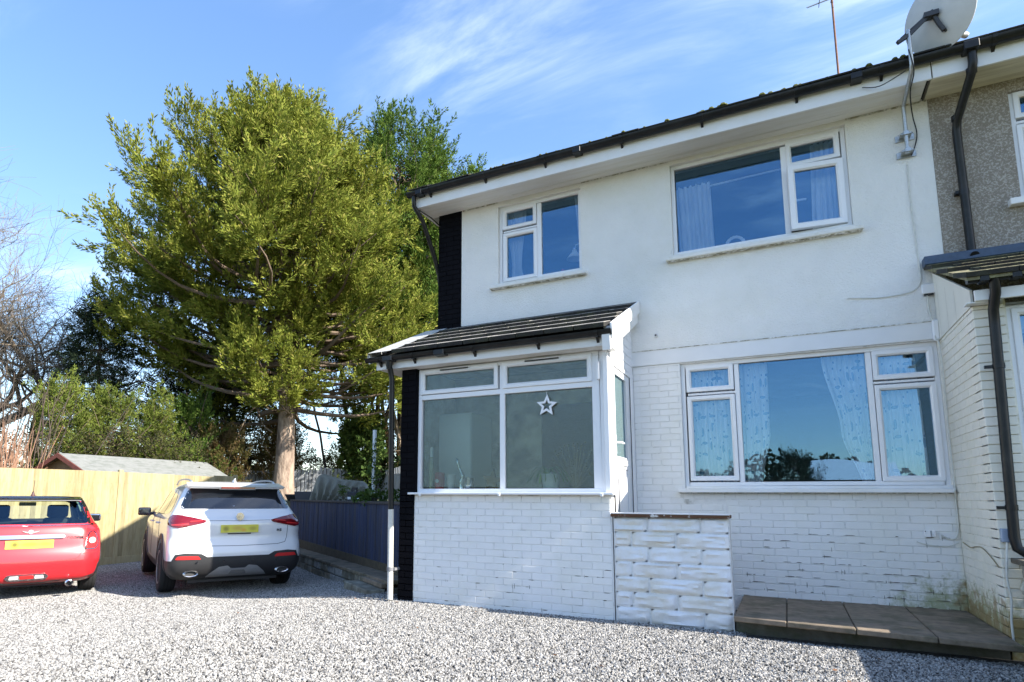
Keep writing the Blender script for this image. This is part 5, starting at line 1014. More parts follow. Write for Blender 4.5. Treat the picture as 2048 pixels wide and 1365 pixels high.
# ================================================================ cars (built in car coordinates: x forward from the rear bumper, y to the car's left, z up)
def loft_slices(ctrl, nz=46):
    """ctrl rows: z, x rear, x front, half width, rear corner radius, front corner radius -> closed body"""
    C_ = np.array(ctrl, float); t = np.arange(len(C_)); tt = np.linspace(0, len(C_) - 1, nz)
    def herm(y):
        m_ = np.zeros(len(y)); d = np.diff(y)
        for i in range(1, len(y) - 1): m_[i] = 0 if d[i - 1] * d[i] <= 0 else 2 * d[i - 1] * d[i] / (d[i - 1] + d[i])
        m_[0], m_[-1] = d[0], d[-1]; i = np.clip(tt.astype(int), 0, len(y) - 2); s = tt - i; return (2 * s**3 - 3 * s**2 + 1) * y[i] + (s**3 - 2 * s**2 + s) * m_[i] + (-2 * s**3 + 3 * s**2) * y[i + 1] + (s**3 - s**2) * m_[i + 1]
    Q = np.stack([herm(C_[:, k]) for k in range(C_.shape[1])], 1); V = []; half = 0
    for z, xr, xf, hw, rr, fr in Q:
        pts = []; bow = .05 * min(1, hw)
        for k in range(7): y = (hw - rr) * k / 6; pts.append((xr + bow * (y / hw) ** 2, y))
        x0 = xr + bow * ((hw - rr) / hw) ** 2
        for k in range(1, 9): a = math.pi / 2 * k / 8; pts.append((x0 + rr * 1.15 * (1 - math.cos(a)), hw - rr + rr * math.sin(a)))
        xa, xb = x0 + rr * 1.15, xf - fr * 1.6
        for k in range(1, 30): s = k / 30; pts.append((xa + (xb - xa) * s, hw - .035 * hw * max(0, (s - .55) / .45) ** 2))
        hw2 = hw * .965
        for k in range(0, 9): a = math.pi / 2 * k / 8; pts.append((xb + fr * 1.6 * math.sin(a), hw2 - fr + fr * math.cos(a)))
        for k in range(1, 6): y = (hw2 - fr) * (1 - k / 5); pts.append((xf + .04 * (1 - (y / hw2) ** 2) - .0, y))
        ring = [(x, y) for x, y in pts] + [(x, -y) for x, y in pts[-2:0:-1]]; half = len(pts); V += [(x, y, z) for x, y in ring]
    n = len(ring); F = [(j * n + i, j * n + (i + 1) % n, (j + 1) * n + (i + 1) % n, (j + 1) * n + i) for j in range(nz - 1) for i in range(n)]
    for j, base in ((0, 0), (nz - 1, (nz - 1) * n)):
        # caps as strips between the two halves
        for i in range(half - 1):
            a, b = base + i, base + i + 1; c, d = base + (n - i) % n, base + (n - i - 1) % n
            F.append((a, b, d, c) if a != c and b != d else ((a, b, d) if a == c else (a, b, c)))
    return V, F
def mesh_of(V, F):
    me = bpy.data.meshes.new('tmp'); me.from_pydata([tuple(v) for v in V], [], F); bm = bmesh.new(); bm.from_mesh(me); bmesh.ops.remove_doubles(bm, verts=bm.verts, dist=1e-5); bmesh.ops.recalc_face_normals(bm, faces=bm.faces); bm.to_mesh(me); bm.free(); return me
def boolean(me, cutters):
    o = bpy.data.objects.new('tmp', me); COL.objects.link(o); cs = []
    for c in cutters:
        co = bpy.data.objects.new('cut', c); COL.objects.link(co); cs.append(co); md = o.modifiers.new('b', 'BOOLEAN'); md.operation = 'DIFFERENCE'; md.object = co; md.solver = 'EXACT'
    dg = bpy.context.evaluated_depsgraph_get(); dg.update(); res = bpy.data.meshes.new_from_object(o.evaluated_get(dg))
    for q in cs + [o]: bpy.data.objects.remove(q)
    return res
def prism_mesh(pts, axis, a, b): m_ = MB().prism(pts, axis, a, b); return mesh_of(m_.v, m_.f)
def cyl_mesh(c, r, y0, y1, n=40): return prism_mesh([(c[0] + r * math.cos(2 * math.pi * k / n), c[1] + r * math.sin(2 * math.pi * k / n)) for k in range(n)], 'y', y0, y1)
def rounded(poly, r=.03, n=4):
    out_ = []; m_ = len(poly)
    for i in range(m_):
        p, a, b = Vector(poly[i]), Vector(poly[i - 1]), Vector(poly[(i + 1) % m_]); da, db = (a - p), (b - p); rr = min(r, da.length * .45, db.length * .45); da.normalize(); db.normalize()
        for k in range(n + 1): t = k / n; q = (p + da * rr) * (1 - t) ** 2 + p * 2 * t * (1 - t) + (p + db * rr) * t ** 2; out_.append((q.x, q.y))
    return out_
def patch(bvh, poly, axis, name, m_, par, off=.004, thick=.012, res=.03, far=None, sign=1):
    """polygon wrapped on the body: axis 'rear' (y,z) looking forward, 'side' (x,z) looking inwards on the sign side, 'top' (x,y) looking down"""
    bm = bmesh.new(); bm.faces.new([bm.verts.new((p[0], p[1], 0)) for p in poly]); xs = [p[0] for p in poly]; ys = [p[1] for p in poly]
    for k, (lo, hi) in enumerate(((min(xs), max(xs)), (min(ys), max(ys)))):
        c = lo + res
        while c < hi - res * .2:
            nrm = Vector((1, 0, 0)) if k == 0 else Vector((0, 1, 0)); co = Vector((c, 0, 0)) if k == 0 else Vector((0, c, 0)); bmesh.ops.bisect_plane(bm, geom=list(bm.verts) + list(bm.edges) + list(bm.faces), plane_co=co, plane_no=nrm); c += res
    d = {'rear': Vector((1, 0, 0)), 'side': Vector((0, -sign, 0)), 'top': Vector((0, 0, -1)), 'front': Vector((-1, 0, 0))}[axis]
    for v in bm.verts:
        p = {'rear': Vector((-1, v.co.x, v.co.y)), 'side': Vector((v.co.x, 2 * sign, v.co.y)), 'top': Vector((v.co.x, v.co.y, 3)), 'front': Vector((6, v.co.x, v.co.y))}[axis]
        hit, nrm, _, _ = bvh.ray_cast(p, d)
        if hit is None:
            hit, nrm, _, _ = bvh.find_nearest(p + d * ((1.2 if axis in ('rear',) else 1.15)))
        v.co = hit - d * off
    bmesh.ops.remove_doubles(bm, verts=bm.verts, dist=1e-5)
    ret = bmesh.ops.extrude_edge_only(bm, edges=[e for e in bm.edges if len(e.link_faces) == 1])
    for v in ret['geom']:
        if isinstance(v, bmesh.types.BMVert): v.co += d * thick
    bmesh.ops.recalc_face_normals(bm, faces=bm.faces); me = bpy.data.meshes.new(name); bm.to_mesh(me); bm.free(); me.materials.append(m_); me.polygons.foreach_set('use_smooth', [True] * len(me.polygons))
    try: me.set_sharp_from_angle(angle=R(40))
    except Exception: pass
    o = bpy.data.objects.new(name, me); link(o, par); return o
def line_patch(bvh, pts, axis, w, name, m_, par, off=.0035, sign=1):
    """narrow seam following the body"""
    d = {'rear': Vector((1, 0, 0)), 'side': Vector((0, -sign, 0)), 'top': Vector((0, 0, -1))}[axis]; P_ = []
    for i in range(len(pts) - 1):
        for k in range(8):
            t = k / 8; P_.append((pts[i][0] * (1 - t) + pts[i + 1][0] * t, pts[i][1] * (1 - t) + pts[i + 1][1] * t))
    P_.append(pts[-1]); Q_ = []
    for p in P_:
        o_ = {'rear': Vector((-1, p[0], p[1])), 'side': Vector((p[0], 2 * sign, p[1])), 'top': Vector((p[0], p[1], 3))}[axis]; hit, nr, _, _ = bvh.ray_cast(o_, d)
        if hit is not None: Q_.append(hit - d * (off - w))
    return MB().tube(Q_, w, 5).build(name, m_, par, smooth=True)
def wheel(par, x, y, r, w, spokes=5, sgn=1, rimm=None):
    wl = thing('wheel', None, None, (x, y, r)); wl.parent = par; tyre = mat('tyre_rubber', (.018, .018, .019), .85, bump=.3, bscale=60); n = 40
    prof = [(r * .66, -w / 2 + .01), (r * .80, -w / 2), (r * .94, -w / 2 + .006), (r * .985, -w / 2 + .03), (r, -w / 2 + .05), (r, w / 2 - .05), (r * .985, w / 2 - .03), (r * .94, w / 2 - .006), (r * .80, w / 2), (r * .66, w / 2 - .01)]
    MB().lathe(prof, (x, y, r), n, (0, sgn, 0)).build('tyre', tyre, wl, smooth=True)
    mb = MB()
    for k in range(3): mb.lathe([(r + .001, -.052 + k * .045), (r + .001, -.044 + k * .045)], (x, y, r), n, (0, 1, 0))
    mb.build('tread_groove', mat('tread_dark', (.006, .006, .006), .9), wl)
    MB().lathe([(r * .67, w / 2 - .012), (r * .66, w / 2 - .02), (r * .60, w / 2 - .03), (r * .58, -.02), (.0, -.03)], (x, y, r), n, (0, sgn, 0)).build('rim', mat('dark_rim_well', (.03, .03, .03), .6), wl, smooth=True)
    RIM = rimm or mat('alloy_silver', (.62, .62, .63), .3, metal=.8)
    mb = MB(); ring = [(r * .66, w / 2 - .012), (r * .67, w / 2 - .002), (r * .61, w / 2 - .006), (r * .60, w / 2 - .03)]; mb.lathe(ring, (x, y, r), n, (0, sgn, 0)); mb.f = mb.f[:-2]
    for k in range(spokes):
        for s_ in (-1, 1):
            a = 2 * math.pi * k / spokes + s_ * .13; ca, sa = math.cos(a), math.sin(a); yy = y + sgn * (w / 2 - .018)
            mb.tube([(x + ca * r * .10, yy - sgn * .015, r + sa * r * .10), (x + math.cos(a + s_ * .05) * r * .63, yy, r + math.sin(a + s_ * .05) * r * .63)], .014, 4)
    mb.lathe([(.055, w / 2 - .045), (.05, w / 2 - .018), (.02, w / 2 - .014)], (x, y, r), 14, (0, sgn, 0)); mb.build('alloy', RIM, wl, smooth=True); return wl
def text_mesh(txt, size, depth=.002, bold=0.0, font_shear=0.0, spacing=1.0):
    c = bpy.data.curves.new('txt', 'FONT'); c.body = txt; c.size = size; c.extrude = depth; c.align_x = 'CENTER'; c.align_y = 'CENTER'; c.offset = bold; c.shear = font_shear; c.space_character = spacing; c.resolution_u = 3
    o = bpy.data.objects.new('txt', c); COL.objects.link(o); dg = bpy.context.evaluated_depsgraph_get(); dg.update(); me = bpy.data.meshes.new_from_object(o.evaluated_get(dg)); bpy.data.objects.remove(o); bpy.data.curves.remove(c); return me
REAR_ROT = Matrix(((0, 0, -1), (-1, 0, 0), (0, 1, 0))).to_4x4()     # text x -> -y, text y -> z, text normal -> -x
def rear_text(txt, size, y, z, x, name, m_, par, **k):
    me = text_mesh(txt, size, **k); me.transform(Matrix.Translation((x, y, z)) @ REAR_ROT); me.materials.append(m_); o = bpy.data.objects.new(name, me); link(o, par); return o
# blurred registration plate: yellow with soft smudges, as the photograph shows it
def plate_mat(name, blobs):
    M_ = bpy.data.materials.new(name); M_.use_nodes = True; t = M_.node_tree; b = t.nodes['Principled BSDF']; b.inputs['Roughness'].default_value = .45; new, lk = t.nodes.new, t.links.new
    tcn = new('ShaderNodeTexCoord').outputs['Object']; cur = None; rgb = new('ShaderNodeRGB'); rgb.outputs[0].default_value = (.70, .64, .08, 1); cur = rgb.outputs[0]
    for (y, z, ry, rz_, col, k) in blobs:
        mp_ = new('ShaderNodeVectorMath'); mp_.operation = 'SUBTRACT'; lk(tcn, mp_.inputs[0]); mp_.inputs[1].default_value = (0, y, z); sc = new('ShaderNodeVectorMath'); sc.operation = 'MULTIPLY'; lk(mp_.outputs[0], sc.inputs[0]); sc.inputs[1].default_value = (0, 1 / ry, 1 / rz_)
        ln = new('ShaderNodeVectorMath'); ln.operation = 'LENGTH'; lk(sc.outputs[0], ln.inputs[0]); mr = new('ShaderNodeMapRange'); mr.interpolation_type = 'SMOOTHSTEP'; lk(ln.outputs['Value'], mr.inputs[0]); mr.inputs[1].default_value = .2; mr.inputs[2].default_value = 1.2; mr.inputs[3].default_value = k; mr.inputs[4].default_value = 0
        mx = new('ShaderNodeMixRGB'); lk(mr.outputs[0], mx.inputs[0]); lk(cur, mx.inputs[1]); mx.inputs[2].default_value = (*col, 1); cur = mx.outputs[0]
    lk(cur, b.inputs['Base Color']); return M_
RED_LAMP = mat('red_lamp_lens', (.16, .004, .008), .12, coat=.8, var=.1, vscale=20); RED_IN = mat('bright_red_lens', (.62, .03, .03), .2, coat=.6)
CARWHITE = mat('white_car_paint', (.80, .80, .80), .28, coat=1.0); CARRED = mat('red_car_paint', (.58, .022, .03), .28, coat=1.0); BLKTRIM = mat('black_car_trim', (.028, .028, .030), .5); GLOSSBLK = mat('gloss_black', (.012, .012, .016), .08, coat=1.0)
DGLASS = mat('dark_privacy_glass', (.008, .010, .014), .03, spec=.6, coat=1.0); SILV = mat('silver_trim', (.60, .60, .60), .35, metal=.7); SEAM = mat('panel_gap', (.035, .035, .035), .7)
CGLASS = glass('car_glass', (.72, .84, .80), refl=.05)
LAMPC = mat('clear_lamp', (.7, .66, .64), .15, coat=.8)

# ---- white SUV
suv = thing('parked_car', 'white sport utility car parked beside the dark fence, rear towards the camera', 'car', (0, 0, 0), group='parked cars')
ctrl = [(.21, .34, 4.30, .70, .16, .2), (.24, .20, 4.42, .82, .17, .25), (.34, .06, 4.50, .90, .16, .28), (.46, .01, 4.56, .925, .16, .30), (.60, .00, 4.57, .93, .17, .32), (.72, .035, 4.55, .93, .18, .32), (.82, .065, 4.50, .925, .19, .33),
        (.92, .06, 4.42, .925, .19, .34), (1.00, .06, 4.18, .92, .20, .34), (1.06, .085, 3.72, .912, .21, .3), (1.10, .13, 3.45, .895, .22, .22), (1.16, .18, 3.30, .862, .22, .2), (1.25, .255, 3.12, .815, .22, .2), (1.36, .335, 2.86, .765, .21, .2), (1.46, .40, 2.62, .718, .20, .2),
        (1.53, .43, 2.42, .675, .19, .2), (1.575, .47, 2.2, .61, .18, .2), (1.61, .66, 1.95, .50, .18, .2), (1.625, .9, 1.7, .36, .16, .16)]
V, F = loft_slices(ctrl, 60); bme = mesh_of(V, F); bvh = BVHTree.FromPolygons([v.co.copy() for v in bme.vertices], [tuple(p.vertices) for p in bme.polygons])
RW, WR = .36, .385; XR_, XF_ = .93, 3.65
cut = []
for xx in (XR_, XF_):
    for s in (-1, 1): cut.append(cyl_mesh((xx, RW - .01), WR + .035, s * .60, s * 1.2) if s > 0 else cyl_mesh((xx, RW - .01), WR + .035, -1.2, -.60))
bm2 = boolean(bme, cut); bm2.materials.clear(); bm2.materials.append(CARWHITE); bm2.materials.append(BLKTRIM)
def in_black(c):
    zl = .535 + .05 * min(1, max(0, (abs(c.y) - .45) / .12)) if c.x < .45 else .42
    if c.x < .45 and abs(c.y) > .80: zl = .46
    d = min(math.hypot(c.x - XR_, c.z - RW), math.hypot(c.x - XF_, c.z - RW)); return c.z < zl or (abs(c.y) > .55 and d < WR + .085 and c.z < .95)
for p in bm2.polygons: p.material_index = 1 if (p.center.z < .515 and p.center.x < .95 and (abs(p.center.y) > .6 or p.center.z < .46)) or p.center.z < .38 else 0
bm2.polygons.foreach_set('use_smooth', [True] * len(bm2.polygons))
try: bm2.set_sharp_from_angle(angle=R(38))
except Exception: pass
o = bpy.data.objects.new('body', bm2); link(o, suv)
# lower black cladding wrapped round the tail and the arches
patch(bvh, [(-.905, .225), (-.9, .44), (-.83, .60), (-.70, .615), (-.50, .60), (-.42, .555), (.42, .555), (.50, .60), (.70, .615), (.83, .60), (.9, .44), (.905, .225)], 'rear', 'rear_cladding', BLKTRIM, suv, off=.008, res=.05)
for s in (1, -1):
    patch(bvh, [(.40, .30), (.40, .50)] + [(XR_ + (WR + .10) * math.cos(a), RW + (WR + .10) * math.sin(a)) for a in np.linspace(R(158), R(22), 14)] + [(1.5, .42), (3.0, .42)] + [(XF_ + (WR + .10) * math.cos(a), RW + (WR + .10) * math.sin(a)) for a in np.linspace(R(160), R(20), 14)] + [(4.2, .5), (4.25, .3), (XF_ + WR + .04, .28)] + [(XF_ + (WR + .036) * math.cos(a), RW + (WR + .036) * math.sin(a)) for a in np.linspace(R(0), R(180), 16)] + [(3.15, .26), (1.45, .26)] + [(XR_ + (WR + .036) * math.cos(a), RW + (WR + .036) * math.sin(a)) for a in np.linspace(R(0), R(180), 16)] + [(.5, .27)], 'side', 'arch_cladding', BLKTRIM, suv, off=.01, res=.12, sign=s)
patch(bvh, rounded([(-.75, 1.215), (.75, 1.215), (.765, 1.25), (.665, 1.48), (.60, 1.525), (-.60, 1.525), (-.665, 1.48), (-.765, 1.25)], .05), 'rear', 'rear_window', DGLASS, suv, off=.004, res=.04)
sp = MB().add([(.30, -.68, 1.535), (.30, .68, 1.535), (.62, .66, 1.60), (.62, -.66, 1.60), (.305, -.67, 1.505), (.305, .67, 1.505), (.62, .70, 1.53), (.62, -.70, 1.53)], [(0, 1, 2, 3), (4, 5, 6, 7), (0, 1, 5, 4), (1, 2, 6, 5), (2, 3, 7, 6), (3, 0, 4, 7)]).build('roof_spoiler', CARWHITE, suv, bevel=.018, segs=3, smooth=True)
MB().box(.288, .30, -.24, .24, 1.508, 1.527).build('high_brake_light', RED_LAMP, sp)
MB().add([(.32, -.26, 1.49), (.32, .26, 1.49), (.29, .23, 1.505), (.29, -.23, 1.505), (.34, -.26, 1.50), (.34, .26, 1.50)], [(0, 1, 2, 3), (0, 1, 5, 4)]).build('spoiler_lip', CARWHITE, sp)
for s in (1, -1):
    lm = patch(bvh, rounded([(s * .44, 1.055), (s * .47, 1.025), (s * .66, .985), (s * .80, .955), (s * .895, .965), (s * .925, 1.04), (s * .915, 1.13), (s * .80, 1.135), (s * .62, 1.10)], .02), 'rear', 'tail_light', RED_LAMP, suv, off=.012, thick=.02, res=.03)
    patch(bvh, [(s * .68, 1.00), (s * .88, .985), (s * .895, 1.005), (s * .68, 1.02)], 'rear', 'light_bar', RED_IN, lm, off=.017, thick=.006); patch(bvh, [(s * .50, 1.05), (s * .66, 1.035), (s * .66, 1.05), (s * .50, 1.06)], 'rear', 'light_bar', RED_IN, lm, off=.017, thick=.006)
    patch(bvh, [(.16, .97), (.36, 1.02), (.42, 1.07), (.33, 1.12), (.2, 1.13)], 'side', 'tail_light', RED_LAMP, suv, off=.006, sign=s, res=.05)
    patch(bvh, rounded([(s * .50, .525), (s * .83, .53), (s * .80, .575), (s * .54, .572)], .015), 'rear', 'reflector', RED_IN, suv, off=.014)
    e = MB().lathe([(.062, -.01), (.07, 0), (.062, .008), (.05, .0), (.046, .03)], (0, 0, 0), 24, (1, 0, 0)); e.v = [Vector((v.x + .02, v.y * 1.45 + s * .62, v.z * .62 + .335)) for v in e.v]; e.f = e.f[:-2]; ex_ = e.build('exhaust_pipe', CHROME, suv, smooth=True)
    MB().cbox((.055, s * .62, .335), (.01, .15, .07)).build('exhaust_inner', SEAM, ex_)
    # side glass
    patch(bvh, rounded([(.62, 1.16), (1.02, 1.13), (3.05, 1.12), (2.60, 1.42), (2.2, 1.50), (1.2, 1.50), (.78, 1.36)], .05), 'side', 'side_window', DGLASS if s < 0 else mat('side_glass', (.05, .055, .05), .02, spec=1.0, coat=1.0), suv, off=.004, sign=s, res=.08)
    for x0_, x1_ in ((1.28, 1.40), (2.12, 2.28)): patch(bvh, [(x0_, 1.13), (x0_ + .06, 1.13), (x1_ + .03, 1.49), (x1_ - .03, 1.49)], 'side', 'pillar', GLOSSBLK, suv, off=.007, sign=s)
    line_patch(bvh, [(.60, 1.155), (1.02, 1.125), (3.08, 1.11)], 'side', .005, 'chrome_strip', CHROME, suv, sign=s, off=.006)
    for xs_ in (1.42, 2.40): line_patch(bvh, [(xs_, 1.10), (xs_ - .05, .8), (xs_, .45)], 'side', .0035, 'door_gap', SEAM, suv, sign=s)
    for xs_ in (1.50, 2.45): MB().tube([(xs_, s * .925, .98), (xs_ + .06, s * .95, .985), (xs_ + .18, s * .95, .985), (xs_ + .24, s * .925, .98)], .012, 6).build('door_handle', CARWHITE, suv, smooth=True)
    mm = MB(); mm.cbox((2.86, s * 1.03, 1.13), (.10, .20, .135)); mr_ = mm.build('mirror', GLOSSBLK, suv, bevel=.03, segs=3, smooth=True); MB().tube([(2.84, s * .86, 1.10), (2.86, s * .98, 1.08)], .025, 8).build('mirror_arm', BLKTRIM, mr_); MB().cbox((2.806, s * 1.035, 1.13), (.004, .12, .07)).build('mirror_glass', DGLASS, mr_)
    MB().tube(smooth_path([(.62, s * .60, 1.575), (.72, s * .605, 1.625), (1.3, s * .62, 1.655), (2.0, s * .61, 1.645), (2.35, s * .60, 1.59)]), .014, 8).build('roof_rail', SILV, suv, smooth=True)
    for xx in (XR_, XF_): wheel(suv, xx, s * .83, RW, .225, 5, s, mat('two_tone_alloy', (.42, .40, .38), .35, metal=.7))
MB().add([(.55, .015, 1.60), (.55, -.015, 1.60), (.72, -.02, 1.625), (.72, .02, 1.625), (.57, 0, 1.675)], [(0, 1, 2, 3), (0, 1, 4), (1, 2, 4), (2, 3, 4), (3, 0, 4)]).build('shark_fin', CARWHITE, suv)
line_patch(bvh, [(-.90, 1.0), (-.70, .985)], 'rear', .003, 'panel_gap', SEAM, suv)
line_patch(bvh, [(.44, 1.05), (0, 1.045), (-.44, 1.05)], 'rear', .006, 'tailgate_crease', mat('crease_grey', (.35, .35, .36), .4), suv, off=.004)
line_patch(bvh, [(.70, .97), (.69, .80), (.66, .73), (.55, .705), (0, .695), (-.55, .705), (-.66, .73), (-.69, .80), (-.70, .97)], 'rear', .0045, 'tailgate_gap', SEAM, suv)
patch(bvh, rounded([(-.29, .985), (-.29, .87), (.29, .87), (.29, .985)], .02), 'rear', 'plate_recess', CARWHITE, suv, off=.006)
PM = plate_mat('smudged_plate', [(.19, .0, .05, .045, (.18, .14, .03), .7), (.03, .01, .10, .04, (.62, .42, .08), .8), (-.05, -.02, .05, .03, (.75, .30, .05), .6), (-.18, 0, .07, .04, (.35, .26, .05), .55), (.0, -.06, .2, .02, (.5, .5, .45), .5)])
pl = MB().box(-.006, .0, -.26, .26, -.055, .055); pl = pl.build('number_plate', PM, None); pl.parent = suv; pl.matrix_basis = Matrix.Translation((.040, 0, .935))
MB().box(.05, .06, -.16, .16, .858, .872).build('plate_handle', BLKTRIM, suv)
bd = MB(); bd.lathe([(.058, .0), (.058, .006), (.049, .006), (.049, .003)], (.062, 0, 1.105), 8, (-1, 0, 0)); bd.build('badge', CHROME, suv)
rear_text('MG', .060, 0, 1.105, .055, 'badge_letters', CHROME, suv, bold=.001, depth=.003)
rear_text('HS', .052, -.565, .905, .052, 'model_letters', GLOSSBLK, suv, bold=.002, depth=.003, spacing=1.3)
MB().tube([(.262, .05, 1.245), (.285, .15, 1.262), (.30, .32, 1.250)], [.016, .010, .006], 6).build('wiper', SILV, suv, smooth=True)
patch(bvh, rounded([(-.42, .265), (-.36, .33), (-.26, .41), (-.14, .425), (-.10, .385), (.10, .385), (.14, .425), (.26, .41), (.36, .33), (.42, .265)], .015), 'rear', 'skid_plate', SILV, suv, off=.018, res=.04)
patch(bvh, rounded([(-.12, .30), (-.09, .36), (.09, .36), (.12, .30)], .015), 'rear', 'skid_recess', mat('dull_silver', (.3, .3, .3), .5, metal=.5), suv, off=.022)
for yy in (.55, .2, -.2, -.55): MB().lathe([(.012, 0), (.012, .003)], (-.008 if abs(yy) < .3 else .0, yy, .49), 10, (-1, 0, 0)).build('parking_sensor', GLOSSBLK, suv)
MB().box(.3, 4.2, -.62, .62, .18, .24).build('underbody', BLKTRIM, suv)
suv.location = (-6.99, 6.39, -.19); suv.rotation_euler = (0, 0, R(149.4))

# ---- red small hatchback
mini = thing('parked_car', 'red three door hatchback with black roof at the left edge, rear towards the camera', 'car', (0, 0, 0), group='parked cars')
ctrl = [(.17, .25, 3.4, .62, .2, .2), (.20, .14, 3.55, .74, .22, .28), (.28, .05, 3.62, .80, .24, .34), (.38, .02, 3.66, .825, .25, .38), (.48, .005, 3.68, .838, .26, .40), (.58, .02, 3.68, .842, .27, .42), (.68, .05, 3.66, .842, .28, .42), (.80, .075, 3.55, .836, .29, .42), (.90, .10, 3.25, .822, .29, .40),
        (.96, .125, 2.92, .80, .29, .3), (.99, .145, 2.80, .778, .28, .2), (1.04, .18, 2.70, .742, .26, .2), (1.12, .235, 2.58, .705, .24, .2), (1.22, .30, 2.42, .665, .22, .2), (1.30, .35, 2.26, .628, .20, .2), (1.345, .37, 2.14, .60, .19, .2), (1.37, .385, 2.05, .565, .18, .2), (1.39, .45, 1.9, .50, .18, .2), (1.402, .62, 1.7, .38, .18, .18), (1.407, .9, 1.5, .22, .12, .12)]
V, F = loft_slices(ctrl, 60); bme = mesh_of(V, F); bvh = BVHTree.FromPolygons([v.co.copy() for v in bme.vertices], [tuple(p.vertices) for p in bme.polygons])
RW, WR = .31, .33; XR_, XF_ = .66, 3.12
cav = []
for z, xr, xf, hw, rr, fr in ctrl:
    if z < .36 or z > 1.38: continue
    cav.append((z, xr + .10, min(xf, 2.75) - .08, hw - .06, max(rr - .02, .1), .1))
cav.append((1.375, .6, 1.9, .48, .1, .1)); cv, cfc = loft_slices(cav, 30); cavm = mesh_of(cv, cfc)
cut = [cavm]
for xx in (XR_, XF_): cut += [cyl_mesh((xx, RW), WR + .03, .55, 1.1), cyl_mesh((xx, RW), WR + .03, -1.1, -.55)]
rwin = rounded([(-.66, 1.005), (.66, 1.005), (.575, 1.30), (.52, 1.325), (-.52, 1.325), (-.575, 1.30)], .05)
cut.append(prism_mesh(rwin, 'x', -.1, .8)); cut.append(prism_mesh([(y * .98, z - .0 + (.0 if z < 1.1 else -.02)) for y, z in rwin], 'x', 1.9, 3.1))
cut.append(prism_mesh(rounded([(.62, 1.02), (1.30, 1.01), (2.50, 1.0), (2.18, 1.26), (2.05, 1.31), (.78, 1.31)], .04), 'y', -1.0, 1.0))
bm2 = boolean(bme, cut); bm2.materials.clear(); bm2.materials.append(CARRED); bm2.materials.append(GLOSSBLK); bm2.materials.append(mat('dark_car_interior', (.025, .025, .027), .8))
for p in bm2.polygons:
    c = p.center
    near = bvh.find_nearest(c)[3]
    p.material_index = 2 if near > .012 else (1 if c.z > 1.335 or (c.z > 1.0 and abs(c.y) > .56 and c.x > .42) else 0)
bm2.polygons.foreach_set('use_smooth', [True] * len(bm2.polygons))
try: bm2.set_sharp_from_angle(angle=R(38))
except Exception: pass
o = bpy.data.objects.new('body', bm2); link(o, mini)
patch(bvh, rwin, 'rear', 'rear_window', CGLASS, mini, off=.002, thick=.003, res=.05)
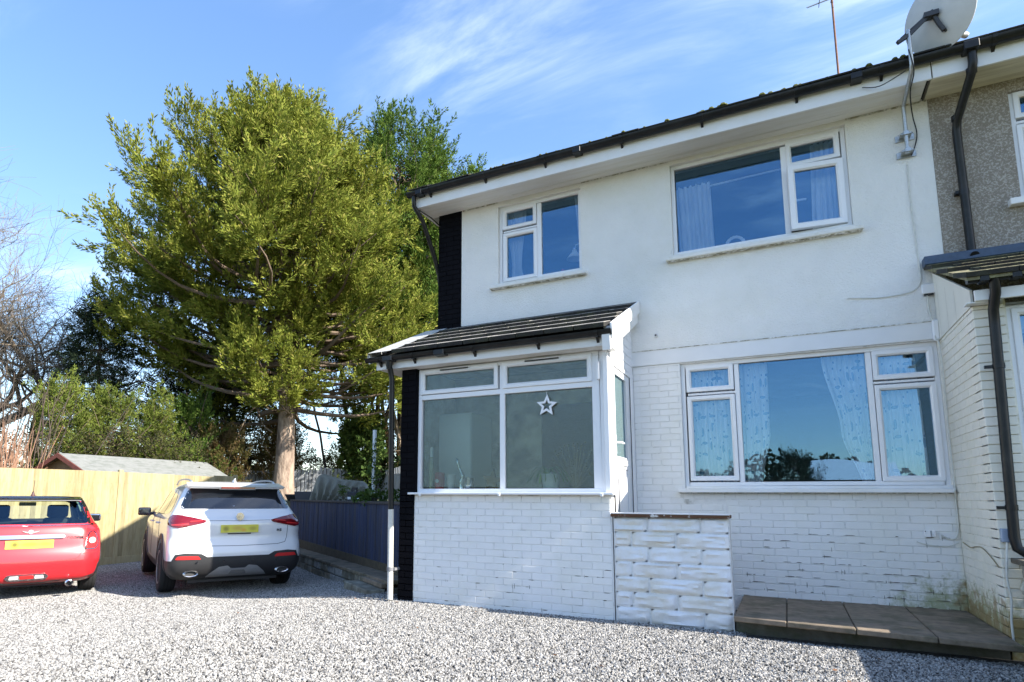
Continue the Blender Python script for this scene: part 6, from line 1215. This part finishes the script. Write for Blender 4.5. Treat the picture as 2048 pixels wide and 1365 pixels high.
for s in (1, -1):
    patch(bvh, [(s * .655, 1.0), (s * .80, 1.0), (s * .775, 1.06), (s * .66, 1.31), (s * .58, 1.325), (s * .59, 1.29)], 'rear', 'rear_pillar', GLOSSBLK, mini, off=.004, res=.04)
    patch(bvh, rounded([(.62, 1.02), (1.30, 1.01), (2.50, 1.0), (2.18, 1.26), (2.05, 1.31), (.78, 1.31)], .04), 'side', 'side_window', CGLASS, mini, off=.002, thick=.003, sign=s, res=.1)
    ring = patch(bvh, rounded([(s * .615, .635), (s * .775, .64), (s * .805, .72), (s * .76, .87), (s * .72, .905), (s * .67, .89), (s * .635, .80)], .04), 'rear', 'tail_light', CHROME, mini, off=.012, thick=.02, res=.02)
    patch(bvh, rounded([(s * .632, .652), (s * .762, .657), (s * .788, .72), (s * .748, .86), (s * .715, .888), (s * .682, .875), (s * .65, .80)], .035), 'rear', 'red_lens', RED_IN, ring, off=.019, thick=.01, res=.02)
    n_ = 18; patch(bvh, [(s * (.712) + .045 * math.cos(2 * math.pi * k / n_), .765 + .042 * math.sin(2 * math.pi * k / n_)) for k in range(n_)], 'rear', 'clear_lens', LAMPC, ring, off=.024, thick=.01, res=.02)
    patch(bvh, [(.0 + .33, .20), (.20, .30), (.18, .42), (.30, .52)] + [(XR_ + (WR + .085) * math.cos(a), RW + (WR + .085) * math.sin(a)) for a in np.linspace(R(150), R(20), 12)] + [(1.2, .32), (2.6, .32), (2.6, .22), (XR_ + WR + .06, .22)] + [(XR_ + (WR + .03) * math.cos(a), RW + (WR + .03) * math.sin(a)) for a in np.linspace(R(0), R(180), 14)], 'side', 'arch_cladding', BLKTRIM, mini, off=.009, res=.1, sign=s)
    mm = MB(); mm.cbox((2.20, s * .93, 1.03), (.09, .19, .13)); mr_ = mm.build('mirror', CHROME, mini, bevel=.045, segs=4, smooth=True); MB().tube([(2.22, s * .76, .99), (2.21, s * .86, 1.0)], .022, 8).build('mirror_arm', BLKTRIM, mr_); MB().cbox((2.152, s * .93, 1.03), (.004, .14, .085)).build('mirror_glass', GLOSSBLK, mr_, bevel=.001)
    for xx in (XR_, XF_): wheel(mini, xx, s * .735, RW, .195, 5, s)
    st = thing('seat', None, None, (1.55, s * .36, .5)); st.parent = mini
    seatm = mat('black_seat_cloth', (.03, .03, .032), .8)
    mb = MB(); mb.add([(1.52, s * .36 - .23, .55), (1.52, s * .36 + .23, .55), (1.64, s * .36 + .23, .55), (1.64, s * .36 - .23, .55), (1.36, s * .36 - .17, 1.06), (1.36, s * .36 + .17, 1.06), (1.44, s * .36 + .17, 1.06), (1.44, s * .36 - .17, 1.06)], [(0, 3, 2, 1), (4, 5, 6, 7), (0, 1, 5, 4), (1, 2, 6, 5), (2, 3, 7, 6), (3, 0, 4, 7)]); mb.build('backrest', seatm, st, bevel=.04, segs=3, smooth=True)
    mb = MB(); mb.cbox((1.37, s * .36, 1.16), (.10, .27, .20)); mb.build('headrest', seatm, st, bevel=.045, segs=3, smooth=True); MB().box(1.62, 2.1, s * .36 - .22, s * .36 + .22, .42, .56).build('cushion', seatm, st, bevel=.03)
    mb = MB(); mb.cbox((.78, s * .33, 1.0), (.08, .26, .14)); mb.build('rear_headrest', seatm, mini, bevel=.03, segs=2, smooth=True)
MB().box(2.2, 2.6, -.66, .66, .78, .96).build('dashboard', mat('dark_car_interior', (.025, .025, .027), .8), mini, bevel=.03)
MB().box(.70, .82, -.62, .62, .50, .95).build('rear_bench', mat('black_seat_cloth', (.03, .03, .032), .8), mini, bevel=.03)
MB().cbox((2.02, 0, 1.265), (.03, .22, .06)).build('inside_mirror', GLOSSBLK, mini, bevel=.012, segs=2)
MB().tube([(2.22, .36 + .17 * math.cos(a), .93 + .17 * math.sin(a)) for a in np.linspace(0, 2 * math.pi, 24)], .013, 6).build('steering_wheel', GLOSSBLK, mini, smooth=True)
MB().add([(.295, -.56, 1.358), (.295, .56, 1.358), (.55, .54, 1.388), (.55, -.54, 1.388), (.30, -.56, 1.335), (.30, .56, 1.335), (.55, .56, 1.33), (.55, -.56, 1.33)], [(0, 1, 2, 3), (4, 5, 6, 7), (0, 1, 5, 4), (1, 2, 6, 5), (2, 3, 7, 6), (3, 0, 4, 7)]).build('roof_spoiler', GLOSSBLK, mini, bevel=.016, segs=3, smooth=True)
MB().tube([(.292, y, 1.334) for y in np.linspace(-.55, .55, 9)], .006, 6).build('spoiler_strip', SILV, mini)
line_patch(bvh, [(.80, .985), (.5, .985), (0, .985), (-.5, .985), (-.80, .985)], 'rear', .009, 'chrome_belt', CHROME, mini, off=.012)
mb = MB(); mb.lathe([(.04, 0), (.025, .02), (.012, .06), (.004, .08)], (.62, 0, 1.39), 10); mb.tube([(.60, 0, 1.45), (.50, 0, 1.62)], .003, 5); mb.build('aerial', mat('brown_black', (.08, .04, .035), .5), mini, smooth=True)
patch(bvh, rounded([(-.39, .835), (-.37, .862), (.37, .862), (.39, .835), (.37, .81), (-.37, .81)], .01), 'rear', 'tailgate_handle', CHROME, mini, off=.03, thick=.03, res=.05)
line_patch(bvh, [(.63, .99), (.60, .62), (.55, .53), (.40, .50), (0, .485), (-.40, .50), (-.55, .53), (-.60, .62), (-.63, .99)], 'rear', .0045, 'tailgate_gap', SEAM, mini)
line_patch(bvh, [(-.60, .585), (-.83, .60)], 'rear', .003, 'panel_gap', SEAM, mini); line_patch(bvh, [(.60, .585), (.83, .60)], 'rear', .003, 'panel_gap', SEAM, mini)
PM2 = plate_mat('smudged_plate', [(.16, 0, .05, .05, (.09, .07, .02), .85), (.0, .0, .13, .035, (.22, .14, .03), .7), (-.17, 0, .09, .035, (.24, .15, .04), .7), (.26, 0, .06, .06, (.65, .36, .10), .8)])
pl = MB().box(-.006, .0, -.26, .26, -.055, .055).build('number_plate', PM2, None); pl.parent = mini; pl.matrix_basis = Matrix.Translation((.052, 0, .735))
# winged badge
w_ = MB()
for s in (1, -1): w_.add([(0, s * .02, .90), (0, s * .095, .918), (0, s * .085, .905), (0, s * .06, .893), (0, s * .02, .882), (-.006, s * .02, .90), (-.006, s * .095, .918), (-.006, s * .085, .905), (-.006, s * .06, .893), (-.006, s * .02, .882)], [(0, 1, 2, 3, 4), (5, 6, 7, 8, 9), (0, 1, 6, 5), (1, 2, 7, 6), (2, 3, 8, 7), (3, 4, 9, 8), (4, 0, 5, 9)])
w_.lathe([(.030, .0), (.030, .008), (.022, .009)], (0, 0, .90), 18, (-1, 0, 0)); w_.v = [v + Vector((.092, 0, 0)) for v in w_.v]; bw_ = w_.build('badge', SILV, mini)
rear_text('COOPER', .047, -.505, .808, .090, 'model_letters', CHROME, mini, bold=.0015, depth=.004, spacing=1.1)
fr_ = patch(bvh, rounded([(-.24, .295), (-.20, .335), (.20, .335), (.24, .295), (.20, .245), (-.20, .245)], .03), 'rear', 'fog_light', CHROME, mini, off=.012, res=.04)
patch(bvh, rounded([(-.075, .27), (-.075, .315), (.075, .315), (.075, .27)], .01), 'rear', 'red_lens', RED_IN, fr_, off=.02); patch(bvh, rounded([(-.19, .27), (-.18, .312), (-.085, .312), (-.085, .27)], .01), 'rear', 'clear_lens', LAMPC, fr_, off=.019); patch(bvh, rounded([(.085, .27), (.085, .312), (.18, .312), (.19, .27)], .01), 'rear', 'clear_lens', LAMPC, fr_, off=.019)
patch(bvh, [(-.81, .30), (-.60, .235), (-.26, .225), (-.20, .21), (.20, .21), (.26, .225), (.60, .235), (.81, .30), (.78, .19), (-.78, .19)], 'rear', 'bumper_sill', mat('grey_black_trim', (.09, .09, .092), .45), mini, off=.008, res=.06)
e = MB().lathe([(.040, -.03), (.046, 0), (.036, .004), (.032, .05)], (.03, -.47, .185), 18, (-1, 0, 0)); e.f = e.f[:-2]; ex_ = e.build('exhaust_pipe', CHROME, mini, smooth=True); MB().lathe([(.034, 0), (.034, .004)], (.05, -.47, .185), 14, (-1, 0, 0)).build('exhaust_inner', SEAM, ex_)
MB().tube([(.235, .05, 1.045), (.215, .25, 1.035), (.205, .40, 1.03)], [.012, .010, .005], 6).build('wiper', BLKTRIM, mini, smooth=True)
MB().box(.3, 3.4, -.55, .55, .14, .22).build('underbody', BLKTRIM, mini)
mini.location = (-9.25, 4.79, -.203); mini.rotation_euler = (0, 0, R(155.1)); mini.scale = (1, 1.055, 1)
# ================================================================ things seen in and through the windows
def curtain_mat(name, base, print_col=None, alpha=.85):
    M_ = bpy.data.materials.new(name); M_.use_nodes = True; t = M_.node_tree; b = t.nodes['Principled BSDF']; new, lk = t.nodes.new, t.links.new; b.inputs['Roughness'].default_value = .9
    rgb = new('ShaderNodeRGB'); rgb.outputs[0].default_value = (*base, 1); cur = rgb.outputs[0]
    if print_col:
        tcn = new('ShaderNodeTexCoord').outputs['UV']
        def spots(scale, thr, stretch, rot):
            mp_ = new('ShaderNodeMapping'); mp_.inputs['Scale'].default_value = stretch; mp_.inputs['Rotation'].default_value = (0, 0, rot); lk(tcn, mp_.inputs[0]); v = new('ShaderNodeTexVoronoi'); v.voronoi_dimensions = '2D'; v.inputs['Scale'].default_value = scale; v.inputs['Randomness'].default_value = 1; lk(mp_.outputs[0], v.inputs['Vector'])
            m_ = new('ShaderNodeMath'); m_.operation = 'LESS_THAN'; lk(v.outputs['Distance'], m_.inputs[0]); m_.inputs[1].default_value = thr; return m_.outputs[0]
        a1, a2, a3 = spots(7, .13, (1, .35, 1), .6), spots(6, .11, (.4, 1, 1), .3), spots(9, .10, (1, .8, 1), 1.2)
        mx = new('ShaderNodeMath'); mx.operation = 'MAXIMUM'; lk(a1, mx.inputs[0]); lk(a2, mx.inputs[1]); m2 = new('ShaderNodeMath'); m2.operation = 'MAXIMUM'; lk(mx.outputs[0], m2.inputs[0]); lk(a3, m2.inputs[1])
        m3 = new('ShaderNodeMixRGB'); lk(m2.outputs[0], m3.inputs[0]); lk(cur, m3.inputs[1]); m3.inputs[2].default_value = (*print_col, 1); cur = m3.outputs[0]
    lk(cur, b.inputs['Base Color']); tr = new('ShaderNodeBsdfTranslucent'); lk(cur, tr.inputs[0]); ms = new('ShaderNodeMixShader'); ms.inputs[0].default_value = .12; lk(b.outputs[0], ms.inputs[1]); lk(tr.outputs[0], ms.inputs[2]); lk(ms.outputs[0], t.nodes['Material Output'].inputs[0]); return M_
NET = curtain_mat('white_net', (.86, .88, .90)); FLOR = curtain_mat('blue_floral_net', (.90, .93, .95), (.28, .46, .66))
def curtain(label, xl, xr, z0, z1, y, m_, folds=7, amp=.03, xl_b=None, xr_b=None, mid=None, group=None):
    """hanging cloth; xl/xr edges at the top, xl_b/xr_b at the bottom, mid = (height fraction, xl, xr) gathered waist"""
    xl_b = xl if xl_b is None else xl_b; xr_b = xr if xr_b is None else xr_b; nx, nz = folds * 10, 26; vs = []; fs = []; uv = []
    for j in range(nz + 1):
        v = j / nz
        if mid:
            fz, ml, mr_ = mid
            if v < fz: s = v / fz; s = s * s * (3 - 2 * s); a, b = xl_b * (1 - s) + ml * s, xr_b * (1 - s) + mr_ * s
            else: s = (v - fz) / (1 - fz); s = s * s * (3 - 2 * s); a, b = ml * (1 - s) + xl * s, mr_ * (1 - s) + xr * s
        else: a, b = xl_b * (1 - v) + xl * v, xr_b * (1 - v) + xr * v
        for i in range(nx + 1):
            u = i / nx; ph = u * folds * 2 * math.pi + .5 * math.sin(v * 3 + u * 9); vs.append((a + (b - a) * u, y + amp * math.sin(ph) + .4 * amp * math.sin(2.3 * ph + 1), z0 + (z1 - z0) * v)); uv.append((u * (xr - xl) * 1.6, v * (z1 - z0)))
    for j in range(nz):
        for i in range(nx): k = j * (nx + 1) + i; fs.append((k, k + 1, k + nx + 2, k + nx + 1))
    o = MB().add(vs, fs).build('curtain', m_, None, smooth=True); me = o.data; ul = me.uv_layers.new(name='UVMap')
    for lp in me.loops: ul.data[lp.index].uv = uv[lp.vertex_index]
    return tag(o, label, 'curtain', group)
curtain('white curtain tied back at the left of the upper left window', -3.42, -3.06, 4.15, 5.35, 7.70, NET, 6, .018, xl_b=-3.32, xr_b=-3.08, mid=(.25, -3.30, -3.14))
curtain('sliver of white curtain at the right edge of the upper left window', -2.36, -2.20, 4.15, 5.35, 7.70, NET, 4, .018, xl_b=-2.27)
curtain('full white curtain at the left of the wide upper right window', -1.04, -.62, 4.15, 5.12, 7.72, NET, 6, .03, xl_b=-1.0, xr_b=-.60)
curtain('white curtain gathered behind the casement of the upper right window', .48, .80, 4.15, 5.32, 7.74, NET, 5, .03, xl_b=.44)
curtain('blue flowered net curtain filling the left lights of the lower window', -1.0, -.50, 1.33, 2.78, 7.70, FLOR, 9, .022)
curtain('narrow flowered curtain hanging at the left edge of the large lower pane', -.42, -.12, 1.33, 2.78, 7.72, FLOR, 4, .018, xr_b=-.24, xl_b=-.42, mid=(.45, -.42, -.13))
curtain('flowered curtain sweeping down at the right of the large lower pane', .42, .88, 1.33, 2.78, 7.72, FLOR, 7, .022, xl_b=.72, xr_b=.86, mid=(.42, .56, .87))
curtain('flowered net curtain filling the right lights of the lower window', .88, 1.26, 1.33, 2.78, 7.70, FLOR, 6, .018, xr_b=1.30)
# tie of the upper left curtain and the lamp on the sill
t = thing('desk_lamp', 'white cone shaded lamp on the sill inside the upper left window', 'lamp', (-2.30, 7.72, 4.17))
MB().lathe([(.030, .13), (.036, .10), (.105, .012), (.11, 0), (.10, .0), (.03, .09)], (-2.37, 7.70, 4.43), 20).build('lamp_shade', mat('lamp_white', (.75, .75, .72), .5), t, smooth=True)
MB().lathe([(.022, 0), (.022, .06), (.012, .075)], (-2.37, 7.70, 4.555), 12).build('lamp_cap', CHROME, t, smooth=True); MB().tube(smooth_path([(-2.37, 7.70, 4.62), (-2.29, 7.71, 4.63), (-2.24, 7.72, 4.50), (-2.27, 7.73, 4.20)]), .008, 6).build('lamp_arm', mat('lamp_white', (.75, .75, .72), .5), t, smooth=True)
t = thing('flower_ornament', 'small red and white flower ornament on the upper left window sill', 'ornament', (-2.5, 7.7, 4.17)); MB().lathe([(.02, 0), (.03, .05), (.022, .07)], (-2.52, 7.70, 4.19), 10).build('vase', mat('pale_glass', (.6, .65, .7), .2), t, smooth=True); MB().lathe([(.005, 0), (.022, .01), (.024, .03), (.008, .045)], (-2.54, 7.70, 4.27), 8).build('flower', mat('red_flower', (.6, .05, .1), .6), t)
t = thing('curtain_rail', 'pale curtain rail behind the wide upper right pane', 'curtain rail', (-.3, 7.75, 5.1)); MB().tube([(-1.0, 7.80, 5.10), (.2, 7.80, 5.13)], .012, 8).build('rail', FASC, t, smooth=True)
t = thing('lace_ornament', 'white lacy ornament on the sill of the wide upper right pane', 'ornament', (-.35, 7.66, 4.2))
mb = MB()
for k in range(12):
    a = math.pi * k / 11; mb.lathe([(.002, 0), (.022, .004), (.018, .012)], (-.37 + .10 * math.cos(a), 7.66, 4.21 + .11 * math.sin(a)), 8, (0, -1, 0))
mb.build('lace', UPVC, t)
# porch window sill: star, plant, cabinet and small things behind the obscured glass
def star(r0_, r1_, cx, cz, rot=0): return [(cx + (r0_ if k % 2 == 0 else r1_) * math.sin(math.pi * k / 5 + rot), cz + (r0_ if k % 2 == 0 else r1_) * math.cos(math.pi * k / 5 + rot)) for k in range(10)]
st_ = thing('hanging_star', 'white open star hanging in the right pane of the porch window', 'star decoration', (-2.30, 6.31, 2.23))
o_, i_ = star(.125, .058, -2.302, 2.218, .06), star(.070, .030, -2.302, 2.218, .06); mb = MB(); vs = [(x, 6.322, z) for x, z in o_ + i_] + [(x, 6.338, z) for x, z in o_ + i_]
fs = [];
for k in range(10): n_ = (k + 1) % 10; fs += [(k, n_, n_ + 10, k + 10), (k + 20, n_ + 20, n_ + 30, k + 30), (k, n_, n_ + 20, k + 20), (k + 10, n_ + 10, n_ + 30, k + 30)]
mb.add(vs, fs).build('star', UPVC, st_); MB().tube([(-2.302, 6.33, 2.335), (-2.303, 6.33, 2.378)], .003, 5).build('string', WHTCAB, st_)
t = thing('potted_plant', 'spiky green spider plant in a white pot on the porch sill', 'potted plant', (-2.33, 6.5, 1.29)); MB().lathe([(.075, 0), (.085, .02), (.10, .17), (.105, .18), (.095, .18), (.09, .15)], (-2.33, 6.50, 1.29), 20).build('pot', UPVC, t, smooth=True)
mb = MB(); r_ = random.Random(4)
for k in range(44):
    a = r_.uniform(0, 2 * math.pi); L_ = r_.uniform(.16, .34); d = Vector((math.cos(a), math.sin(a) * .5, 0)); sd_ = Vector((-d.y, d.x, 0)) * .007; p0 = Vector((-2.37, 6.50, 1.45)); P_ = [p0 + d * (L_ * s) + Vector((0, 0, L_ * (1.5 * s - 1.75 * s * s))) for s in (0, .25, .5, .75, 1)]
    mb.add([q for p in P_ for q in (p - sd_, p + sd_)], [(2 * i, 2 * i + 1, 2 * i + 3, 2 * i + 2) for i in range(4)])
mb.build('leaf', mat('spider_plant_leaf', (.16, .30, .06), .5), t, kind='stuff')
t = thing('dried_flowers', 'brown dried flowers at the right of the porch window', 'dried flowers', (-2.1, 6.5, 1.29)); mb = MB()
for k in range(60):
    p = Vector((-2.05, 6.52, 1.3)); d = Vector((r_.gauss(-.02, .13), r_.gauss(0, .08), r_.uniform(.15, .5))); mb.tube([p, p + d], .003, 4, cap=False); mb.lathe([(.003, 0), (.014, .006), (.004, .016)], p + d, 6)
mb.build('flower', mat('dried_brown', (.34, .24, .13), .9, var=.3, vscale=30), t, kind='stuff')
t = thing('tall_cabinet', 'tall white cabinet inside the left end of the porch', 'cabinet', (-3.75, 7.2, .12)); MB().box(-3.98, -3.50, 6.85, 7.45, .12, 2.28).build('cabinet_body', UPVC, t, bevel=.01); MB().box(-3.97, -3.51, 6.835, 6.848, .14, 2.26).build('cabinet_door', UPVC, t, bevel=.006)
t = thing('red_lantern', 'small red and white tin on the porch sill in front of the cabinet', 'tin', (-3.74, 6.48, 1.29)); MB().lathe([(.05, 0), (.062, .06), (.06, .20), (.05, .215), (.0, .22)], (-3.74, 6.47, 1.29), 18).build('tin', mat('red_tin', (.50, .05, .05), .5), t, smooth=True); MB().lathe([(.02, 0), (.024, .004)], (-3.74, 6.405, 1.40), 12, (0, -1, 0)).build('tin_mark', UPVC, t)
t = thing('white_cup', 'tall white tapered vase on the porch sill beside the red tin', 'vase', (-3.58, 6.48, 1.29)); MB().lathe([(.038, 0), (.06, .19), (.052, .19), (.035, .02)], (-3.585, 6.48, 1.29), 18).build('vase', UPVC, t, smooth=True)
t = thing('silver_figurine', 'slim silver figurine standing left of the metal mug in the porch window', 'figurine', (-3.46, 6.46, 1.29)); MB().tube(smooth_path([(-3.43, 6.46, 1.29), (-3.445, 6.46, 1.38), (-3.42, 6.46, 1.46), (-3.47, 6.46, 1.56), (-3.49, 6.46, 1.64), (-3.50, 6.46, 1.68)]), [.035, .03, .032, .03, .026, .03, .028, .024, .02, .022, .024, .02, .017, .015, .015, .016, .018, .02, .022, .02, .018, .016, .012, .008, .006, .004][:26], 10).build('figure', CHROME, t, smooth=True)
t = thing('metal_mug', 'brushed metal mug in the middle of the left porch pane', 'mug', (-3.34, 6.48, 1.29)); MB().lathe([(.045, 0), (.06, .03), (.055, .13), (.062, .15), (.052, .15), (.05, .03)], (-3.335, 6.47, 1.29), 18).build('cup', CHROME, t, smooth=True)
t = thing('wooden_star', 'brown wooden star standing at the right of the left porch pane', 'star decoration', (-3.03, 6.45, 1.29)); MB().prism(star(.14, .06, -3.03, 1.40, .15), 'y', 6.44, 6.475).build('star', mat('star_wood', (.26, .17, .07), .6), t, bevel=.003)
t = thing('bottle', 'clear bottle with a white cap at the far left of the porch window', 'bottle', (-3.88, 6.48, 1.29)); MB().lathe([(.03, 0), (.032, .30), (.014, .38), (.014, .44)], (-3.865, 6.48, 1.29), 14).build('glass_body', mat('straw_glass', (.42, .42, .25), .2), t, smooth=True); MB().lathe([(.02, 0), (.02, .10), (.012, .12)], (-3.865, 6.48, 1.70), 12).build('cap', UPVC, t, smooth=True)
MB().box(-2.78, -1.72, 7.44, 7.49, .12, 2.4).build('inner_door', mat('inner_door_brown', (.12, .075, .05), .6), porch)
# ================================================================ what stands behind the photographer, seen only as reflections
t = thing('reflected_tree', 'dark conifer behind the camera, reflected low in the large lower pane', 'tree', (.6, -44, -.6)); rng2 = np.random.default_rng(21)
conifer(t, (.6, -44, -.6), (.6, -44, 4.6), lambda z: float(np.interp(z, [0, 2, 3.5, 5], [3.4, 2.6, 1.5, .3])), .4, 60, LF_DRK, BARKD, rng2, trunk_r=.25, limb_up=.35, spray=.9, leafn=24, inner=.2)
t = thing('reflected_house', 'pale roofed house behind the camera, reflected at the right of the large lower pane', 'house', (5.0, -48, -.6)); MB().box(2.2, 8.2, -52, -46, -.6, 2.6).build('wall', mat('cream_wall', (.5, .48, .42), .9), t); MB().prism([(-45.6, 2.5), (-49, 4.6), (-52.4, 2.5)], 'x', 2.0, 8.4).build('roof', mat('pale_roof', (.72, .72, .72), .6), t)
belt('tree_belt', 'low belt of trees behind the camera, reflected along the bottom of the large lower pane', [(-60, -60), (-25, -70), (10, -72), (50, -66), (80, -50)], 5.6, 4200, leafmat('far_leaf_dark', (.02, .03, .012), (.05, .055, .025)), 12)
# ================================================================ ground
def gz(x, y):
    z = float(np.interp(x, [-60, -13, -9, -7, -4.6, 5], [-.30, -.26, -.215, -.185, -.005, 0.0]))
    return z + .015 * mnoise.noise(Vector((x * .6, y * .6, 0)))
def sheet(name, xs, ys, m_, fz, parent=None):
    vs = [(x, y, fz(x, y)) for y in ys for x in xs]; n = len(xs)
    fs = [(j * n + i, j * n + i + 1, (j + 1) * n + i + 1, (j + 1) * n + i) for j in range(len(ys) - 1) for i in range(n - 1)]
    return MB().add(vs, fs).build(name, m_, parent, smooth=True)
GRASS = mat('rough_grass', (.05, .07, .02), 1, var=.3, vscale=.3, col2=(.09, .08, .04), coords='World')
tag(sheet('ground', np.linspace(-1200, 1200, 9), np.linspace(-1200, 1200, 9), GRASS, lambda x, y: -.6), kind='structure')
GRAVB = mat('gravel_bed', (.11, .107, .10), .95, var=.5, vscale=40, col2=(.06, .058, .055), bump=1.0, bscale=45, bdist=.03, coords='World', detail=3)
gb = sheet('gravel_yard', np.arange(-14.5, 1.75, .3), np.arange(-10.0, 13.0, .3), GRAVB, lambda x, y: gz(x, y) - .012); tag(gb, kind='structure')
# loose stone chippings: one object, stones instanced on a sheet of its own
def chippings():
    xs = np.arange(-13.4, 1.6, .25); ys = np.arange(1.6, 12.6, .25); vs = []; fs = []
    def keep(x, y):
        if y > 6.30 and x > -4.3: return False
        if x > -.5 and y > 6.2: return False
        if x < -4.3 and (y - 6.6) > (-4.35 - x) * .71: return False
        # what the camera can see
        c = [MC[i][0] * x + MC[i][1] * y + MC[i][2] * (-1.25) for i in range(3)]
        if c[2] < .5: return False
        u = 930 + 1218 * c[0] / c[2]; v = 822.7 + 1218 * c[1] / c[2]; return -500 < u < 2500 and v < 1800
    idx = {}
    def vid(i, j):
        if (i, j) not in idx: idx[(i, j)] = len(vs); x = -13.4 + i * .25; y = 1.6 + j * .25; vs.append((x, y, gz(x, y) - .004))
        return idx[(i, j)]
    for i in range(len(xs)):
        for j in range(len(ys)):
            if keep(xs[i] + .125, ys[j] + .125): fs.append((vid(i, j), vid(i + 1, j), vid(i + 1, j + 1), vid(i, j + 1)))
    me = bpy.data.meshes.new('gravel'); me.from_pydata(vs, [], fs); o = bpy.data.objects.new('gravel', me); link(o); tag(o, kind='stuff')
    cm = mat('chipping_stone', (.48, .46, .43), .85, var=.25, vscale=30)
    m_ = bpy.data.materials.new('chippings'); m_.use_nodes = True; t = m_.node_tree; b = t.nodes['Principled BSDF']; b.inputs['Roughness'].default_value = .85; new, lk = t.nodes.new, t.links.new
    at = new('ShaderNodeAttribute'); at.attribute_type = 'INSTANCER'; at.attribute_name = 'tone'; cr = new('ShaderNodeValToRGB'); lk(at.outputs['Fac'], cr.inputs[0]); e = cr.color_ramp.elements
    e[0].position = 0; e[0].color = (.065, .063, .06, 1); e[1].position = 1; e[1].color = (.49, .475, .455, 1)
    for p_, c_ in ((.14, (.12, .115, .11, 1)), (.34, (.225, .217, .205, 1)), (.60, (.29, .285, .275, 1)), (.80, (.34, .325, .30, 1))):
        q = e.new(p_); q.color = c_
    lk(cr.outputs[0], b.inputs['Base Color'])
    ng = bpy.data.node_groups.new('gravel_nodes', 'GeometryNodeTree'); ng.interface.new_socket('Geometry', in_out='INPUT', socket_type='NodeSocketGeometry'); ng.interface.new_socket('Geometry', in_out='OUTPUT', socket_type='NodeSocketGeometry')
    nn_, lk = ng.nodes.new, ng.links.new; gi, go = nn_('NodeGroupInput'), nn_('NodeGroupOutput')
    dp = nn_('GeometryNodeDistributePointsOnFaces'); dp.inputs['Density'].default_value = 4200; lk(gi.outputs[0], dp.inputs[0])
    # fewer stones far away
    ico = nn_('GeometryNodeMeshIcoSphere'); ico.inputs['Radius'].default_value = .0100; ico.inputs['Subdivisions'].default_value = 1
    sp = nn_('GeometryNodeSetPosition'); lk(ico.outputs[0], sp.inputs[0]); rv0 = nn_('FunctionNodeRandomValue'); rv0.data_type = 'FLOAT_VECTOR'; rv0.inputs[0].default_value = (-.0035,) * 3; rv0.inputs[1].default_value = (.0035,) * 3; lk(rv0.outputs[0], sp.inputs['Offset'])
    sm = nn_('GeometryNodeSetMaterial'); sm.inputs['Material'].default_value = m_; lk(sp.outputs[0], sm.inputs[0])
    ip = nn_('GeometryNodeInstanceOnPoints'); lk(dp.outputs['Points'], ip.inputs['Points']); lk(sm.outputs[0], ip.inputs['Instance'])
    rr = nn_('FunctionNodeRandomValue'); rr.data_type = 'FLOAT_VECTOR'; rr.inputs[0].default_value = (0, 0, 0); rr.inputs[1].default_value = (6.28,) * 3; lk(rr.outputs[0], ip.inputs['Rotation'])
    rs = nn_('FunctionNodeRandomValue'); rs.data_type = 'FLOAT_VECTOR'; rs.inputs[0].default_value = (.6, .55, .4); rs.inputs[1].default_value = (1.5, 1.25, 1.0); rs.inputs['Seed'].default_value = 3; lk(rs.outputs[0], ip.inputs['Scale'])
    st = nn_('GeometryNodeStoreNamedAttribute'); st.data_type = 'FLOAT'; st.domain = 'INSTANCE'; st.inputs['Name'].default_value = 'tone'; lk(ip.outputs[0], st.inputs[0]); rt = nn_('FunctionNodeRandomValue'); rt.inputs['Seed'].default_value = 9
    lk(rt.outputs[1], st.inputs['Value']); lk(st.outputs[0], go.inputs[0]); md = o.modifiers.new('gravel', 'NODES'); md.node_group = ng
    return o
chippings()

lv = thing('fallen_leaves', 'few dry brown leaves scattered on the gravel near the porch base', 'leaves', (-2, 5.5, 0)); mb = MB(); r_ = random.Random(12)
for k in range(46):
    x, y = r_.uniform(-6, .8), r_.uniform(4.2, 6.2) if k % 2 else r_.uniform(5.9, 6.22); a = r_.uniform(0, 6.28); q = Matrix.Translation((x, y, gz(x, y) + .014)) @ Matrix.Rotation(a, 4, 'Z') @ Matrix.Rotation(r_.uniform(-.5, .5), 4, 'X'); s_ = r_.uniform(.010, .019)
    mb.add([q @ Vector(p) * 1 for p in ((-s_, 0, 0), (-s_ * .3, s_ * .6, .006), (s_ * .5, s_ * .5, .004), (s_ * 1.3, 0, .0), (s_ * .5, -s_ * .5, .006), (-s_ * .3, -s_ * .6, .003))], [(0, 1, 2, 3), (0, 3, 4, 5)])
mb.build('leaf', mat('dry_leaf', (.15, .07, .03), .8, var=.3, vscale=30), lv, kind='stuff')
